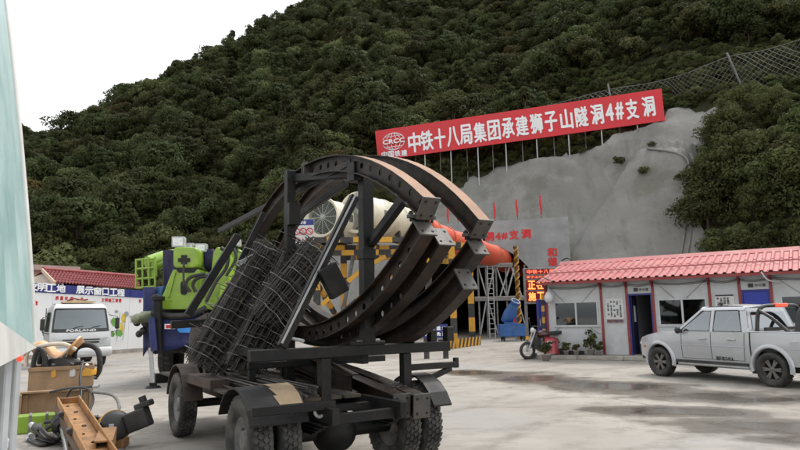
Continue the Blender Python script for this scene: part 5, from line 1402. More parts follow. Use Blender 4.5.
# chassis
for v in (-.38, .38): bar('chassis_rail', (-.75, v, .70), (5.0, v, .70), .08, .16)
for u in (-.6, .6, 1.6, 2.6, 3.8, 4.8): bar('cross_member', (u, -.34, .66), (u, .34, .66), .08, .10)
bar('bumper_beam', (4.85, -.95, .70), (4.85, .95, .70), .12, .16)
mb = MB(); mb.cyl((-.62, 0, .445), (.62, 0, .445), .085, n=14); mb.lathe([(.001, -.26), (.10, -.25), (.20, -.16), (.25, 0), (.20, .14), (.10, .24), (.001, .25)], (-.05, 0, .445), (0, 1, 0), 20)
mb.cyl((-.05, .2, .47), (-.05, 2.6, .62), .045, n=10); mb.build('rear_axle', black_steel, RIG)
mb = MB(); mb.cyl((-.8, 3.3, .44), (.8, 3.3, .44), .06, n=10); mb.build('front_axle', black_steel, RIG)
for v in (-.42, .42):
    for k in range(4): bar('leaf_spring', (-.62 + .09 * k, v, .60 - .035 * k), (.62 - .09 * k, v, .60 - .035 * k), .07, .02)
for v in (-.40, .40): bar('leaf_spring', (2.7, v, .56), (3.9, v, .56), .07, .07)
# wheels
TR_R, TR_W = .445, .235
for (u, v, s) in ((0, -.98, -1), (0, -.69, 1), (0, .70, -1), (0, .98, 1), (3.3, -.86, -1), (3.3, .86, 1)):
    wheel(RIG, (v, u, TR_R), 0, TR_R, TR_W, s, grey_steel if u else mat('dusty wheel steel', (0.10, .10, .10), .7, 0, .3, 6, dirt=(.24, .22, .19)), rubber, 'truck', .55, 40, 4)
# deck and rods lying on it
for i, v in enumerate(np.linspace(-.82, .82, 8)): bar('deck_plank', (-.15 if v < .2 else 1.4, v, .80), (4.6, v, .80), .2, .035, mat('dirty deck plank', (0.035, 0.03, 0.025), .85, 0, .35, 5, dirt=(.12, .09, .06)), .004)
# rear wing over the left pair with its tan patch
def wing(v0, v1, patch):
    mb = MB(); P = []
    for i in range(9):
        a = math.radians(25 + 130 * i / 8); P.append((-.0 + .56 * math.cos(math.pi - a), .445 + .53 * math.sin(a)))
    for (a, b_) in zip(P, P[1:]):
        mb.add([L(a[0], v0, a[1]), L(a[0], v1, a[1]), L(b_[0], v1, b_[1]), L(b_[0], v0, b_[1]), L(a[0], v0, a[1] - .02), L(a[0], v1, a[1] - .02), L(b_[0], v1, b_[1] - .02), L(b_[0], v0, b_[1] - .02)], [(0, 1, 2, 3), (7, 6, 5, 4), (0, 3, 7, 4), (1, 5, 6, 2), (0, 4, 5, 1), (3, 2, 6, 7)])
    o = mb.build('rear_wing', black_steel, RIG)
    if patch:
        mb = MB()
        for (a, b_) in zip(P[1:4], P[2:5]):
            mb.quad(L(a[0], v0 + .34, a[1] + .006), L(a[0], v1 - .02, a[1] + .006), L(b_[0], v1 - .02, b_[1] + .006), L(b_[0], v0 + .30, b_[1] + .006))
        mb.build('cardboard_patch', mat('tan cardboard', (0.36, 0.27, 0.17), .8, 0, .1, 6, dirt=(.2, .14, .09)), o)
wing(-1.14, -.55, True); wing(.92, 1.16, False)
bar('mudguard_bar', (-.56, -1.14, .80), (-.56, -.30, .79), .05, .085)
mb = MB(); mb.ring(L(-.52, -.44, .74), (0, 1, 0), .055, .018, 18, 6); mb.build('tow_ring', galv, RIG)
# rear frame
va, vb = pu(249, 353, UR)[0], pu(448, 347, UR)[0]
bar('rack_cross_beam', (UR, va, 1.275), (UR, vb, 1.275), .11, .115)
bar('rack_leg', (UR, -.2, .60), (UR, -.2, 1.215), .115); bar('rack_leg', (UR, .82, .78), (UR, .82, 1.215), .105)
bar('rack_foot', (UR, -.27, .63), (UR, -.10, .63), .16, .14)
bar('lower_cross_bar', (UR, -.14, .69), (UR, .405, .68), .07, .08)
bar('side_arm', (UR, .873, 1.05), (UR, 1.52, 1.05), .07, .07); bar('arm_end', (UR, 1.54, 1.01), (UR, 1.54, 1.13), .06, .05)
bar('arm_brace', (UR, .875, .82), (UR, 1.46, 1.01), .06, .06)
bar('main_post', (UR, .33, 1.333), (UR, .33, 3.40), .135); bar('post_shoe', (UR, .14, 1.35), (UR, .52, 1.35), .14, .04)
bar('beam_stub', (UR, 1.44, 1.333), (UR, 1.44, 1.50), .10); bar('beam_stub', (UR, 1.20, 1.333), (UR, 1.20, 1.47), .09)
mb = MB(); mb.cyl(L(UR, .20, 1.36), L(UR, .48, 1.37), .025, n=8); mb.build('bolt_bar', grey_steel, RIG)
d1 = pu(357, 197, UR); d0 = pu(281, 347, UR)
bar('main_brace', (UR - .02, d1[0] - .04, d1[1]), (UR - .02, d0[0], d0[1]), .075, .10)
bar('brace_highlight', (UR - .075, d1[0] - .045, d1[1] + .035), (UR - .075, d0[0] - .02, d0[1] + .04), .012, .02, mat('painted edge highlight', (.34, .34, .34), .4, .3), 0)  # thin pale strip that paints a highlight along the main brace
bar('gusset', (UR - .10, -.22, 2.18), (UR - .10, -.06, 1.88), .10, .22)
a0 = pv(371, 247, .40); a1 = pv(408, 198, .40)
bar('arch_prop', (a0[0], .36, a0[1]), (a1[0], .36, a1[1]), .085, .10)
bar('post_collar', (UR, .33, 2.28), (UR, .33, 2.40), .16)
bar('post_head', (UR + .05, .25, 3.18), (UR + .05, .25, 3.40), .18)
# front frame
UF = 2.3; p2 = pv(290, 171, .04)
UF = p2[0]; ZF = p2[1]
bar('front_post', (UF, .04, .82), (UF, .04, ZF), .12)
bar('top_rail', (UR + .07, .33, 3.30), (UF - .02, .10, ZF - .10), .09, .10)
r1 = pv(224, 231, .30)
bar('long_rail', (UR + .1, .22, 3.42), (r1[0], .22, r1[1]), .07, .085)
bar('front_clamp', (UF - .05, .06, ZF - .75), (UF - .05, .06, ZF - .45), .16)
e0 = pv(297, 216, .34); e1 = pv(345, 183, .34); bar('rack_brace', (e0[0], .36, e0[1]), (e1[0], .36, e1[1]), .07, .08)
bar('deck_rail', (UR + .06, .33, 1.17), (4.2, .33, 1.17), .09, .10); bar('deck_rail', (UR + .06, -.55, 1.24), (3.6, -.55, 1.24), .09, .10)
for u in (1.2, 2.4, 3.6): bar('deck_cross', (u, -.60, 1.08), (u, 1.3, 1.08), .08, .08); bar('deck_leg', (u, .33, .82), (u, .33, 1.04), .08); bar('deck_leg', (u, -.55, .82), (u, -.55, 1.04), .08)
f0_ = pu(238, 235, 3.0); f1_ = pu(188, 315, 3.0); bar('front_brace', (3.0, f0_[0], f0_[1]), (3.0, f1_[0], f1_[1]), .085, .11)
h0 = pu(171, 325, 3.0); h1 = pu(243, 320, 3.0); bar('front_cross_bar', (3.0, h0[0], h0[1]), (3.0, h1[0] + .5, h1[1] + .02), .09, .11)
f2_ = pu(252, 232, 2.2); f3_ = pu(236, 262, 2.2); bar('mesh_stop', (2.0, f3_[0], f3_[1]), (2.0, f2_[0] + .1, f2_[1] + .25), .05, .07)
mb = MB(); mb.cyl(L(.0, -.4, 1.40), L(2.6, .2, 1.42), .02, n=6); mb.build('loose_rod', galv, RIG)
# engine hood and front wings, rusted
rusty = mat('rusted panel', (0.045, 0.03, 0.024), .8, 0, .35, 5, .2, 30, dirt=(.10, .075, .06), damt=.45, dscale=3)
mb = MB(); mb.prism([(3.75, .82), (4.85, .82), (4.85, 1.35), (4.70, 1.62), (3.75, 1.75)], (-.42, 0, 0), V(0, 1, 0), Z_, V(.84, 0, 0)); mb.build('engine_hood', rusty, RIG, .03, 2)
for s in (-1, 1):
    mb = MB(); P = [(3.3 + .56 * math.cos(math.radians(a)), .445 + .56 * math.sin(math.radians(a))) for a in range(10, 171, 20)]
    for (a, b_) in zip(P, P[1:]): mb.beam(L(a[0], s * .84, a[1]), L(b_[0], s * .84, b_[1]), .26, .02)
    mb.build('front_wing', rusty, RIG)
    bar('running_board', (2.62, s * .84, .86), (1.5, s * .84, .86), .24, .12, rusty)
    bar('wing_strut', (2.3, s * .74, .86), (2.2, s * .44, .55), .05, .05); bar('wing_strut', (1.7, s * .74, .86), (2.1, s * .44, .48), .05, .05)
mb = MB(); mb.lathe([(.001, -.3), (.14, -.3), (.17, -.26), (.17, .26), (.14, .3), (.001, .3)], L(1.6, -.55, .60), (0, 1, 0), 16); mb.build('air_tank', black_steel, RIG)

# ------------------------------------------------------------------ I-beams
def ibeam(name, label, pts, v, depth, fw, holes, top_m, group, plates=(True, True), fl=.014, hole_r=.036):
    """an I-beam along pts = [(u, z, normal u, normal z)] in the vertical plane v"""
    base = W(pts[0][0], v, min(p[1] for p in pts)); t = thing(name, label, 'steel beam', base, 0, group)
    d = depth / 2; web = MB(base); n = len(pts)
    def Q(i, r, dv): u, z, nu, nz_ = pts[i]; return W(u + nu * r, v + dv, z + nz_ * r)
    def Qf(f, r, dv):
        i = min(int(f), n - 2); g = f - i; return Q(i, r, dv).lerp(Q(i + 1, r, dv), g)
    for sdv in (-.006, .006):
        for i in range(n - 1):
            if holes and holes[0] <= i <= holes[1]:
                o8 = [Qf(i, -d, sdv), Qf(i + .5, -d, sdv), Qf(i + 1, -d, sdv), Qf(i + 1, 0, sdv), Qf(i + 1, d, sdv), Qf(i + .5, d, sdv), Qf(i, d, sdv), Qf(i, 0, sdv)]
                c = Qf(i + .5, 0, sdv); ex = (Qf(i + 1, 0, sdv) - Qf(i, 0, sdv)).normalized(); ey = (Qf(i + .5, d, sdv) - c).normalized()
                i8 = [c + (ex * math.cos(a) + ey * math.sin(a)) * hole_r for a in [math.radians(225 + 45 * k) for k in range(8)]]
                web.add(o8 + i8, [(k, (k + 1) % 8, 8 + (k + 1) % 8, 8 + k) for k in range(8)])
            else: web.quad(Q(i, -d, sdv), Q(i + 1, -d, sdv), Q(i + 1, d, sdv), Q(i, d, sdv))
    web.build('web', dark_beam, t)
    for nm, r0, r1, mm in (('outer_flange', d - fl, d, top_m), ('inner_flange', -d, -d + fl, dark_beam)):
        mb = MB(base)
        rows = [[Q(i, r0, -fw / 2), Q(i, r0, fw / 2), Q(i, r1, fw / 2), Q(i, r1, -fw / 2)] for i in range(n)]
        for i in range(n - 1):
            for j in range(4):
                mi = 1 if (nm[0] == 'o' and j == 2) else 0
                mb.quad(rows[i][j], rows[i][(j + 1) % 4], rows[i + 1][(j + 1) % 4], rows[i + 1][j], mi)
        mb.quad(*rows[0]); mb.quad(*rows[-1]); mb.build(nm, [dark_beam, mm], t)
    for e, on in ((0, plates[0]), (n - 1, plates[1])):
        if not on: continue
        c = Q(e, 0, 0); nv = (Q(e, 1, 0) - c).normalized(); tv = nv.cross(rr); hw_, hh = fw / 2 + .022, d + .02; s = 1 if e else -1
        tv = (Q(1, 0, 0) - Q(0, 0, 0)).normalized() if e == 0 else (Q(n - 1, 0, 0) - Q(n - 2, 0, 0)).normalized()
        o = c + tv * (s * .012) ; mb = MB(base)
        R = Matrix((rr, tv, nv)).transposed(); mb.box(o, (hw_ * 2, .02, hh * 2), R); pl = mb.build('end_plate', plate_steel, t, .003)
        for a in (-1, 1):
            for b_ in (-1, 1):
                q = o + rr * a * hw_ * .58 + nv * b_ * hh * .60; mb = MB(base); mb.cyl(q - tv * .0112, q + tv * .0112, .016, n=10); mb.build('bolt_hole', hole_dark, pl)
    return t
def circ(uc, zc, R, u0, u1, n, up=True):
    out = []
    a0 = math.asin((u0 - uc) / R); a1 = math.asin((u1 - uc) / R)
    for i in range(n + 1):
        a = a0 + (a1 - a0) * i / n; nu, nz_ = math.sin(a), math.cos(a)
        out.append((uc + nu * R, zc + nz_ * R, nu, nz_) if up else (uc + nu * R, zc - nz_ * R, -nu, nz_))
    return out
GA = 'curved steel arch beams on the rack'
D_, FWD = .20, .15
ua = circ(1.09, -.72, 4.26, -1.53, 1.16, 13); ibeam('arch_beam', 'upper steel arch with a row of web holes, nearest the black post', ua, .2, D_, FWD, (0, 12), rust_top, GA)
ub = circ(1.09, -.72, 4.26, 1.24, 4.30, 13); ibeam('arch_beam', 'brown steel arch segment falling away behind the front post', ub, .2, D_, FWD, None, dark_beam, GA)
uc_ = circ(1.70, -.535, 4.30, -1.33, 4.75, 26); ibeam('arch_beam', 'rightmost upper steel arch with a dusty orange top flange', uc_, 1.0, D_, FWD, None, rust_top, GA)
ibeam('arch_beam', 'lower holed steel beam bolted under the nearest upper arch', circ(1.32, 5.73, 4.29, -1.46, 3.7, 26, False), .2, D_, FWD, (1, 24), dark_beam, GA)
ibeam('arch_beam', 'lower holed steel beam lying next outward of the bolted one', circ(1.25, 5.47, 4.10, -1.44, 3.6, 26, False), .42, D_, FWD, (1, 24), dark_beam, GA)
ibeam('arch_beam', 'lower solid steel beam bolted under the rightmost upper arch', circ(1.36, 5.75, 4.30, -1.25, 3.6, 26, False), 1.0, D_, FWD, None, dark_beam, GA)
ibeam('arch_beam', 'lowest solid steel beam, its bare end plate hanging low on the right', circ(1.22, 5.58, 4.34, -1.22, 3.4, 26, False), .86, D_ + .02, FWD, None, dark_beam, GA)
# clamps where upper and lower arches meet
for (v, px, py, lab) in ((.2, 421.5, 217, 'bolted clamp joining the holed arches'), (1.0, 475, 235.5, 'bolted clamp joining the rightmost arches')):
    u0, z0 = pv(px, py, v); c = W(u0, v, z0); t = thing('beam_clamp', lab, 'clamp', c)
    mb = MB(c); mb.beam(c - rr * .15, c + rr * .15, .06, .035); mb.build('strap', plate_steel, t, .004)
    for s in (-1, 1):
        mb = MB(c); q = c + rr * s * .12; mb.cyl(q - V(0, 0, .05), q + V(0, 0, .05), .014, n=8); mb.cyl(q + V(0, 0, .017), q + V(0, 0, .035), .026, n=6); mb.build('bolt', black_steel, t)
# straight beams lying on the bed, end plates to the rear
for i, (v, px, py, lab) in enumerate(((.50, 401, 405.5, 'black I-beam on the truck bed, left end plate of the low pair'), (.71, 421, 405.5, 'black I-beam on the truck bed, right end plate of the low pair'), (.28, 352, 384, 'black I-beam on the truck bed, set back behind the low pair'))):
    u0, z0 = pv(px, py, v)
    pts = []
    for k in range(10):
        f = k / 9; u = u0 + f * (3.9 - .3 * i); z = z0 + .33 * f + .05 * math.sin(math.pi * f); pts.append((u, z, -.07, .997))
    ibeam('bed_beam', lab, pts, v, .215, .17, None, dark_beam, 'beams lying on the truck bed', (i < 2, True))
# rods lying on the bed
rb = thing('rod_bundle', 'bundle of thin steel rods lying along the left of the truck bed', 'steel rods', W(.1, -.5, .82)); r0 = random.Random(3)
for k in range(26):
    v = -.80 + .55 * r0.random(); z = .835 + .10 * r0.random(); mb = MB(rb.location); a = W(-.25 + .3 * r0.random(), v, z); b_ = W(2.2 + .7 * r0.random(), v + r0.uniform(-.06, .06), z + r0.uniform(-.01, .03))
    mb.cyl(a, b_, .011, n=6); mb.build('rod', rebar_m, rb)
# ------------------------------------------------------------------ bundles of welded mesh
def mesh_bundle(label, pb, ptop, u, wid, dep, seed, nbar=190, nh=11):
    v0, z0 = pu(pb[0], pb[1], u); v1, z1 = pu(ptop[0], ptop[1], u)
    A = W(u, v0, z0); B = W(u - .25, v1, z1); ax = (B - A).normalized(); Ln = (B - A).length; sd_ = ax.cross(rf).normalized(); dp = ax.cross(sd_).normalized()
    t = thing('mesh_bundle', label, 'steel mesh', A, 0, 'bundles of welded wire mesh'); r = random.Random(seed); mb = MB(A)
    for k in range(nbar):
        s = r.choice([-1, -.6, -.2, .2, .6, 1]) * wid / 2 + r.uniform(-.015, .015); d = r.uniform(-1, 1) * dep / 2
        e0 = r.uniform(-.05, .12); e1 = r.uniform(-.12, .06)
        p0 = A + sd_ * s + dp * d + ax * e0; p1 = B + sd_ * (s + r.uniform(-.03, .03)) + dp * (d + r.uniform(-.02, .02)) + ax * e1
        m_ = p0.lerp(p1, .5) + sd_ * r.uniform(-.025, .025) + dp * r.uniform(-.02, .02); mb.tube([p0, m_, p1], .0075, 4)
    o = mb.build('long_bars', rebar_m, t); o['kind'] = 'stuff'
    for j in range(nh):
        f = (j + .5) / nh; c = A.lerp(B, f)
        for q in range(3):
            mb = MB(A); pts = []; dd = (dep / 2 + .012 + .012 * q) if q < 2 else -dep / 2; sl = r.uniform(-.05, .05)
            ext0 = r.uniform(.02, .16); ext1 = r.uniform(.02, .20)
            for i in range(8):
                g = i / 7; s = -wid / 2 - ext0 + (wid + ext0 + ext1) * g
                pts.append(c + sd_ * s + dp * (dd + r.uniform(-.015, .015) + .012 * math.sin(math.pi * g)) + ax * (sl * (g - .5) + r.uniform(-.012, .012) + (.05 * q) + .05 * math.sin(2.5 * g)))
            mb.tube(smooth_path(pts, 3), .0075 if q == 0 else .006, 5); mb.build('cross_wire', rebar_lt if q == 0 else rebar_m, t)
    # the many short wire ends in the core
    mb = MB(A)
    for k in range(260):
        f = r.random(); s = r.uniform(-1, 1) * wid / 2; d = r.uniform(-1, 1) * dep / 2; c = A.lerp(B, f) + sd_ * s + dp * d
        q = sd_ * r.uniform(.04, .16) * r.choice((-1, 1)) + dp * r.uniform(-.09, .09) + ax * r.uniform(-.03, .03); mb.tube([c - q, c + q], .005, 3)
    o = mb.build('wire_ends', rebar_m, t); o['kind'] = 'stuff'
mesh_bundle('bundle of dark welded wire mesh, leftmost, leaning up from the truck edge', (203, 366), (268, 252), 2.15, .48, .36, 1)
mesh_bundle('bundle of dark welded wire mesh leaning up in the middle', (242, 370), (300, 250), 1.85, .48, .36, 2)
mesh_bundle('short bundle of wire mesh on top, its cut end by the striped gantry', (262, 318), (312, 250), 1.5, .32, .30, 4, 110, 6)
ba = W(2.0, *pu(237, 263, 2.0)); bb = W(1.8, *pu(268, 247, 1.8)); an = thing('angle_bar', 'bare bright angle bar resting across the top of the mesh', 'steel bar', ba)
mb = MB(ba); mb.beam(ba, bb, .07, .012); mb.build('flange', galv, an); mb = MB(ba); mb.beam(ba - V(0, 0, .032) , bb - V(0, 0, .032), .012, .05); mb.build('upstand', galv, an)
ca = W(1.5, *pu(243, 262, 1.5)); cr = thing('cardboard_scrap', 'torn tan board scrap caught beside the mesh', 'scrap', ca)
mb = MB(ca); mb.beam(W(2.6, *pu(226, 282, 2.6)), W(2.6, *pu(235, 295, 2.6)), .10, .02); mb.build('board', mat('pinkish board', (.40, .28, .22), .8), cr)

# ================================================================== DRILLING JUMBO
JY = 16.4
def J(px, py, Y=JY): return at_y(px, py, Y)
jb = V(J(190, 360).x, JY, 0)
JB = thing('drilling_jumbo', 'lime green tunnel drilling rig with folded booms over a navy tarpaulin', 'drilling rig', jb)
def slab(name, poly, Y, depth, m, parent=JB, bevel=.02, seg=2):
    mb = MB(jb); P = [J(x, y, Y) for x, y in poly]; n = len(P); Q = [p + V(p.x * depth / Y * .15, depth, 0) for p in P]
    mb.add(P + Q, [tuple(range(n - 1, -1, -1)), tuple(range(n, 2 * n))] + [(i, (i + 1) % n, n + (i + 1) % n, n + i) for i in range(n)]); return mb.build(name, m, parent, bevel, seg)
def rr_(x0, y0, x1, y1, r=3, n=3):
    out = []
    for cx, cy, a0 in ((x1 - r, y0 + r, -90), (x1 - r, y1 - r, 0), (x0 + r, y1 - r, 90), (x0 + r, y0 + r, 180)):
        for i in range(n + 1):
            a = math.radians(a0 + 90 * i / n); out.append((cx + r * math.cos(a), cy + r * math.sin(a)))
    return out
# carrier and tarpaulins
slab('carrier', [(146, 332), (236, 330), (236, 352), (148, 354)], 16.9, 5.5, black_steel)
def cloth(name, x0, y0, x1, y1, Y, seed, m=tarp, amp=.06, dy=0.0, nx=14, ny=8, low=5):
    mb = MB(jb); r = random.Random(seed); rows = []
    for j in range(ny + 1):
        row = []
        for i in range(nx + 1):
            f, g_ = i / nx, j / ny; yb = y1 + (low * math.sin(f * 5 + seed) if j == ny else 0)
            p = J(x0 + (x1 - x0) * f, y0 + (yb - y0) * g_, Y); row.append(p + V(0, amp * (noise.noise((f * 7 + seed, g_ * 2.2, seed)) + .5 * math.sin(f * 21 + g_ * 2)) + dy * f, 0))
        rows.append(row)
    n = nx + 1; P = [p for q in rows for p in q]; mb.add(P, [(j * n + i, j * n + i + 1, (j + 1) * n + i + 1, (j + 1) * n + i) for j in range(ny) for i in range(nx)], 0, True)
    o = mb.build(name, m, JB); s = o.modifiers.new('thick', 'SOLIDIFY'); s.thickness = .012; return o
cloth('front_tarpaulin', 150, 317, 232, 346, 16.2, 1)
cloth('side_tarpaulin', 143, 287, 156, 352, 16.6, 2, amp=.05, nx=6, ny=12)
cloth('boom_tarpaulin', 163, 250, 176, 300, 17.2, 3, mat('violet blue tarpaulin', (.014, .010, .06), .6, 0, .3, 2, .5, 9), .1, nx=7, ny=10)
cloth('boom_tarpaulin', 197, 249, 214, 268, 17.0, 4, MATS['violet blue tarpaulin'], .08, nx=6, ny=5)
slab('blue_panel', [(147, 288), (164, 286), (160, 301), (146, 304)], 16.7, .5, blue_paint); slab('blue_patch', rr_(177, 323.5, 208, 333, 4), 16.05, .05, mat('light blue sticker', (.03, .22, .62), .4))
st1 = slab('sticker', [(164.5, 324), (175, 324), (175, 329), (164.5, 329)], 16.04, .02, print_w, bevel=0); slab('sticker_mark', [(166, 325), (170.5, 325), (170.5, 328.2), (166, 328.2)], 16.03, .012, print_red, st1, 0)
# turntable and the two boom towers
slab('turntable', [(159, 299), (236, 297), (240, 306), (236, 309.5), (158, 309.5)], 16.3, 1.5, lime)
t1 = slab('boom_tower', [(160, 299.5), (164, 292), (170, 276), (173, 269.5), (199, 269.5), (200.5, 280), (201.5, 299.5)], 16.35, .9, lime)
h1_ = slab('boom_head', rr_(173, 247, 197, 268, 4), 16.3, .95, lime, bevel=.04)
slab('slot', rr_(180.5, 281, 187, 295, 3), 16.335, .05, dark_in, t1, 0)
slab('cross_slot', [(178, 258), (181, 258), (181, 255), (187, 255), (187, 258), (190, 258), (190, 262), (187, 262), (187, 264), (181, 264), (181, 262), (178, 262)], 16.285, .05, dark_in, h1_, 0)
slab('neck', [(175, 268), (197, 268), (194, 272.5), (178, 272.5)], 16.32, .8, dark_in)
slab('rib', [(167, 297), (174, 272), (175.5, 272), (169, 297)], 16.30, .1, lime, t1, .005)
slab('boom_arm', rr_(195, 250, 210, 273, 5), 17.3, 1.6, lime, bevel=.04); slab('slot', rr_(200, 259, 204.5, 270, 2), 17.28, .05, dark_in, JB, 0)
slab('valve_block', rr_(196, 274, 209, 297, 1.5), 16.8, .5, galv)
t2 = slab('boom_tower', [(203, 300), (211, 270), (213, 252), (217, 246.5), (225, 249), (229, 258), (231, 300)], 16.5, .9, lime, bevel=.04)
slab('boom_tower', [(218, 302), (221, 285), (228, 283), (235, 304)], 16.1, .5, lime)
slab('boom_arm', [(222, 249), (231, 245), (243, 252), (243, 282), (237, 284), (231, 262)], 17.2, 1.2, lime, bevel=.04)
slab('orange_box', rr_(212, 310, 223, 317, 1), 16.3, .3, orange_p); slab('orange_box', rr_(159, 313, 172, 317, 1), 16.3, .2, orange_p)
slab('undercarriage', [(152, 309), (236, 309), (236, 318), (152, 318)], 16.7, 3, black_steel)
# flood lamps
for (x0, y0, x1, y1, Y) in ((171.5, 236.5, 184, 247, 16.6), (183.5, 243, 193.5, 251, 16.9), (194.5, 243.5, 206, 252, 16.9), (233.5, 239, 240, 246, 17.1)):
    l = slab('flood_lamp', rr_(x0, y0, x1, y1, 1), Y, .22, galv, bevel=.01); slab('lens', rr_(x0 + 1.3, y0 + 1.3, x1 - 1.3, y1 - 1.3, .6), Y - .012, .01, lens_m, l, 0)
    c = J((x0 + x1) / 2, y1, Y + .1); mb = MB(jb); mb.cyl(c + V(0, 0, .02), c - V(0, 0, .22), .03, n=6); mb.build('lamp_bracket', black_steel, JB)
# left boom with its cage
mb = MB(jb); mb.tube([J(176, 258, 18.2), J(163, 259, 18.0), J(148, 263, 17.6)], [.26, .24, .20], 12); mb.build('left_boom', lime, JB)
mb = MB(jb); mb.cyl(J(166, 262, 17.9), J(149, 268, 17.6), .13, n=12); mb.build('left_cylinder', lime, JB)
for Y in (17.2, 18.1):
    for x in (136, 142.5, 149, 155):
        mb = MB(jb); mb.cyl(J(x, 288, Y), J(x, 259 - (x - 136) * .12, Y), .028, n=6); mb.build('cage_bar', lime, JB)
    for y in (260, 269, 279, 288):
        mb = MB(jb); mb.cyl(J(136, y, Y), J(155, y - 1.5, Y), .028, n=6); mb.build('cage_rail', lime, JB)
for x, y in ((136, 260), (136, 288), (155, 258), (155, 287)):
    mb = MB(jb); mb.cyl(J(x, y, 17.2), J(x, y, 18.1), .028, n=6); mb.build('cage_rail', lime, JB)
slab('cage_plate', [(146, 262), (156, 260), (157, 276), (147, 280)], 17.25, .06, lime)
# rock drill poking out on the left, black column, outrigger
mb = MB(jb); mb.lathe([(.001, -.45), (.12, -.45), (.15, -.3), (.17, -.05), (.13, .0), (.13, .2), (.08, .3), (.001, .32)], J(142, 318, 16.2), (J(133, 319, 16.0) - J(152, 316, 16.6)).normalized(), 16); mb.build('rock_drill', mat('greenish cast metal', (.23, .27, .17), .5, .3, .3, 8, dirt=(.12, .11, .09)), JB)
for (x, y, r_) in ((137, 322.5, .10), (146, 323, .12), (139, 334, .09), (143, 331, .10)):
    mb = MB(jb); mb.ball(J(x, y, 16.3), r_, 10); mb.build('drill_fitting', black_pl, JB)
slab('black_column', [(153, 300), (160, 299), (161, 354), (154, 354)], 15.9, .22, black_steel)
slab('column_cap', rr_(152, 296, 161.5, 300.5, 1), 15.85, .3, black_steel)
fo = at_z(153, 388); mb = MB(jb); tp_ = at_y(151.5, 318, fo.y); mb.cyl(fo + V(0, 0, .05), V(tp_.x, fo.y, .98), .052, n=14); mb.build('outrigger_rod', galv, JB)
mb = MB(jb); mb.cyl(V(fo.x, fo.y, .90), V(tp_.x, fo.y, tp_.z), .085, n=14); mb.build('outrigger_tube', tarp, JB)
mb = MB(jb); mb.cyl(fo, fo + V(0, 0, .05), .20, .15, n=16); mb.cyl(fo + V(0, 0, .05), fo + V(0, 0, .13), .09, n=12); mb.build('outrigger_foot', black_steel, JB)
mb = MB(jb); mb.beam(V(tp_.x, fo.y, 1.45), J(156, 322, 16.4), .12, .12); mb.build('outrigger_arm', black_steel, JB)
for (px, Y, s) in ((172, 18.4, -1), (232, 18.4, 1)):
    c = J(px, 340, Y); w_ = wheel(JB, (c.x - jb.x, Y - jb.y, .60), 0, .60, .40, s, black_steel, rubber_dk, 'truck', .5, 26, 2)
for pts, r_ in (([(190, 292), (186, 284), (191, 277), (205, 274)], .045), ([(196, 292), (193, 284), (198, 278), (208, 276)], .045), ([(152, 313), (168, 316), (190, 315), (206, 308)], .08), ([(221, 248), (228, 254), (226, 268), (216, 282), (206, 302)], .05), ([(184, 262), (183.5, 276), (184, 286)], .03), ([(152, 298), (157, 295), (160, 299), (157, 303)], .03), ([(232, 246), (236, 258), (226, 276)], .04)):
    mb = MB(jb); mb.tube(smooth_path([J(x, y, 16.15 - .02 * i) for i, (x, y) in enumerate(pts)], 5), r_, 8); mb.build('hose', hose_m, JB)

# ================================================================== WHITE TRUCK
FA = math.radians(36); fp = at_z(79, 367); FT = thing('white_truck', 'white light tank truck with dark windscreen facing the yard', 'truck', fp, FA)
cab_m = mat('white cab paint', (.52, .53, .54), .35, 0, .04, 3, coat=.4, dirt=(.36, .33, .29), damt=.3, dscale=2)
CWd = 1.03
def crow(y, z, w, bow=.10): return [V(w * j / 6, y - bow * (1 - (j / 6) ** 2), z) for j in range(-6, 7)]
prof = [(-.02, .42, .98), (-.08, .62, 1.02), (-.10, .95, 1.03), (-.06, 1.22, 1.03), (.02, 1.34, 1.02), (.22, 2.06, .93), (.30, 2.22, .88), (.50, 2.32, .80), (1.0, 2.36, .74), (1.5, 2.34, .76), (1.62, 2.2, .85)]
mb = MB(); loft(mb, [crow(y, z, w, .10 if z < 2.2 else .05) for y, z, w in prof]); mb.build('cab_front', cab_m, FT)
for s in (-1, 1):
    mb = MB(); a = [(p[0], p[1], p[2]) for p in prof]; loft(mb, [[V(s * w, y, z), V(s * min(1.03, w + .01), 1.6 if z > 1 else 1.5, z)] for y, z, w in a[:8]]); mb.build('cab_side', cab_m, FT)
    mb = MB(); mb.add([V(s * 1.036, .22, 1.30), V(s * .965, .42, 2.02), V(s * .965, 1.35, 2.02), V(s * 1.036, 1.35, 1.30)], [(0, 1, 2, 3)]); mb.build('side_window', glass_d, FT)
    mb = MB(); mb.b2((s * 1.26 - .075, -.02, 1.36), (s * 1.26 + .075, .08, 1.78)); mb.build('mirror', black_pl, FT, .03, 2)
    mb = MB(); mb.tube([V(s * .98, .2, 1.9), V(s * 1.26, .03, 1.82), V(s * 1.26, .03, 1.30), V(s * 1.0, .1, 1.22)], .015, 6); mb.build('mirror_arm', black_pl, FT)
    mb = MB(); loft(mb, [[V(s * (.62 + .40 * f), -.165 + .10 * f * f, z0 + .06 * f) for f in (0, .33, .66, 1)] for z0 in (.80, .88, .98, 1.02)]); o_ = mb.build('headlight', lens_m, FT)
    wheel(FT, (s * .85, .55, .39), 0, .39, .22, s, white_p, rubber_dk, 'truck', .58, 30, 3)
    wheel(FT, (s * .80, 3.4, .39), 0, .39, .4, s, white_p, rubber_dk, 'truck', .58, 30, 3)
mb = MB(); loft(mb, [crow(.012 + (z - 1.34) * .278 - .012, z, w, .105) for z, w in ((1.30, .93), (1.5, .91), (1.75, .885), (2.10, .83))]); ws_ = mb.build('windscreen', glass('windscreen glass', (.35, .40, .40), .12), FT)
mb = MB(); loft(mb, [crow(.006 + (z - 1.34) * .278 - .022, z, w, .105) for z, w in ((1.27, .955), (1.34, .945), (1.40, .935))]); mb.build('windscreen_base', black_pl, FT)
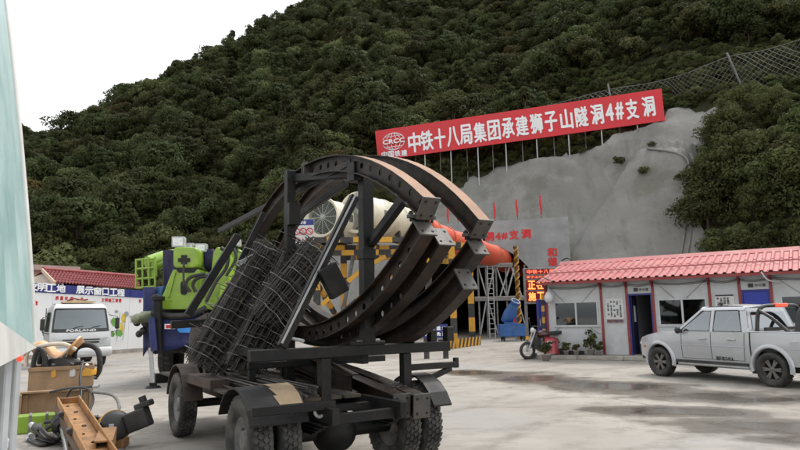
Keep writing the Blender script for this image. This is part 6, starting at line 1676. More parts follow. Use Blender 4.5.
for s in (-1, 1):
    mb = MB(); mb.tube([V(s * .94, .0 - .02, 1.28), V(s * .90, .10, 1.7), V(s * .85, .21, 2.12)], .03, 6); mb.build('windscreen_seal', black_pl, FT)
mb = MB(); mb.tube([V(-.85 + 1.7 * i / 8, .215 - .10 * (1 - ((i - 4) / 4) ** 2), 2.13) for i in range(9)], .03, 6); mb.build('windscreen_seal', black_pl, FT)
mb = MB(); mb.v = []
text(mb, 'FORLAND', V(0, -.135, 1.335), X_, Z_, .98, .085, .006, .006); mb.build('wordmark', print_w, FT, recalc=False)
for s in (-.45, .45):
    mb = MB(); mb.b2((s - .24, .55, 1.4), (s + .24, .68, 1.98)); mb.build('seat', mat('grey seat', (.08, .08, .085), .8), FT, .08, 2)
for s in (-.42, .18):
    mb = MB(); mb.tube([V(s, -.13, 1.33), V(s + .22, -.11, 1.45), V(s + .48, -.085, 1.50)], .011, 5); mb.build('wiper', black_pl, FT)
mb = MB(); mb.b2((-.95, .45, .95), (.95, 1.45, 1.30)); mb.build('dashboard', dark_in, FT, .05)
mb = MB(); mb.b2((-.9, 1.5, 1.25), (.9, 1.56, 2.15)); mb.build('cab_back_wall', dark_in, FT)
mb = MB(); mb.ring((.42, .38, 1.42), (0, -1, .7), .19, .014, 22, 6); mb.build('steering_wheel', black_pl, FT)
mb = MB(); loft(mb, [crow(-.215, z, .60, .09) for z in (.86, .93)]); mb.build('grille', black_pl, FT); mb = MB(); loft(mb, [crow(-.215, z, .62, .09) for z in (.975, 1.02)]); mb.build('grille', black_pl, FT)
mb = MB(); mb.cyl((0, -.33, .94), (0, -.30, .94), .085, n=20); em = mb.build('emblem', galv, FT); mb = MB(); mb.beam((-.05, -.338, .92), (0, -.338, .975), .006, .018, up=(0, 1, 0)); mb.beam((.05, -.338, .92), (0, -.338, .975), .006, .018, up=(0, 1, 0)); mb.build('emblem_mark', cab_m, em)
mb = MB(); loft(mb, [crow(y, z, w, .12) for y, z, w in ((-.16, .36, .98), (-.24, .40, 1.04), (-.26, .52, 1.06), (-.24, .68, 1.05), (-.14, .71, 1.02))]); mb.build('bumper', cab_m, FT)
for s in (-.55, .55):
    mb = MB(); loft(mb, [crow(-.29, z, .18, .01) for z in (.57, .66)]); o_ = mb.build('bumper_slot', black_pl, FT); o_.location = (s, .06, 0)
mb = MB(); mb.b2((-.22, -.40, .46), (.22, -.385, .58)); mb.build('number_plate', white_p, FT)
mb = MB(); mb.b2((-.45, 1.4, .50), (.45, 4.6, .66)); mb.build('chassis', black_steel, FT)
mb = MB(); mb.lathe([(.001, 0), (.6, .02), (.78, .12), (.80, .3), (.80, 2.4), (.74, 2.6), (.001, 2.65)], (0, 1.75, 1.42), (0, 1, 0), 28); mb.build('tank', mat('dusty tank steel', (.30, .29, .28), .5, .2, .2, 3, dirt=(.2, .17, .14)), FT)
for y in (2.3, 3.1, 3.9):
    mb = MB(); mb.ring((0, y, 1.42), (0, 1, 0), .81, .03, 28, 5); mb.build('tank_band', grey_steel, FT)
for x in (-.92, -.66):
    mb = MB(); mb.cyl((x, 2.1, .6), (x, 2.1, 2.2), .02, n=6); mb.build('ladder_rail', grey_steel, FT)
for k in range(6):
    mb = MB(); mb.cyl((-.92, 2.1, .75 + .25 * k), (-.66, 2.1, .75 + .25 * k), .015, n=5); mb.build('ladder_rung', grey_steel, FT)
mb = MB(); mb.prism([(-.55, 2.36), (.45, 2.36), (.6, 2.42), (-.1, 2.47), (-.6, 2.41)], (0, .55, 0), X_, Z_, V(0, .5, 0)); mb.build('roof_rack', mat('yellowed roof panel', (.5, .38, .22), .6), FT)
mb = MB(); mb.tube(smooth_path([V(-.4, .7, 2.44), V(-.2, .6, 2.52), V(.1, .65, 2.47), V(.3, .7, 2.50)], 4), .03, 6); mb.build('roof_cloth', mat('rust rag', (.22, .05, .03), .8), FT)

# ================================================================== BOARD WALL, RED-ROOFED SHED, PINK HOUSE
w0 = at_y(20, 350, 28.6); w1 = at_y(150, 350, 34.4); w0.z = w1.z = 0; wd = (w1 - w0).normalized(); wl_ = (w1 - w0).length; wn_ = V(-wd.y, wd.x, 0)
BW = thing('board_wall', 'white display board wall with a navy lettered strip along its top', 'wall', w0)
def wp(px, py): return on_plane(px, py, w0, wn_)
ztop = [wp(36, 283.3), wp(140, 290.3)]; zbl = [wp(36, 292.3), wp(140, 297.8)]
def along(p): return (V(p.x, p.y, 0) - w0).dot(wd)
def zat(pair, s): a, b_ = along(pair[0]), along(pair[1]); return pair[0].z + (pair[1].z - pair[0].z) * (s - a) / (b_ - a)
n_ = 5
for i in range(n_):
    s0, s1 = wl_ * i / n_ + .006, wl_ * (i + 1) / n_ - .006
    P = lambda s, z, b_=0: w0 + wd * s + wn_ * b_ + V(0, 0, z)
    mb = MB(w0); za, zb_ = zat(zbl, s0), zat(zbl, s1); q = [P(s0, .2), P(s1, .2), P(s1, zb_), P(s0, za)]; mb.add(q + [p + wn_ * .06 for p in q], [(3, 2, 1, 0), (4, 5, 6, 7), (0, 1, 5, 4), (1, 2, 6, 5), (2, 3, 7, 6), (3, 0, 4, 7)]); mb.build('display_panel', mat('printed white board', (.72, .73, .74), .5, 0, .04, 1), BW)
    mb = MB(w0); q = [P(s0, za + .004, -.03), P(s1, zb_ + .004, -.03), P(s1, zat(ztop, s1), -.03), P(s0, zat(ztop, s0), -.03)]; mb.add(q + [p + wn_ * .1 for p in q], [(3, 2, 1, 0), (4, 5, 6, 7), (0, 1, 5, 4), (1, 2, 6, 5), (2, 3, 7, 6), (3, 0, 4, 7)]); mb.build('header_strip', blue_board, BW)
mb = MB(w0)
for ch, px, py in (('文', 33, 286.8), ('明', 42, 287.2), ('工', 51, 288), ('地', 60.6, 288.4), ('展', 80, 289.8), ('示', 88.6, 290.6), ('窗', 97, 291.2), ('口', 105, 291.8), ('工', 113, 292.3), ('程', 120.4, 292.8)):
    text(mb, ch, wp(px, py) - wn_ * .035, wd, Z_, .42 if ch != '口' else .34, .36, .015, .006)
mb.build('header_lettering', print_w, BW, recalc=False)
mb = MB(w0)
for s, x0, x1, y0, y1 in (('质量安全', 57, 71, 298, 298.6), ('安全', 72, 82, 298.6, 298.8), ('文明施工管理', 103, 120, 300, 300.6), ('安全', 140, 146, 301, 301.2), ('量', 36, 37, 303, 303)):
    for i, ch in enumerate(s):
        f = i / max(1, len(s) - 1); text(mb, ch, wp(x0 + (x1 - x0) * f, y0 + (y1 - y0) * f) - wn_ * .004, wd, Z_, .15, .17, .008, .006)
mb.build('red_headings', print_red, BW, recalc=False)
def blotch(name, cx, cy, rx, ry, m, k=0, seed=0):
    r = random.Random(seed); n = 16; P = [wp(cx + rx * math.cos(2 * math.pi * i / n) * r.uniform(.75, 1.15), cy + ry * math.sin(2 * math.pi * i / n) * r.uniform(.75, 1.15)) - wn_ * (.005 + .003 * k) for i in range(n)]
    mb = MB(w0); mb.add(P, [tuple(range(n))]); mb.build(name, m, BW)
gp = mat('printed green', (.12, .30, .06), .6, 0, .4, 3); yp = mat('printed yellow', (.60, .45, .06), .6, 0, .3, 3); lb_ = mat('printed grey', (.36, .38, .40), .6, 0, .3, 3)
for i, a in enumerate(((115, 322, 4, 5, gp), (119, 333, 4, 4, gp), (112, 334, 3, 3, gp), (123.5, 318, 2.2, 5, yp), (121.5, 328, 2, 6, yp), (126, 314, 2.5, 3, lb_), (116.5, 311.5, 2, 1.6, lb_), (133, 316.5, 4, 1, lb_), (132, 322, 3, .8, lb_), (104, 318, 2.4, 3.4, gp), (107, 312.5, 2, .8, lb_))):
    blotch('printed_picture', a[0], a[1], a[2], a[3], a[4], i % 4, i)
mb = MB(w0)
for px in (118.5, 124.5): mb.cyl(wp(px + 1.5, 312) - wn_ * .03, wp(px - 2, 341) - wn_ * .03, .012, n=4)
mb.build('printed_ladder', lb_, BW)
mb = MB(w0); mb.beam(w0 + V(0, 0, .1) + wn_ * .03, w1 + V(0, 0, .1) + wn_ * .03, .25, .2); mb.build('plinth', kerb_m, BW)
# hedge and kerb before the board wall
hk0 = at_z(103, 351.5); hk1 = at_z(150, 349.0); kk = thing('hedge_kerb', 'low concrete kerb of the hedge bed before the board wall', 'kerb', hk0)
n_ = 6
for i in range(n_):
    mb = MB(hk0); a = hk0.lerp(hk1, i / n_ + .002); b_ = hk0.lerp(hk1, (i + 1) / n_ - .002); mb.beam(a + V(0, 0, .13), b_ + V(0, 0, .13), .2, .26); mb.build('kerb_stone', kerb_m, kk, .02)
hd_ = thing('hedge', 'clipped low hedge with reddish tips before the board wall', 'hedge', hk0 + V(0, .6, 0)); rs = np.random.RandomState(5)
hc = np.array([[*(hk0.lerp(hk1, f) + V(0, .55 + rs.uniform(-.25, .25), 0)).xy, .30 + rs.uniform(0, .42)] for f in np.linspace(.1, 1.1, 34)]) - np.array(hd_.location)
vs, fs = leaf_cloud(rs, hc, np.array([.30] * len(hc)), 90, .06); mb = MB(); mb.add(vs, fs); mb.build('leaves', leaf_sh, hd_, recalc=False)
mb = MB(); [mb.tube([tuple(c * np.array([1, 1, 0])), tuple(c)], .012, 4) for c in hc]; mb.build('stems', bark, hd_)
vs, fs = leaf_cloud(rs, hc[::5] + np.array([0, -.15, .2]), np.array([.12] * len(hc[::5])), 26, .05); mb = MB(); mb.add(vs, fs); mb.build('red_tips', mat('red leaves', (.30, .04, .03), .6), hd_, recalc=False)
# shed with a tiled roof behind the boards
SY0, SY1 = 31.0, 37.2
e0, e1 = at_y(56, 283.6, SY0), at_y(141, 289.6, SY1); g0, g1 = at_y(43, 271.0, SY0 + 2.6), at_y(137, 278.0, SY1 + 2.6)
SH = thing('red_roofed_shed', 'long low shed with a dark red ribbed tile roof behind the board wall', 'shed', V(e0.x, e0.y, 0))
nr = 30
for i in range(nr):
    a = e0.lerp(e1, i / nr); b_ = e0.lerp(e1, (i + 1) / nr); c = g0.lerp(g1, i / nr); d = g0.lerp(g1, (i + 1) / nr); nrm = (b_ - a).cross(c - a).normalized(); nrm = nrm if nrm.z > 0 else -nrm
    mb = MB(SH.location)
    for k in range(5):
        f0q, f1q = k / 5, (k + 1) / 5; A = [a.lerp(c, f0q), a.lerp(b_, .5).lerp(c.lerp(d, .5), f0q) + nrm * .10, b_.lerp(d, f0q)]; Bq = [a.lerp(c, f1q), a.lerp(b_, .5).lerp(c.lerp(d, .5), f1q) + nrm * .10, b_.lerp(d, f1q)]
        up_ = nrm * (.0); lo_ = nrm * .055
        A = [p + lo_ for p in A]; mb.quad(A[0], A[1], Bq[1], Bq[0]); mb.quad(A[1], A[2], Bq[2], Bq[1])
        mb.quad(A[0], A[1], A[1] - lo_, A[0] - lo_); mb.quad(A[1], A[2], A[2] - lo_, A[1] - lo_)
    mb.build('roof_tile_row', roof_tile, SH)
mb = MB(SH.location); mb.tube([g0 + V(0, 0, .1), g1 + V(0, 0, .1)], .13, 8); mb.build('ridge_tile', roof_tile, SH)
bk = V(-wd.y, wd.x, 0)
mb = MB(SH.location); q = [V(e0.x, e0.y, 0) + wd * .4 + bk * .5, V(e1.x, e1.y, 0) - wd * .1 + bk * .5]; mb.add([q[0], q[1], q[1] + V(0, 0, e1.z - .05), q[0] + V(0, 0, e0.z - .05)] + [p + bk * 5 for p in (q[0], q[1], q[1] + V(0, 0, e1.z - .05), q[0] + V(0, 0, e0.z - .05))], [(0, 1, 2, 3), (7, 6, 5, 4), (0, 3, 7, 4), (1, 5, 6, 2), (3, 2, 6, 7)]); mb.build('wall', panel_w, SH)
mb = MB(SH.location); gl = e0 + bk * 5.4; mb.add([e0 + wd * .3, g0 + wd * .3, gl + wd * .3, e0 + wd * .38, g0 + wd * .38, gl + wd * .38], [(0, 1, 2), (5, 4, 3), (0, 3, 4, 1), (1, 4, 5, 2), (2, 5, 3, 0)]); mb.build('gable', mat('weathered gable board', (.40, .33, .28), .8), SH)
mb = MB(SH.location); mb.beam(e0 - wd * .05, g0 - wd * .05 + V(0, 0, .05), .06, .2); mb.build('barge_board', mat('pale timber', (.52, .40, .30), .8), SH)
ga, gb = g0 + bk * 2.6, g1 + bk * 2.6; mb = MB(SH.location); mb.quad(g0 + V(0, 0, .03), g1 + V(0, 0, .03), V(gb.x, gb.y, e1.z), V(ga.x, ga.y, e0.z)); mb.build('rear_roof', roof_tile, SH)
pa, pb = at_y(20, 264.5, 41), at_y(76, 265.5, 44); PH = thing('pink_house', 'flat-roofed pale pink house behind the shed', 'house', V(pa.x, pa.y, 0))
hd2 = V(pb.x - pa.x, pb.y - pa.y, 0).normalized(); hb2 = V(-hd2.y, hd2.x, 0); pl_ = V(pb.x - pa.x, pb.y - pa.y, 0).length
mb = MB(V(pa.x, pa.y, 0)); o_ = V(pa.x, pa.y, 0); mb.prism([(0, 0), (pl_ - .7, 0), (pl_ - .7, pa.z - .35), (0, pa.z - .35)], o_, hd2, Z_, hb2 * 6); mb.build('wall', pink_conc, PH)
mb = MB(V(pa.x, pa.y, 0)); mb.prism([(-.3, pa.z - .346), (pl_, pa.z - .346), (pl_, pa.z), (-.3, pa.z)], o_ - hb2 * .6, hd2, Z_, hb2 * 7); mb.build('roof_slab', mat('grey pink slab', (.40, .29, .26), .8, 0, .1, 1), PH)
mb = MB(V(pa.x, pa.y, 0)); mb.prism([(-.2, pa.z - 1.2), (pl_ - .9, pa.z - 1.2), (pl_ - .9, pa.z - 1.0), (-.2, pa.z - 1.0)], o_ - hb2 * .08, hd2, Z_, hb2 * .078); mb.build('string_course', mat('grey pink slab', (.4, .29, .26)), PH)

# ================================================================== JUNK HEAP ON THE LEFT
def G(px, py, z=0.0): return at_z(px, py, z)
def oriented(name, label, cat, px, py, rz): return thing(name, label, cat, G(px, py), rz)
c1 = oriented('wooden_crate', 'shallow brown plywood crate lying tipped with its floor showing', 'crate', 55, 419, .48)
cw, chh, cdp = 1.08, .46, .55
for nm, lo, hi in (('base_board', (-cw / 2, .02, .0), (cw / 2, .05, chh)), ('side_board', (-cw / 2, -.25, .0), (-cw / 2 + .03, .018, chh)), ('side_board', (cw / 2 - .03, -.10, .0), (cw / 2, .018, chh)), ('top_board', (-cw / 2, -.10, chh + .002), (cw / 2, .05, chh + .032)), ('batten', (-cw / 2 + .032, -.03, .03), (-cw / 2 + .12, .018, chh - .02)), ('batten', (cw / 2 - .12, -.03, .03), (cw / 2 - .032, .018, chh - .02))):
    mb = MB(); mb.b2(lo, hi); mb.build(nm, wood, c1, .004)
q = G(60, 409); c2 = thing('wooden_crate', 'open plywood crate heaped with hoses and machine parts', 'crate', q, .46)
zt2 = .80
for nm, lo, hi in (('front_board', (-.56, 0, .02), (.56, .03, zt2)), ('back_board', (-.56, .80, .02), (.56, .83, zt2)), ('side_board', (-.56, .032, .02), (-.53, .798, zt2)), ('side_board', (.53, .032, .02), (.56, .798, zt2)), ('base_board', (-.56, 0, 0), (.56, .83, .018)), ('inner_floor', (-.528, .032, .58), (.528, .798, .60)), ('rim_batten', (-.57, -.03, zt2 - .07), (.57, -.001, zt2 + .002))):
    mb = MB(); mb.b2(lo, hi); mb.build(nm, wood, c2, .004)
def C2(x, y, z): return q + Matrix.Rotation(.46, 3, 'Z') @ V(x, y, z)
def junk(name, label, cat, loc): return thing(name, label, cat, loc)
t = junk('orange_cover', 'torn orange and white machine cover on the crate heap', 'cover', C2(-.2, .45, .80))
mb = MB(); r = random.Random(8); rows = []
for i in range(9):
    rows.append([V(-.45 + 1.0 * i / 8, -.18 + .36 * j / 5, .30 + .16 * math.sin(i * .9) + .05 * r.random() - .22 * abs(j / 5 - .5) + .10 * i / 8) for j in range(6)])
loft(mb, rows); o_ = mb.build('shell', mat('scuffed orange and white', (.62, .27, .05), .55, 0, .1, 3, .2, 20, dirt=(.66, .62, .55), damt=.7, dscale=5), t); o_.modifiers.new('thick', 'SOLIDIFY').thickness = .03
mb = MB(); mb.tube(smooth_path([V(-.45, -.1, .0), V(-.40, -.15, .30), V(-.1, -.18, .40), V(.30, -.15, .42), V(.52, -.1, .30)], 4), .04, 7); mb.build('edge_tube', mat('pale tube', (.60, .52, .42), .6), t)
t = junk('rubber_hose_coil', 'thick black hose looped upright at the right of the crate heap', 'hose', C2(.45, .35, .62))
mb = MB(); mb.tube(smooth_path([V(-.3, .1, .0), V(-.28, 0, .45), V(-.05, 0, .56), V(.18, 0, .45), V(.24, 0, .1), V(.14, 0, -.10)], 6), .055, 9); mb.build('hose', hose_m, t)
mb = MB(); mb.ring(V(.14, 0, -.08), (0, .2, 1), .058, .015, 14, 6); mb.build('hose_clip', galv, t)
t = junk('black_hose', 'black hose standing in a bent loop at the left of the crate heap', 'hose', C2(-.5, .2, .60)); mb = MB(); mb.tube(smooth_path([V(.02, 0, -.05), V(.0, 0, .3), V(.08, 0, .55), V(.18, .05, .40), V(.20, .05, -.02)], 6), .045, 8); mb.build('hose', hose_m, t)
mb = MB(); mb.ring(V(.02, 0, .0), (0, 0, 1), .048, .012, 14, 6); mb.build('hose_clip', galv, t)
for k, (x, y, z, sx, sy, sz, m_, nm, lab) in enumerate(((-.20, .12, .72, .14, .10, .13, yellow_s, 'yellow_valve', 'yellow valve block at the left in the open crate'), (.36, .10, .72, .22, .1, .11, yellow_s, 'yellow_bracket', 'yellow bracket at the right in the open crate'), (.12, .14, .74, .16, .12, .13, white_p, 'white_filter', 'white filter housing in the middle of the open crate'), (-.05, .4, .78, .3, .22, .26, black_pl, 'black_motor', 'black motor housing deep in the open crate'))):
    t = junk(nm, lab, 'machine part', C2(x, y, .60)); mb = MB(); mb.prism([(-sx, 0), (sx, 0), (sx * 1.05, sz), (sx * .4, sz * 1.4), (-sx * .8, sz * 1.2)], (0, -sy, 0), X_, Z_, V(0, 2 * sy, 0)); mb.build('housing', m_, t, .02, 2)
    mb = MB(); mb.cyl((sx * .2, 0, sz * 1.1), (sx * .5, -.05, sz * 1.9), .035, n=10); mb.cyl((-sx * .4, 0, sz), (-sx * .4, -sy * .3, sz * 1.7), .028, n=8); mb.build('port', galv if k % 2 else black_pl, t)
for k, (pts, lab, r_, m_) in enumerate((([(83, 361, .75, 10.9), (80, 378, .7, 10.6), (81, 395, .5, 10.4), (76, 412, .2, 10.0)], 'thin hose falling from the crate to the ground', .022, hose_m), ([(50, 392, 0, 10.6), (70, 388, 0, 10.5), (84, 387, 0, 10.3), (96, 386.5, 0, 10.2)], 'black rod lying across the front of the crate', .02, hose_m), ([(66, 400, 0, 10.2), (72, 389, 0, 10.2), (88, 389, 0, 10.1), (93, 400, 0, 9.9), (88, 414, 0, 9.6)], 'black hose arched over the tipped crate', .02, hose_m), ([(93, 392, 0, 10.0), (112, 395, 0, 9.8), (119, 405, 0, 9.6), (117, 412, 0, 9.4), (106, 418, 0, 9.2), (92, 417, 0, 9.3)], 'grey hose curling out over the concrete to the right', .022, grey_steel))):
    P = [at_y(x, y, Y) for x, y, z, Y in pts]
    for p in P: p.z = max(p.z, .025)
    t = junk('loose_hose', lab, 'hose', P[0]); mb = MB(P[0]); mb.tube(smooth_path(P, 6), r_, 7); mb.build('hose', m_, t)
    mb = MB(P[0]); dd_ = (P[-1] - P[-2]).normalized(); mb.cyl(P[-1] - dd_ * .05, P[-1] + dd_ * .06, r_ * 1.4, n=8); mb.build('fitting', galv, t)
# orange feed channel
ca_ = at_y(68, 404, 9.9); cb_ = G(100, 459, .12)
CHN = thing('orange_feed_beam', 'worn orange steel channel beam lying towards the camera', 'steel beam', V(cb_.x, cb_.y, 0)); o0 = CHN.location
dv_ = (cb_ - ca_).normalized(); sv = dv_.cross(Z_).normalized(); uv = sv.cross(dv_)
def chp(t_, s, h): return ca_.lerp(cb_, t_) + sv * s + uv * h
mb = MB(o0); mb.beam(chp(0, 0, 0), chp(1.15, 0, 0), .26, .025, up=uv); mb.build('channel_floor', orange_p, CHN, .004)
for s in (-1, 1):
    mb = MB(o0); mb.beam(chp(0, s * .145, .045), chp(1.15, s * .145, .045), .022, .15, up=uv); mb.build('channel_wall', orange_p, CHN, .004)
    mb = MB(o0); mb.beam(chp(.0, s * .17, -.04), chp(1.15, s * .17, -.04), .03, .10, up=uv); mb.build('side_rail', mat('dark worn rail', (.12, .075, .045), .6, .3, .3, 6), CHN)
for k in range(7):
    mb = MB(o0); c = chp(.08 + .14 * k, 0.03 * (-1) ** k, .013); mb.cyl(c, c + uv * .012, .03 if k % 2 else .018, n=10); mb.build('bolt', dark_in, CHN)
mb = MB(o0); mb.beam(chp(0, 0, .02) - dv_ * .01, chp(0, 0, .02) + dv_ * .02, .34, .16, up=uv); mb.build('end_cap', orange_p, CHN, .004)
for (a_, s) in ((.3, .19), (.62, .19), (.45, -.19)):
    mb = MB(o0); c = chp(a_, s, .06); mb.cyl(c - dv_ * .05, c + dv_ * .05, .035, n=10); mb.build('roller', plate_steel, CHN)
for (a_) in (.05, .6):
    mb = MB(o0); c = chp(a_, 0, -.1); mb.b2((c.x - .16, c.y - .05, 0), (c.x + .16, c.y + .05, c.z + .02)); mb.build('block', wood, CHN)
# square section and the hydraulic motor
tp0 = G(103, 449, .16); t = thing('orange_box_section', 'short worn orange square tube beside the channel beam', 'steel tube', V(tp0.x, tp0.y, 0)); d_ = V(.35, -.92, -.05).normalized(); a = tp0 - d_ * .75
mb = MB(t.location)
sx_ = d_.cross(Z_).normalized()
for (ox_, oz, w_, h_) in ((0, .085, .2, .02), (0, -.085, .2, .02), (.09, 0, .02, .149), (-.09, 0, .02, .149)): mb.beam(a + sx_ * ox_ + V(0, 0, oz), tp0 + sx_ * ox_ + V(0, 0, oz), w_, h_)
mb.build('tube', orange_p, t); mb = MB(t.location); mb.beam(a + V(0, 0, 0), tp0 - d_ * .12, .155, .145); mb.build('inner_dark', dark_in, t)
mq = G(115, 447); M_ = thing('hydraulic_motor', 'black hydraulic motor with yellow bands standing at the near end of the heap', 'motor', mq); ax = V(.55, -.6, .35).normalized(); mc = mq + V(-.02, .0, .26)
mb = MB(mq); mb.lathe([(.001, -.30), (.13, -.30), (.15, -.26), (.15, -.13), (.20, -.12), (.205, .05), (.19, .10), (.12, .14), (.001, .14)], mc, ax, 26); mb.build('body', black_pl, M_)
for f in (-.12, .055):
    mb = MB(mq); mb.ring(mc + ax * f, ax, .206, .007, 30, 6); mb.build('band', yellow_s, M_)
mb = MB(mq); cf = mc + V(.0, -.205, .0); mb.box(mc + V(.05, -.20, .02), (.06, .012, .09)); mb.build('rating_plate', white_p, M_)
mb = MB(mq); mb.box(mc + V(.30, .04, .08), (.30, .22, .26), Matrix.Rotation(-.35, 3, 'Y')); mb.build('coupling_box', black_pl, M_, .025, 2)
mb = MB(mq); mb.box(mc + V(.36, .06, .27), (.22, .18, .08), Matrix.Rotation(-.35, 3, 'Y')); mb.build('coupling_lid', black_pl, M_, .02, 2)
mb = MB(mq); mb.cyl(mc + V(.36, .05, .30), mc + V(.33, .05, .38), .05, n=10); mb.build('port_cap', black_pl, M_)
mb = MB(mq); mb.b2(mq + V(-.16, -.1, 0), mq + V(.14, .12, .11)); mb.build('foot_block', orange_p, M_, .01)
# lime box, black hoses, chrome rod with its boot
lq = G(37, 433); t = thing('lime_box', 'lime green steel box with grey straps at the foot of the crate', 'box', lq, .5)
mb = MB(); mb.b2((-.27, 0, 0), (.27, .3, .26)); mb.build('body', lime, t, .02, 2)
for x in (-.10, .12):
    mb = MB(); mb.b2((x - .018, -.008, .0), (x + .018, .308, .268)); mb.build('strap', grey_steel, t)
mb = MB(); mb.b2((-.05, -.02, .10), (.06, -.001, .14)); mb.build('latch', galv, t)
for k in range(5):
    r = random.Random(20 + k); P = []
    for i in range(7):
        a = -1.9 + i * .75 + k * .25; P.append(G(47 + (19 - 2 * k) * math.cos(a) + r.uniform(-2, 2), 437 + (6.5 - .8 * k) * math.sin(a) + r.uniform(-1.5, 1.5), .03 + .02 * k) + V(0, 0, max(0, .16 * math.sin(i * .9 + k))))
    t = thing('hydraulic_hose', ['outermost black hydraulic hose coiled before the lime box', 'second black hydraulic hose of the coil before the lime box', 'middle black hydraulic hose of the coil before the lime box', 'fourth, tighter black hydraulic hose of the coil', 'innermost black hydraulic hose of the coil'][k], 'hose', V(P[0].x, P[0].y, 0), 0, 'coiled hydraulic hoses')
    mb = MB(t.location); mb.tube(smooth_path(P, 6), .026, 7); mb.build('hose', hose_m, t); mb = MB(t.location); e_ = (P[-1] - P[-2]).normalized(); mb.cyl(P[-1], P[-1] + e_ * .09, .034, n=8); mb.build('fitting', galv, t)
ra = at_y(61, 424, 9.3); rb_ = G(69, 462, .06); t = thing('chrome_piston', 'bare chrome piston rod with a ribbed black boot beside the channel', 'piston', V(rb_.x, rb_.y, 0))
mb = MB(t.location); mb.cyl(ra, rb_, .032, n=12); mb.build('rod', mat('chrome', (.55, .55, .56), .2, .9, .1), t)
mb = MB(t.location); dd = (rb_ - ra).normalized()
mb.lathe([(.06, -.16)] + [(.10 if i % 2 else .13, -.14 + .035 * i) for i in range(9)] + [(.05, .18)], ra, dd, 18); mb.build('boot', black_pl, t)
for k in range(16):
    r = random.Random(50 + k); p = G(60 + 60 * r.random(), 414 + 34 * r.random()); t = thing('small_scrap', f"small dark {r.choice(['bolt', 'bracket', 'fitting', 'clamp'])} lying loose among the junk, {['far left', 'left', 'left of centre', 'right of centre', 'right', 'far right'][min(5, int((p.x + 8) ))%6]} of the heap", 'scrap', p, r.random() * 3, 'loose scraps in the junk heap')
    mb = MB(); mb.beam((-.06, 0, .02), (.06, .01, .02), .04, .035); mb.cyl((.02, 0, .02), (.03, .05, .08), .018, n=7); mb.build('casting', r.choice([black_pl, plate_steel, orange_p]), t, .006)

# ================================================================== TEAL LORRY BODY AT THE LEFT EDGE
TE_f, TE_n = 5.2, 2.4
ff = at_y(32.5, 345, TE_f); zb0 = ff.z; nf_dir = V(.445, -.895, 0)                 # towards the camera along the side
def tp3(s, z):
    lean = -.10 * (z - zb0) - .012 * (z - zb0) ** 2
    return V(ff.x, ff.y, 0) + nf_dir * s + V(lean * .9, lean * .35, z)
leg_m = mat('pale painted leg', (.42, .44, .46), .5, 0, .1, 4, dirt=(.30, .28, .26), damt=.35)
TL = thing('teal_lorry', 'tall faded teal lorry body with a pale lower band at the left edge', 'lorry', V(ff.x, ff.y, 0))
ZTOP = 4.9; n_ = 6; LEN = 2.65; bk3 = V(-.895, -.445, 0)
for i in range(n_):
    s0, s1 = LEN * i / n_ + .004, LEN * (i + 1) / n_ - .004
    mb = MB(TL.location); rows = []
    zlow = lambda s: 1.455 + .10 * s * .9
    for k in range(9):
        f = k / 8; row = []
        for j in range(5):
            s = s0 + (s1 - s0) * j / 4; z = zlow(s) + (ZTOP - zlow(s)) * f; row.append(tp3(s, z) - bk3 * (.018 * math.sin(math.pi * j / 4)))
        rows.append(row)
    loft(mb, rows); mb.build('side_sheet', teal, TL)
mb = MB(TL.location); rows = []
for j in range(20):
    s = LEN * j / 19; rows.append([tp3(s, zb0 - .02) - bk3 * .03, tp3(s, zlow(s) - .008) - bk3 * .028])
loft(mb, rows); mb.build('pale_band', pale_band, TL)
mb = MB(TL.location); a = [tp3(0, zb0 - .02), tp3(0, ZTOP), tp3(LEN, ZTOP), tp3(LEN, zb0 - .02)]; inn = [p + bk3 * .03 for p in a]; out_ = [p + bk3 * 2.3 for p in a]
mb.add(inn + out_, [(0, 1, 2, 3), (7, 6, 5, 4), (0, 4, 5, 1), (1, 5, 6, 2), (2, 6, 7, 3), (3, 7, 4, 0)]); mb.build('box_body', pale_band, TL)
mb = MB(TL.location); mb.tube([tp3(-.005, zb0 + .02 + (ZTOP - zb0) * i / 8) - bk3 * .01 for i in range(9)], .028, 8); mb.build('corner_post', pale_band, TL)
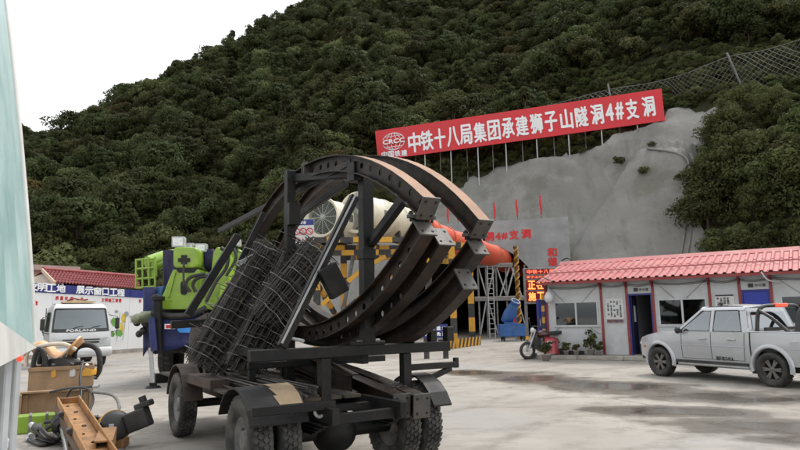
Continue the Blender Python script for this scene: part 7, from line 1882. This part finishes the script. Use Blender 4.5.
for s in (.02, .75, 1.5, 2.55):
    p = tp3(s, zb0 - .03); mb = MB(TL.location); mb.b2((p.x - .22, p.y - .04, .28), (p.x - .10, p.y + .04, zb0 - .025)); mb.build('support_leg', leg_m, TL, .01)
for s in (.35, 1.1):
    p = tp3(s, zb0 - .06); mb = MB(TL.location); mb.b2((p.x - .50, p.y - .06, .5), (p.x - .45, p.y + .06, zb0 - .03)); mb.build('inner_brace', leg_m, TL)
p = tp3(1.25, zb0 - .045) - bk3 * .01; mb = MB(TL.location); mb.box(p, (.03, .07, .035), Matrix.Rotation(.46, 3, 'Z')); mb.build('marker_lamp', lamp_red, TL, .008)
mb = MB(TL.location); a = tp3(0, .5); b_ = tp3(LEN, .5); mb.beam(V(a.x - .55, a.y, .55), V(b_.x - .55, b_.y, .55), .12, .2); mb.build('chassis_rail', grey_steel, TL)
for s in (1.15, 2.2):
    c = tp3(s, .45) + bk3 * .5; w_ = wheel(TL, (c.x - .34 - TL.location.x, c.y - TL.location.y, .47), .46, .47, .26, 1, grey_steel, rubber, 'truck', .55, 34, 3)
# crumpled plastic sheet hanging from the legs
mb = MB(); rows = []; a = tp3(.0, .9); r = random.Random(2); shp = V(a.x, a.y, 0)
for k in range(17):
    f = k / 16; z = .92 * (1 - f) + .012; row = []
    for j in range(11):
        g_ = j / 10; pp_ = V(a.x + .0, a.y - .10, 0) + nf_dir * (1.1 * g_ - .1) + V(-.22 + .10 * f + .05 * math.sin(5 * g_ + 7 * f), 0, 0); row.append(V(pp_.x + .07 * noise.noise((g_ * 5, f * 7, 1.)), pp_.y + .05 * noise.noise((g_ * 6, f * 6, 5.)), z + .03 * noise.noise((g_ * 5, f * 5, 9.))) - shp)
    rows.append(row)
loft(mb, rows); t = thing('plastic_sheet', 'crumpled white plastic sheet hanging to the ground under the teal lorry', 'sheet', shp); o_ = mb.build('sheet', plastic_sheet, t); o_.modifiers.new('thick', 'SOLIDIFY').thickness = .004
mb = MB(); mb.tube(smooth_path([Vector(p) + V(0, 0, .01) for p in rows[0]], 2), .018, 6); mb.build('rolled_edge', plastic_sheet, t)
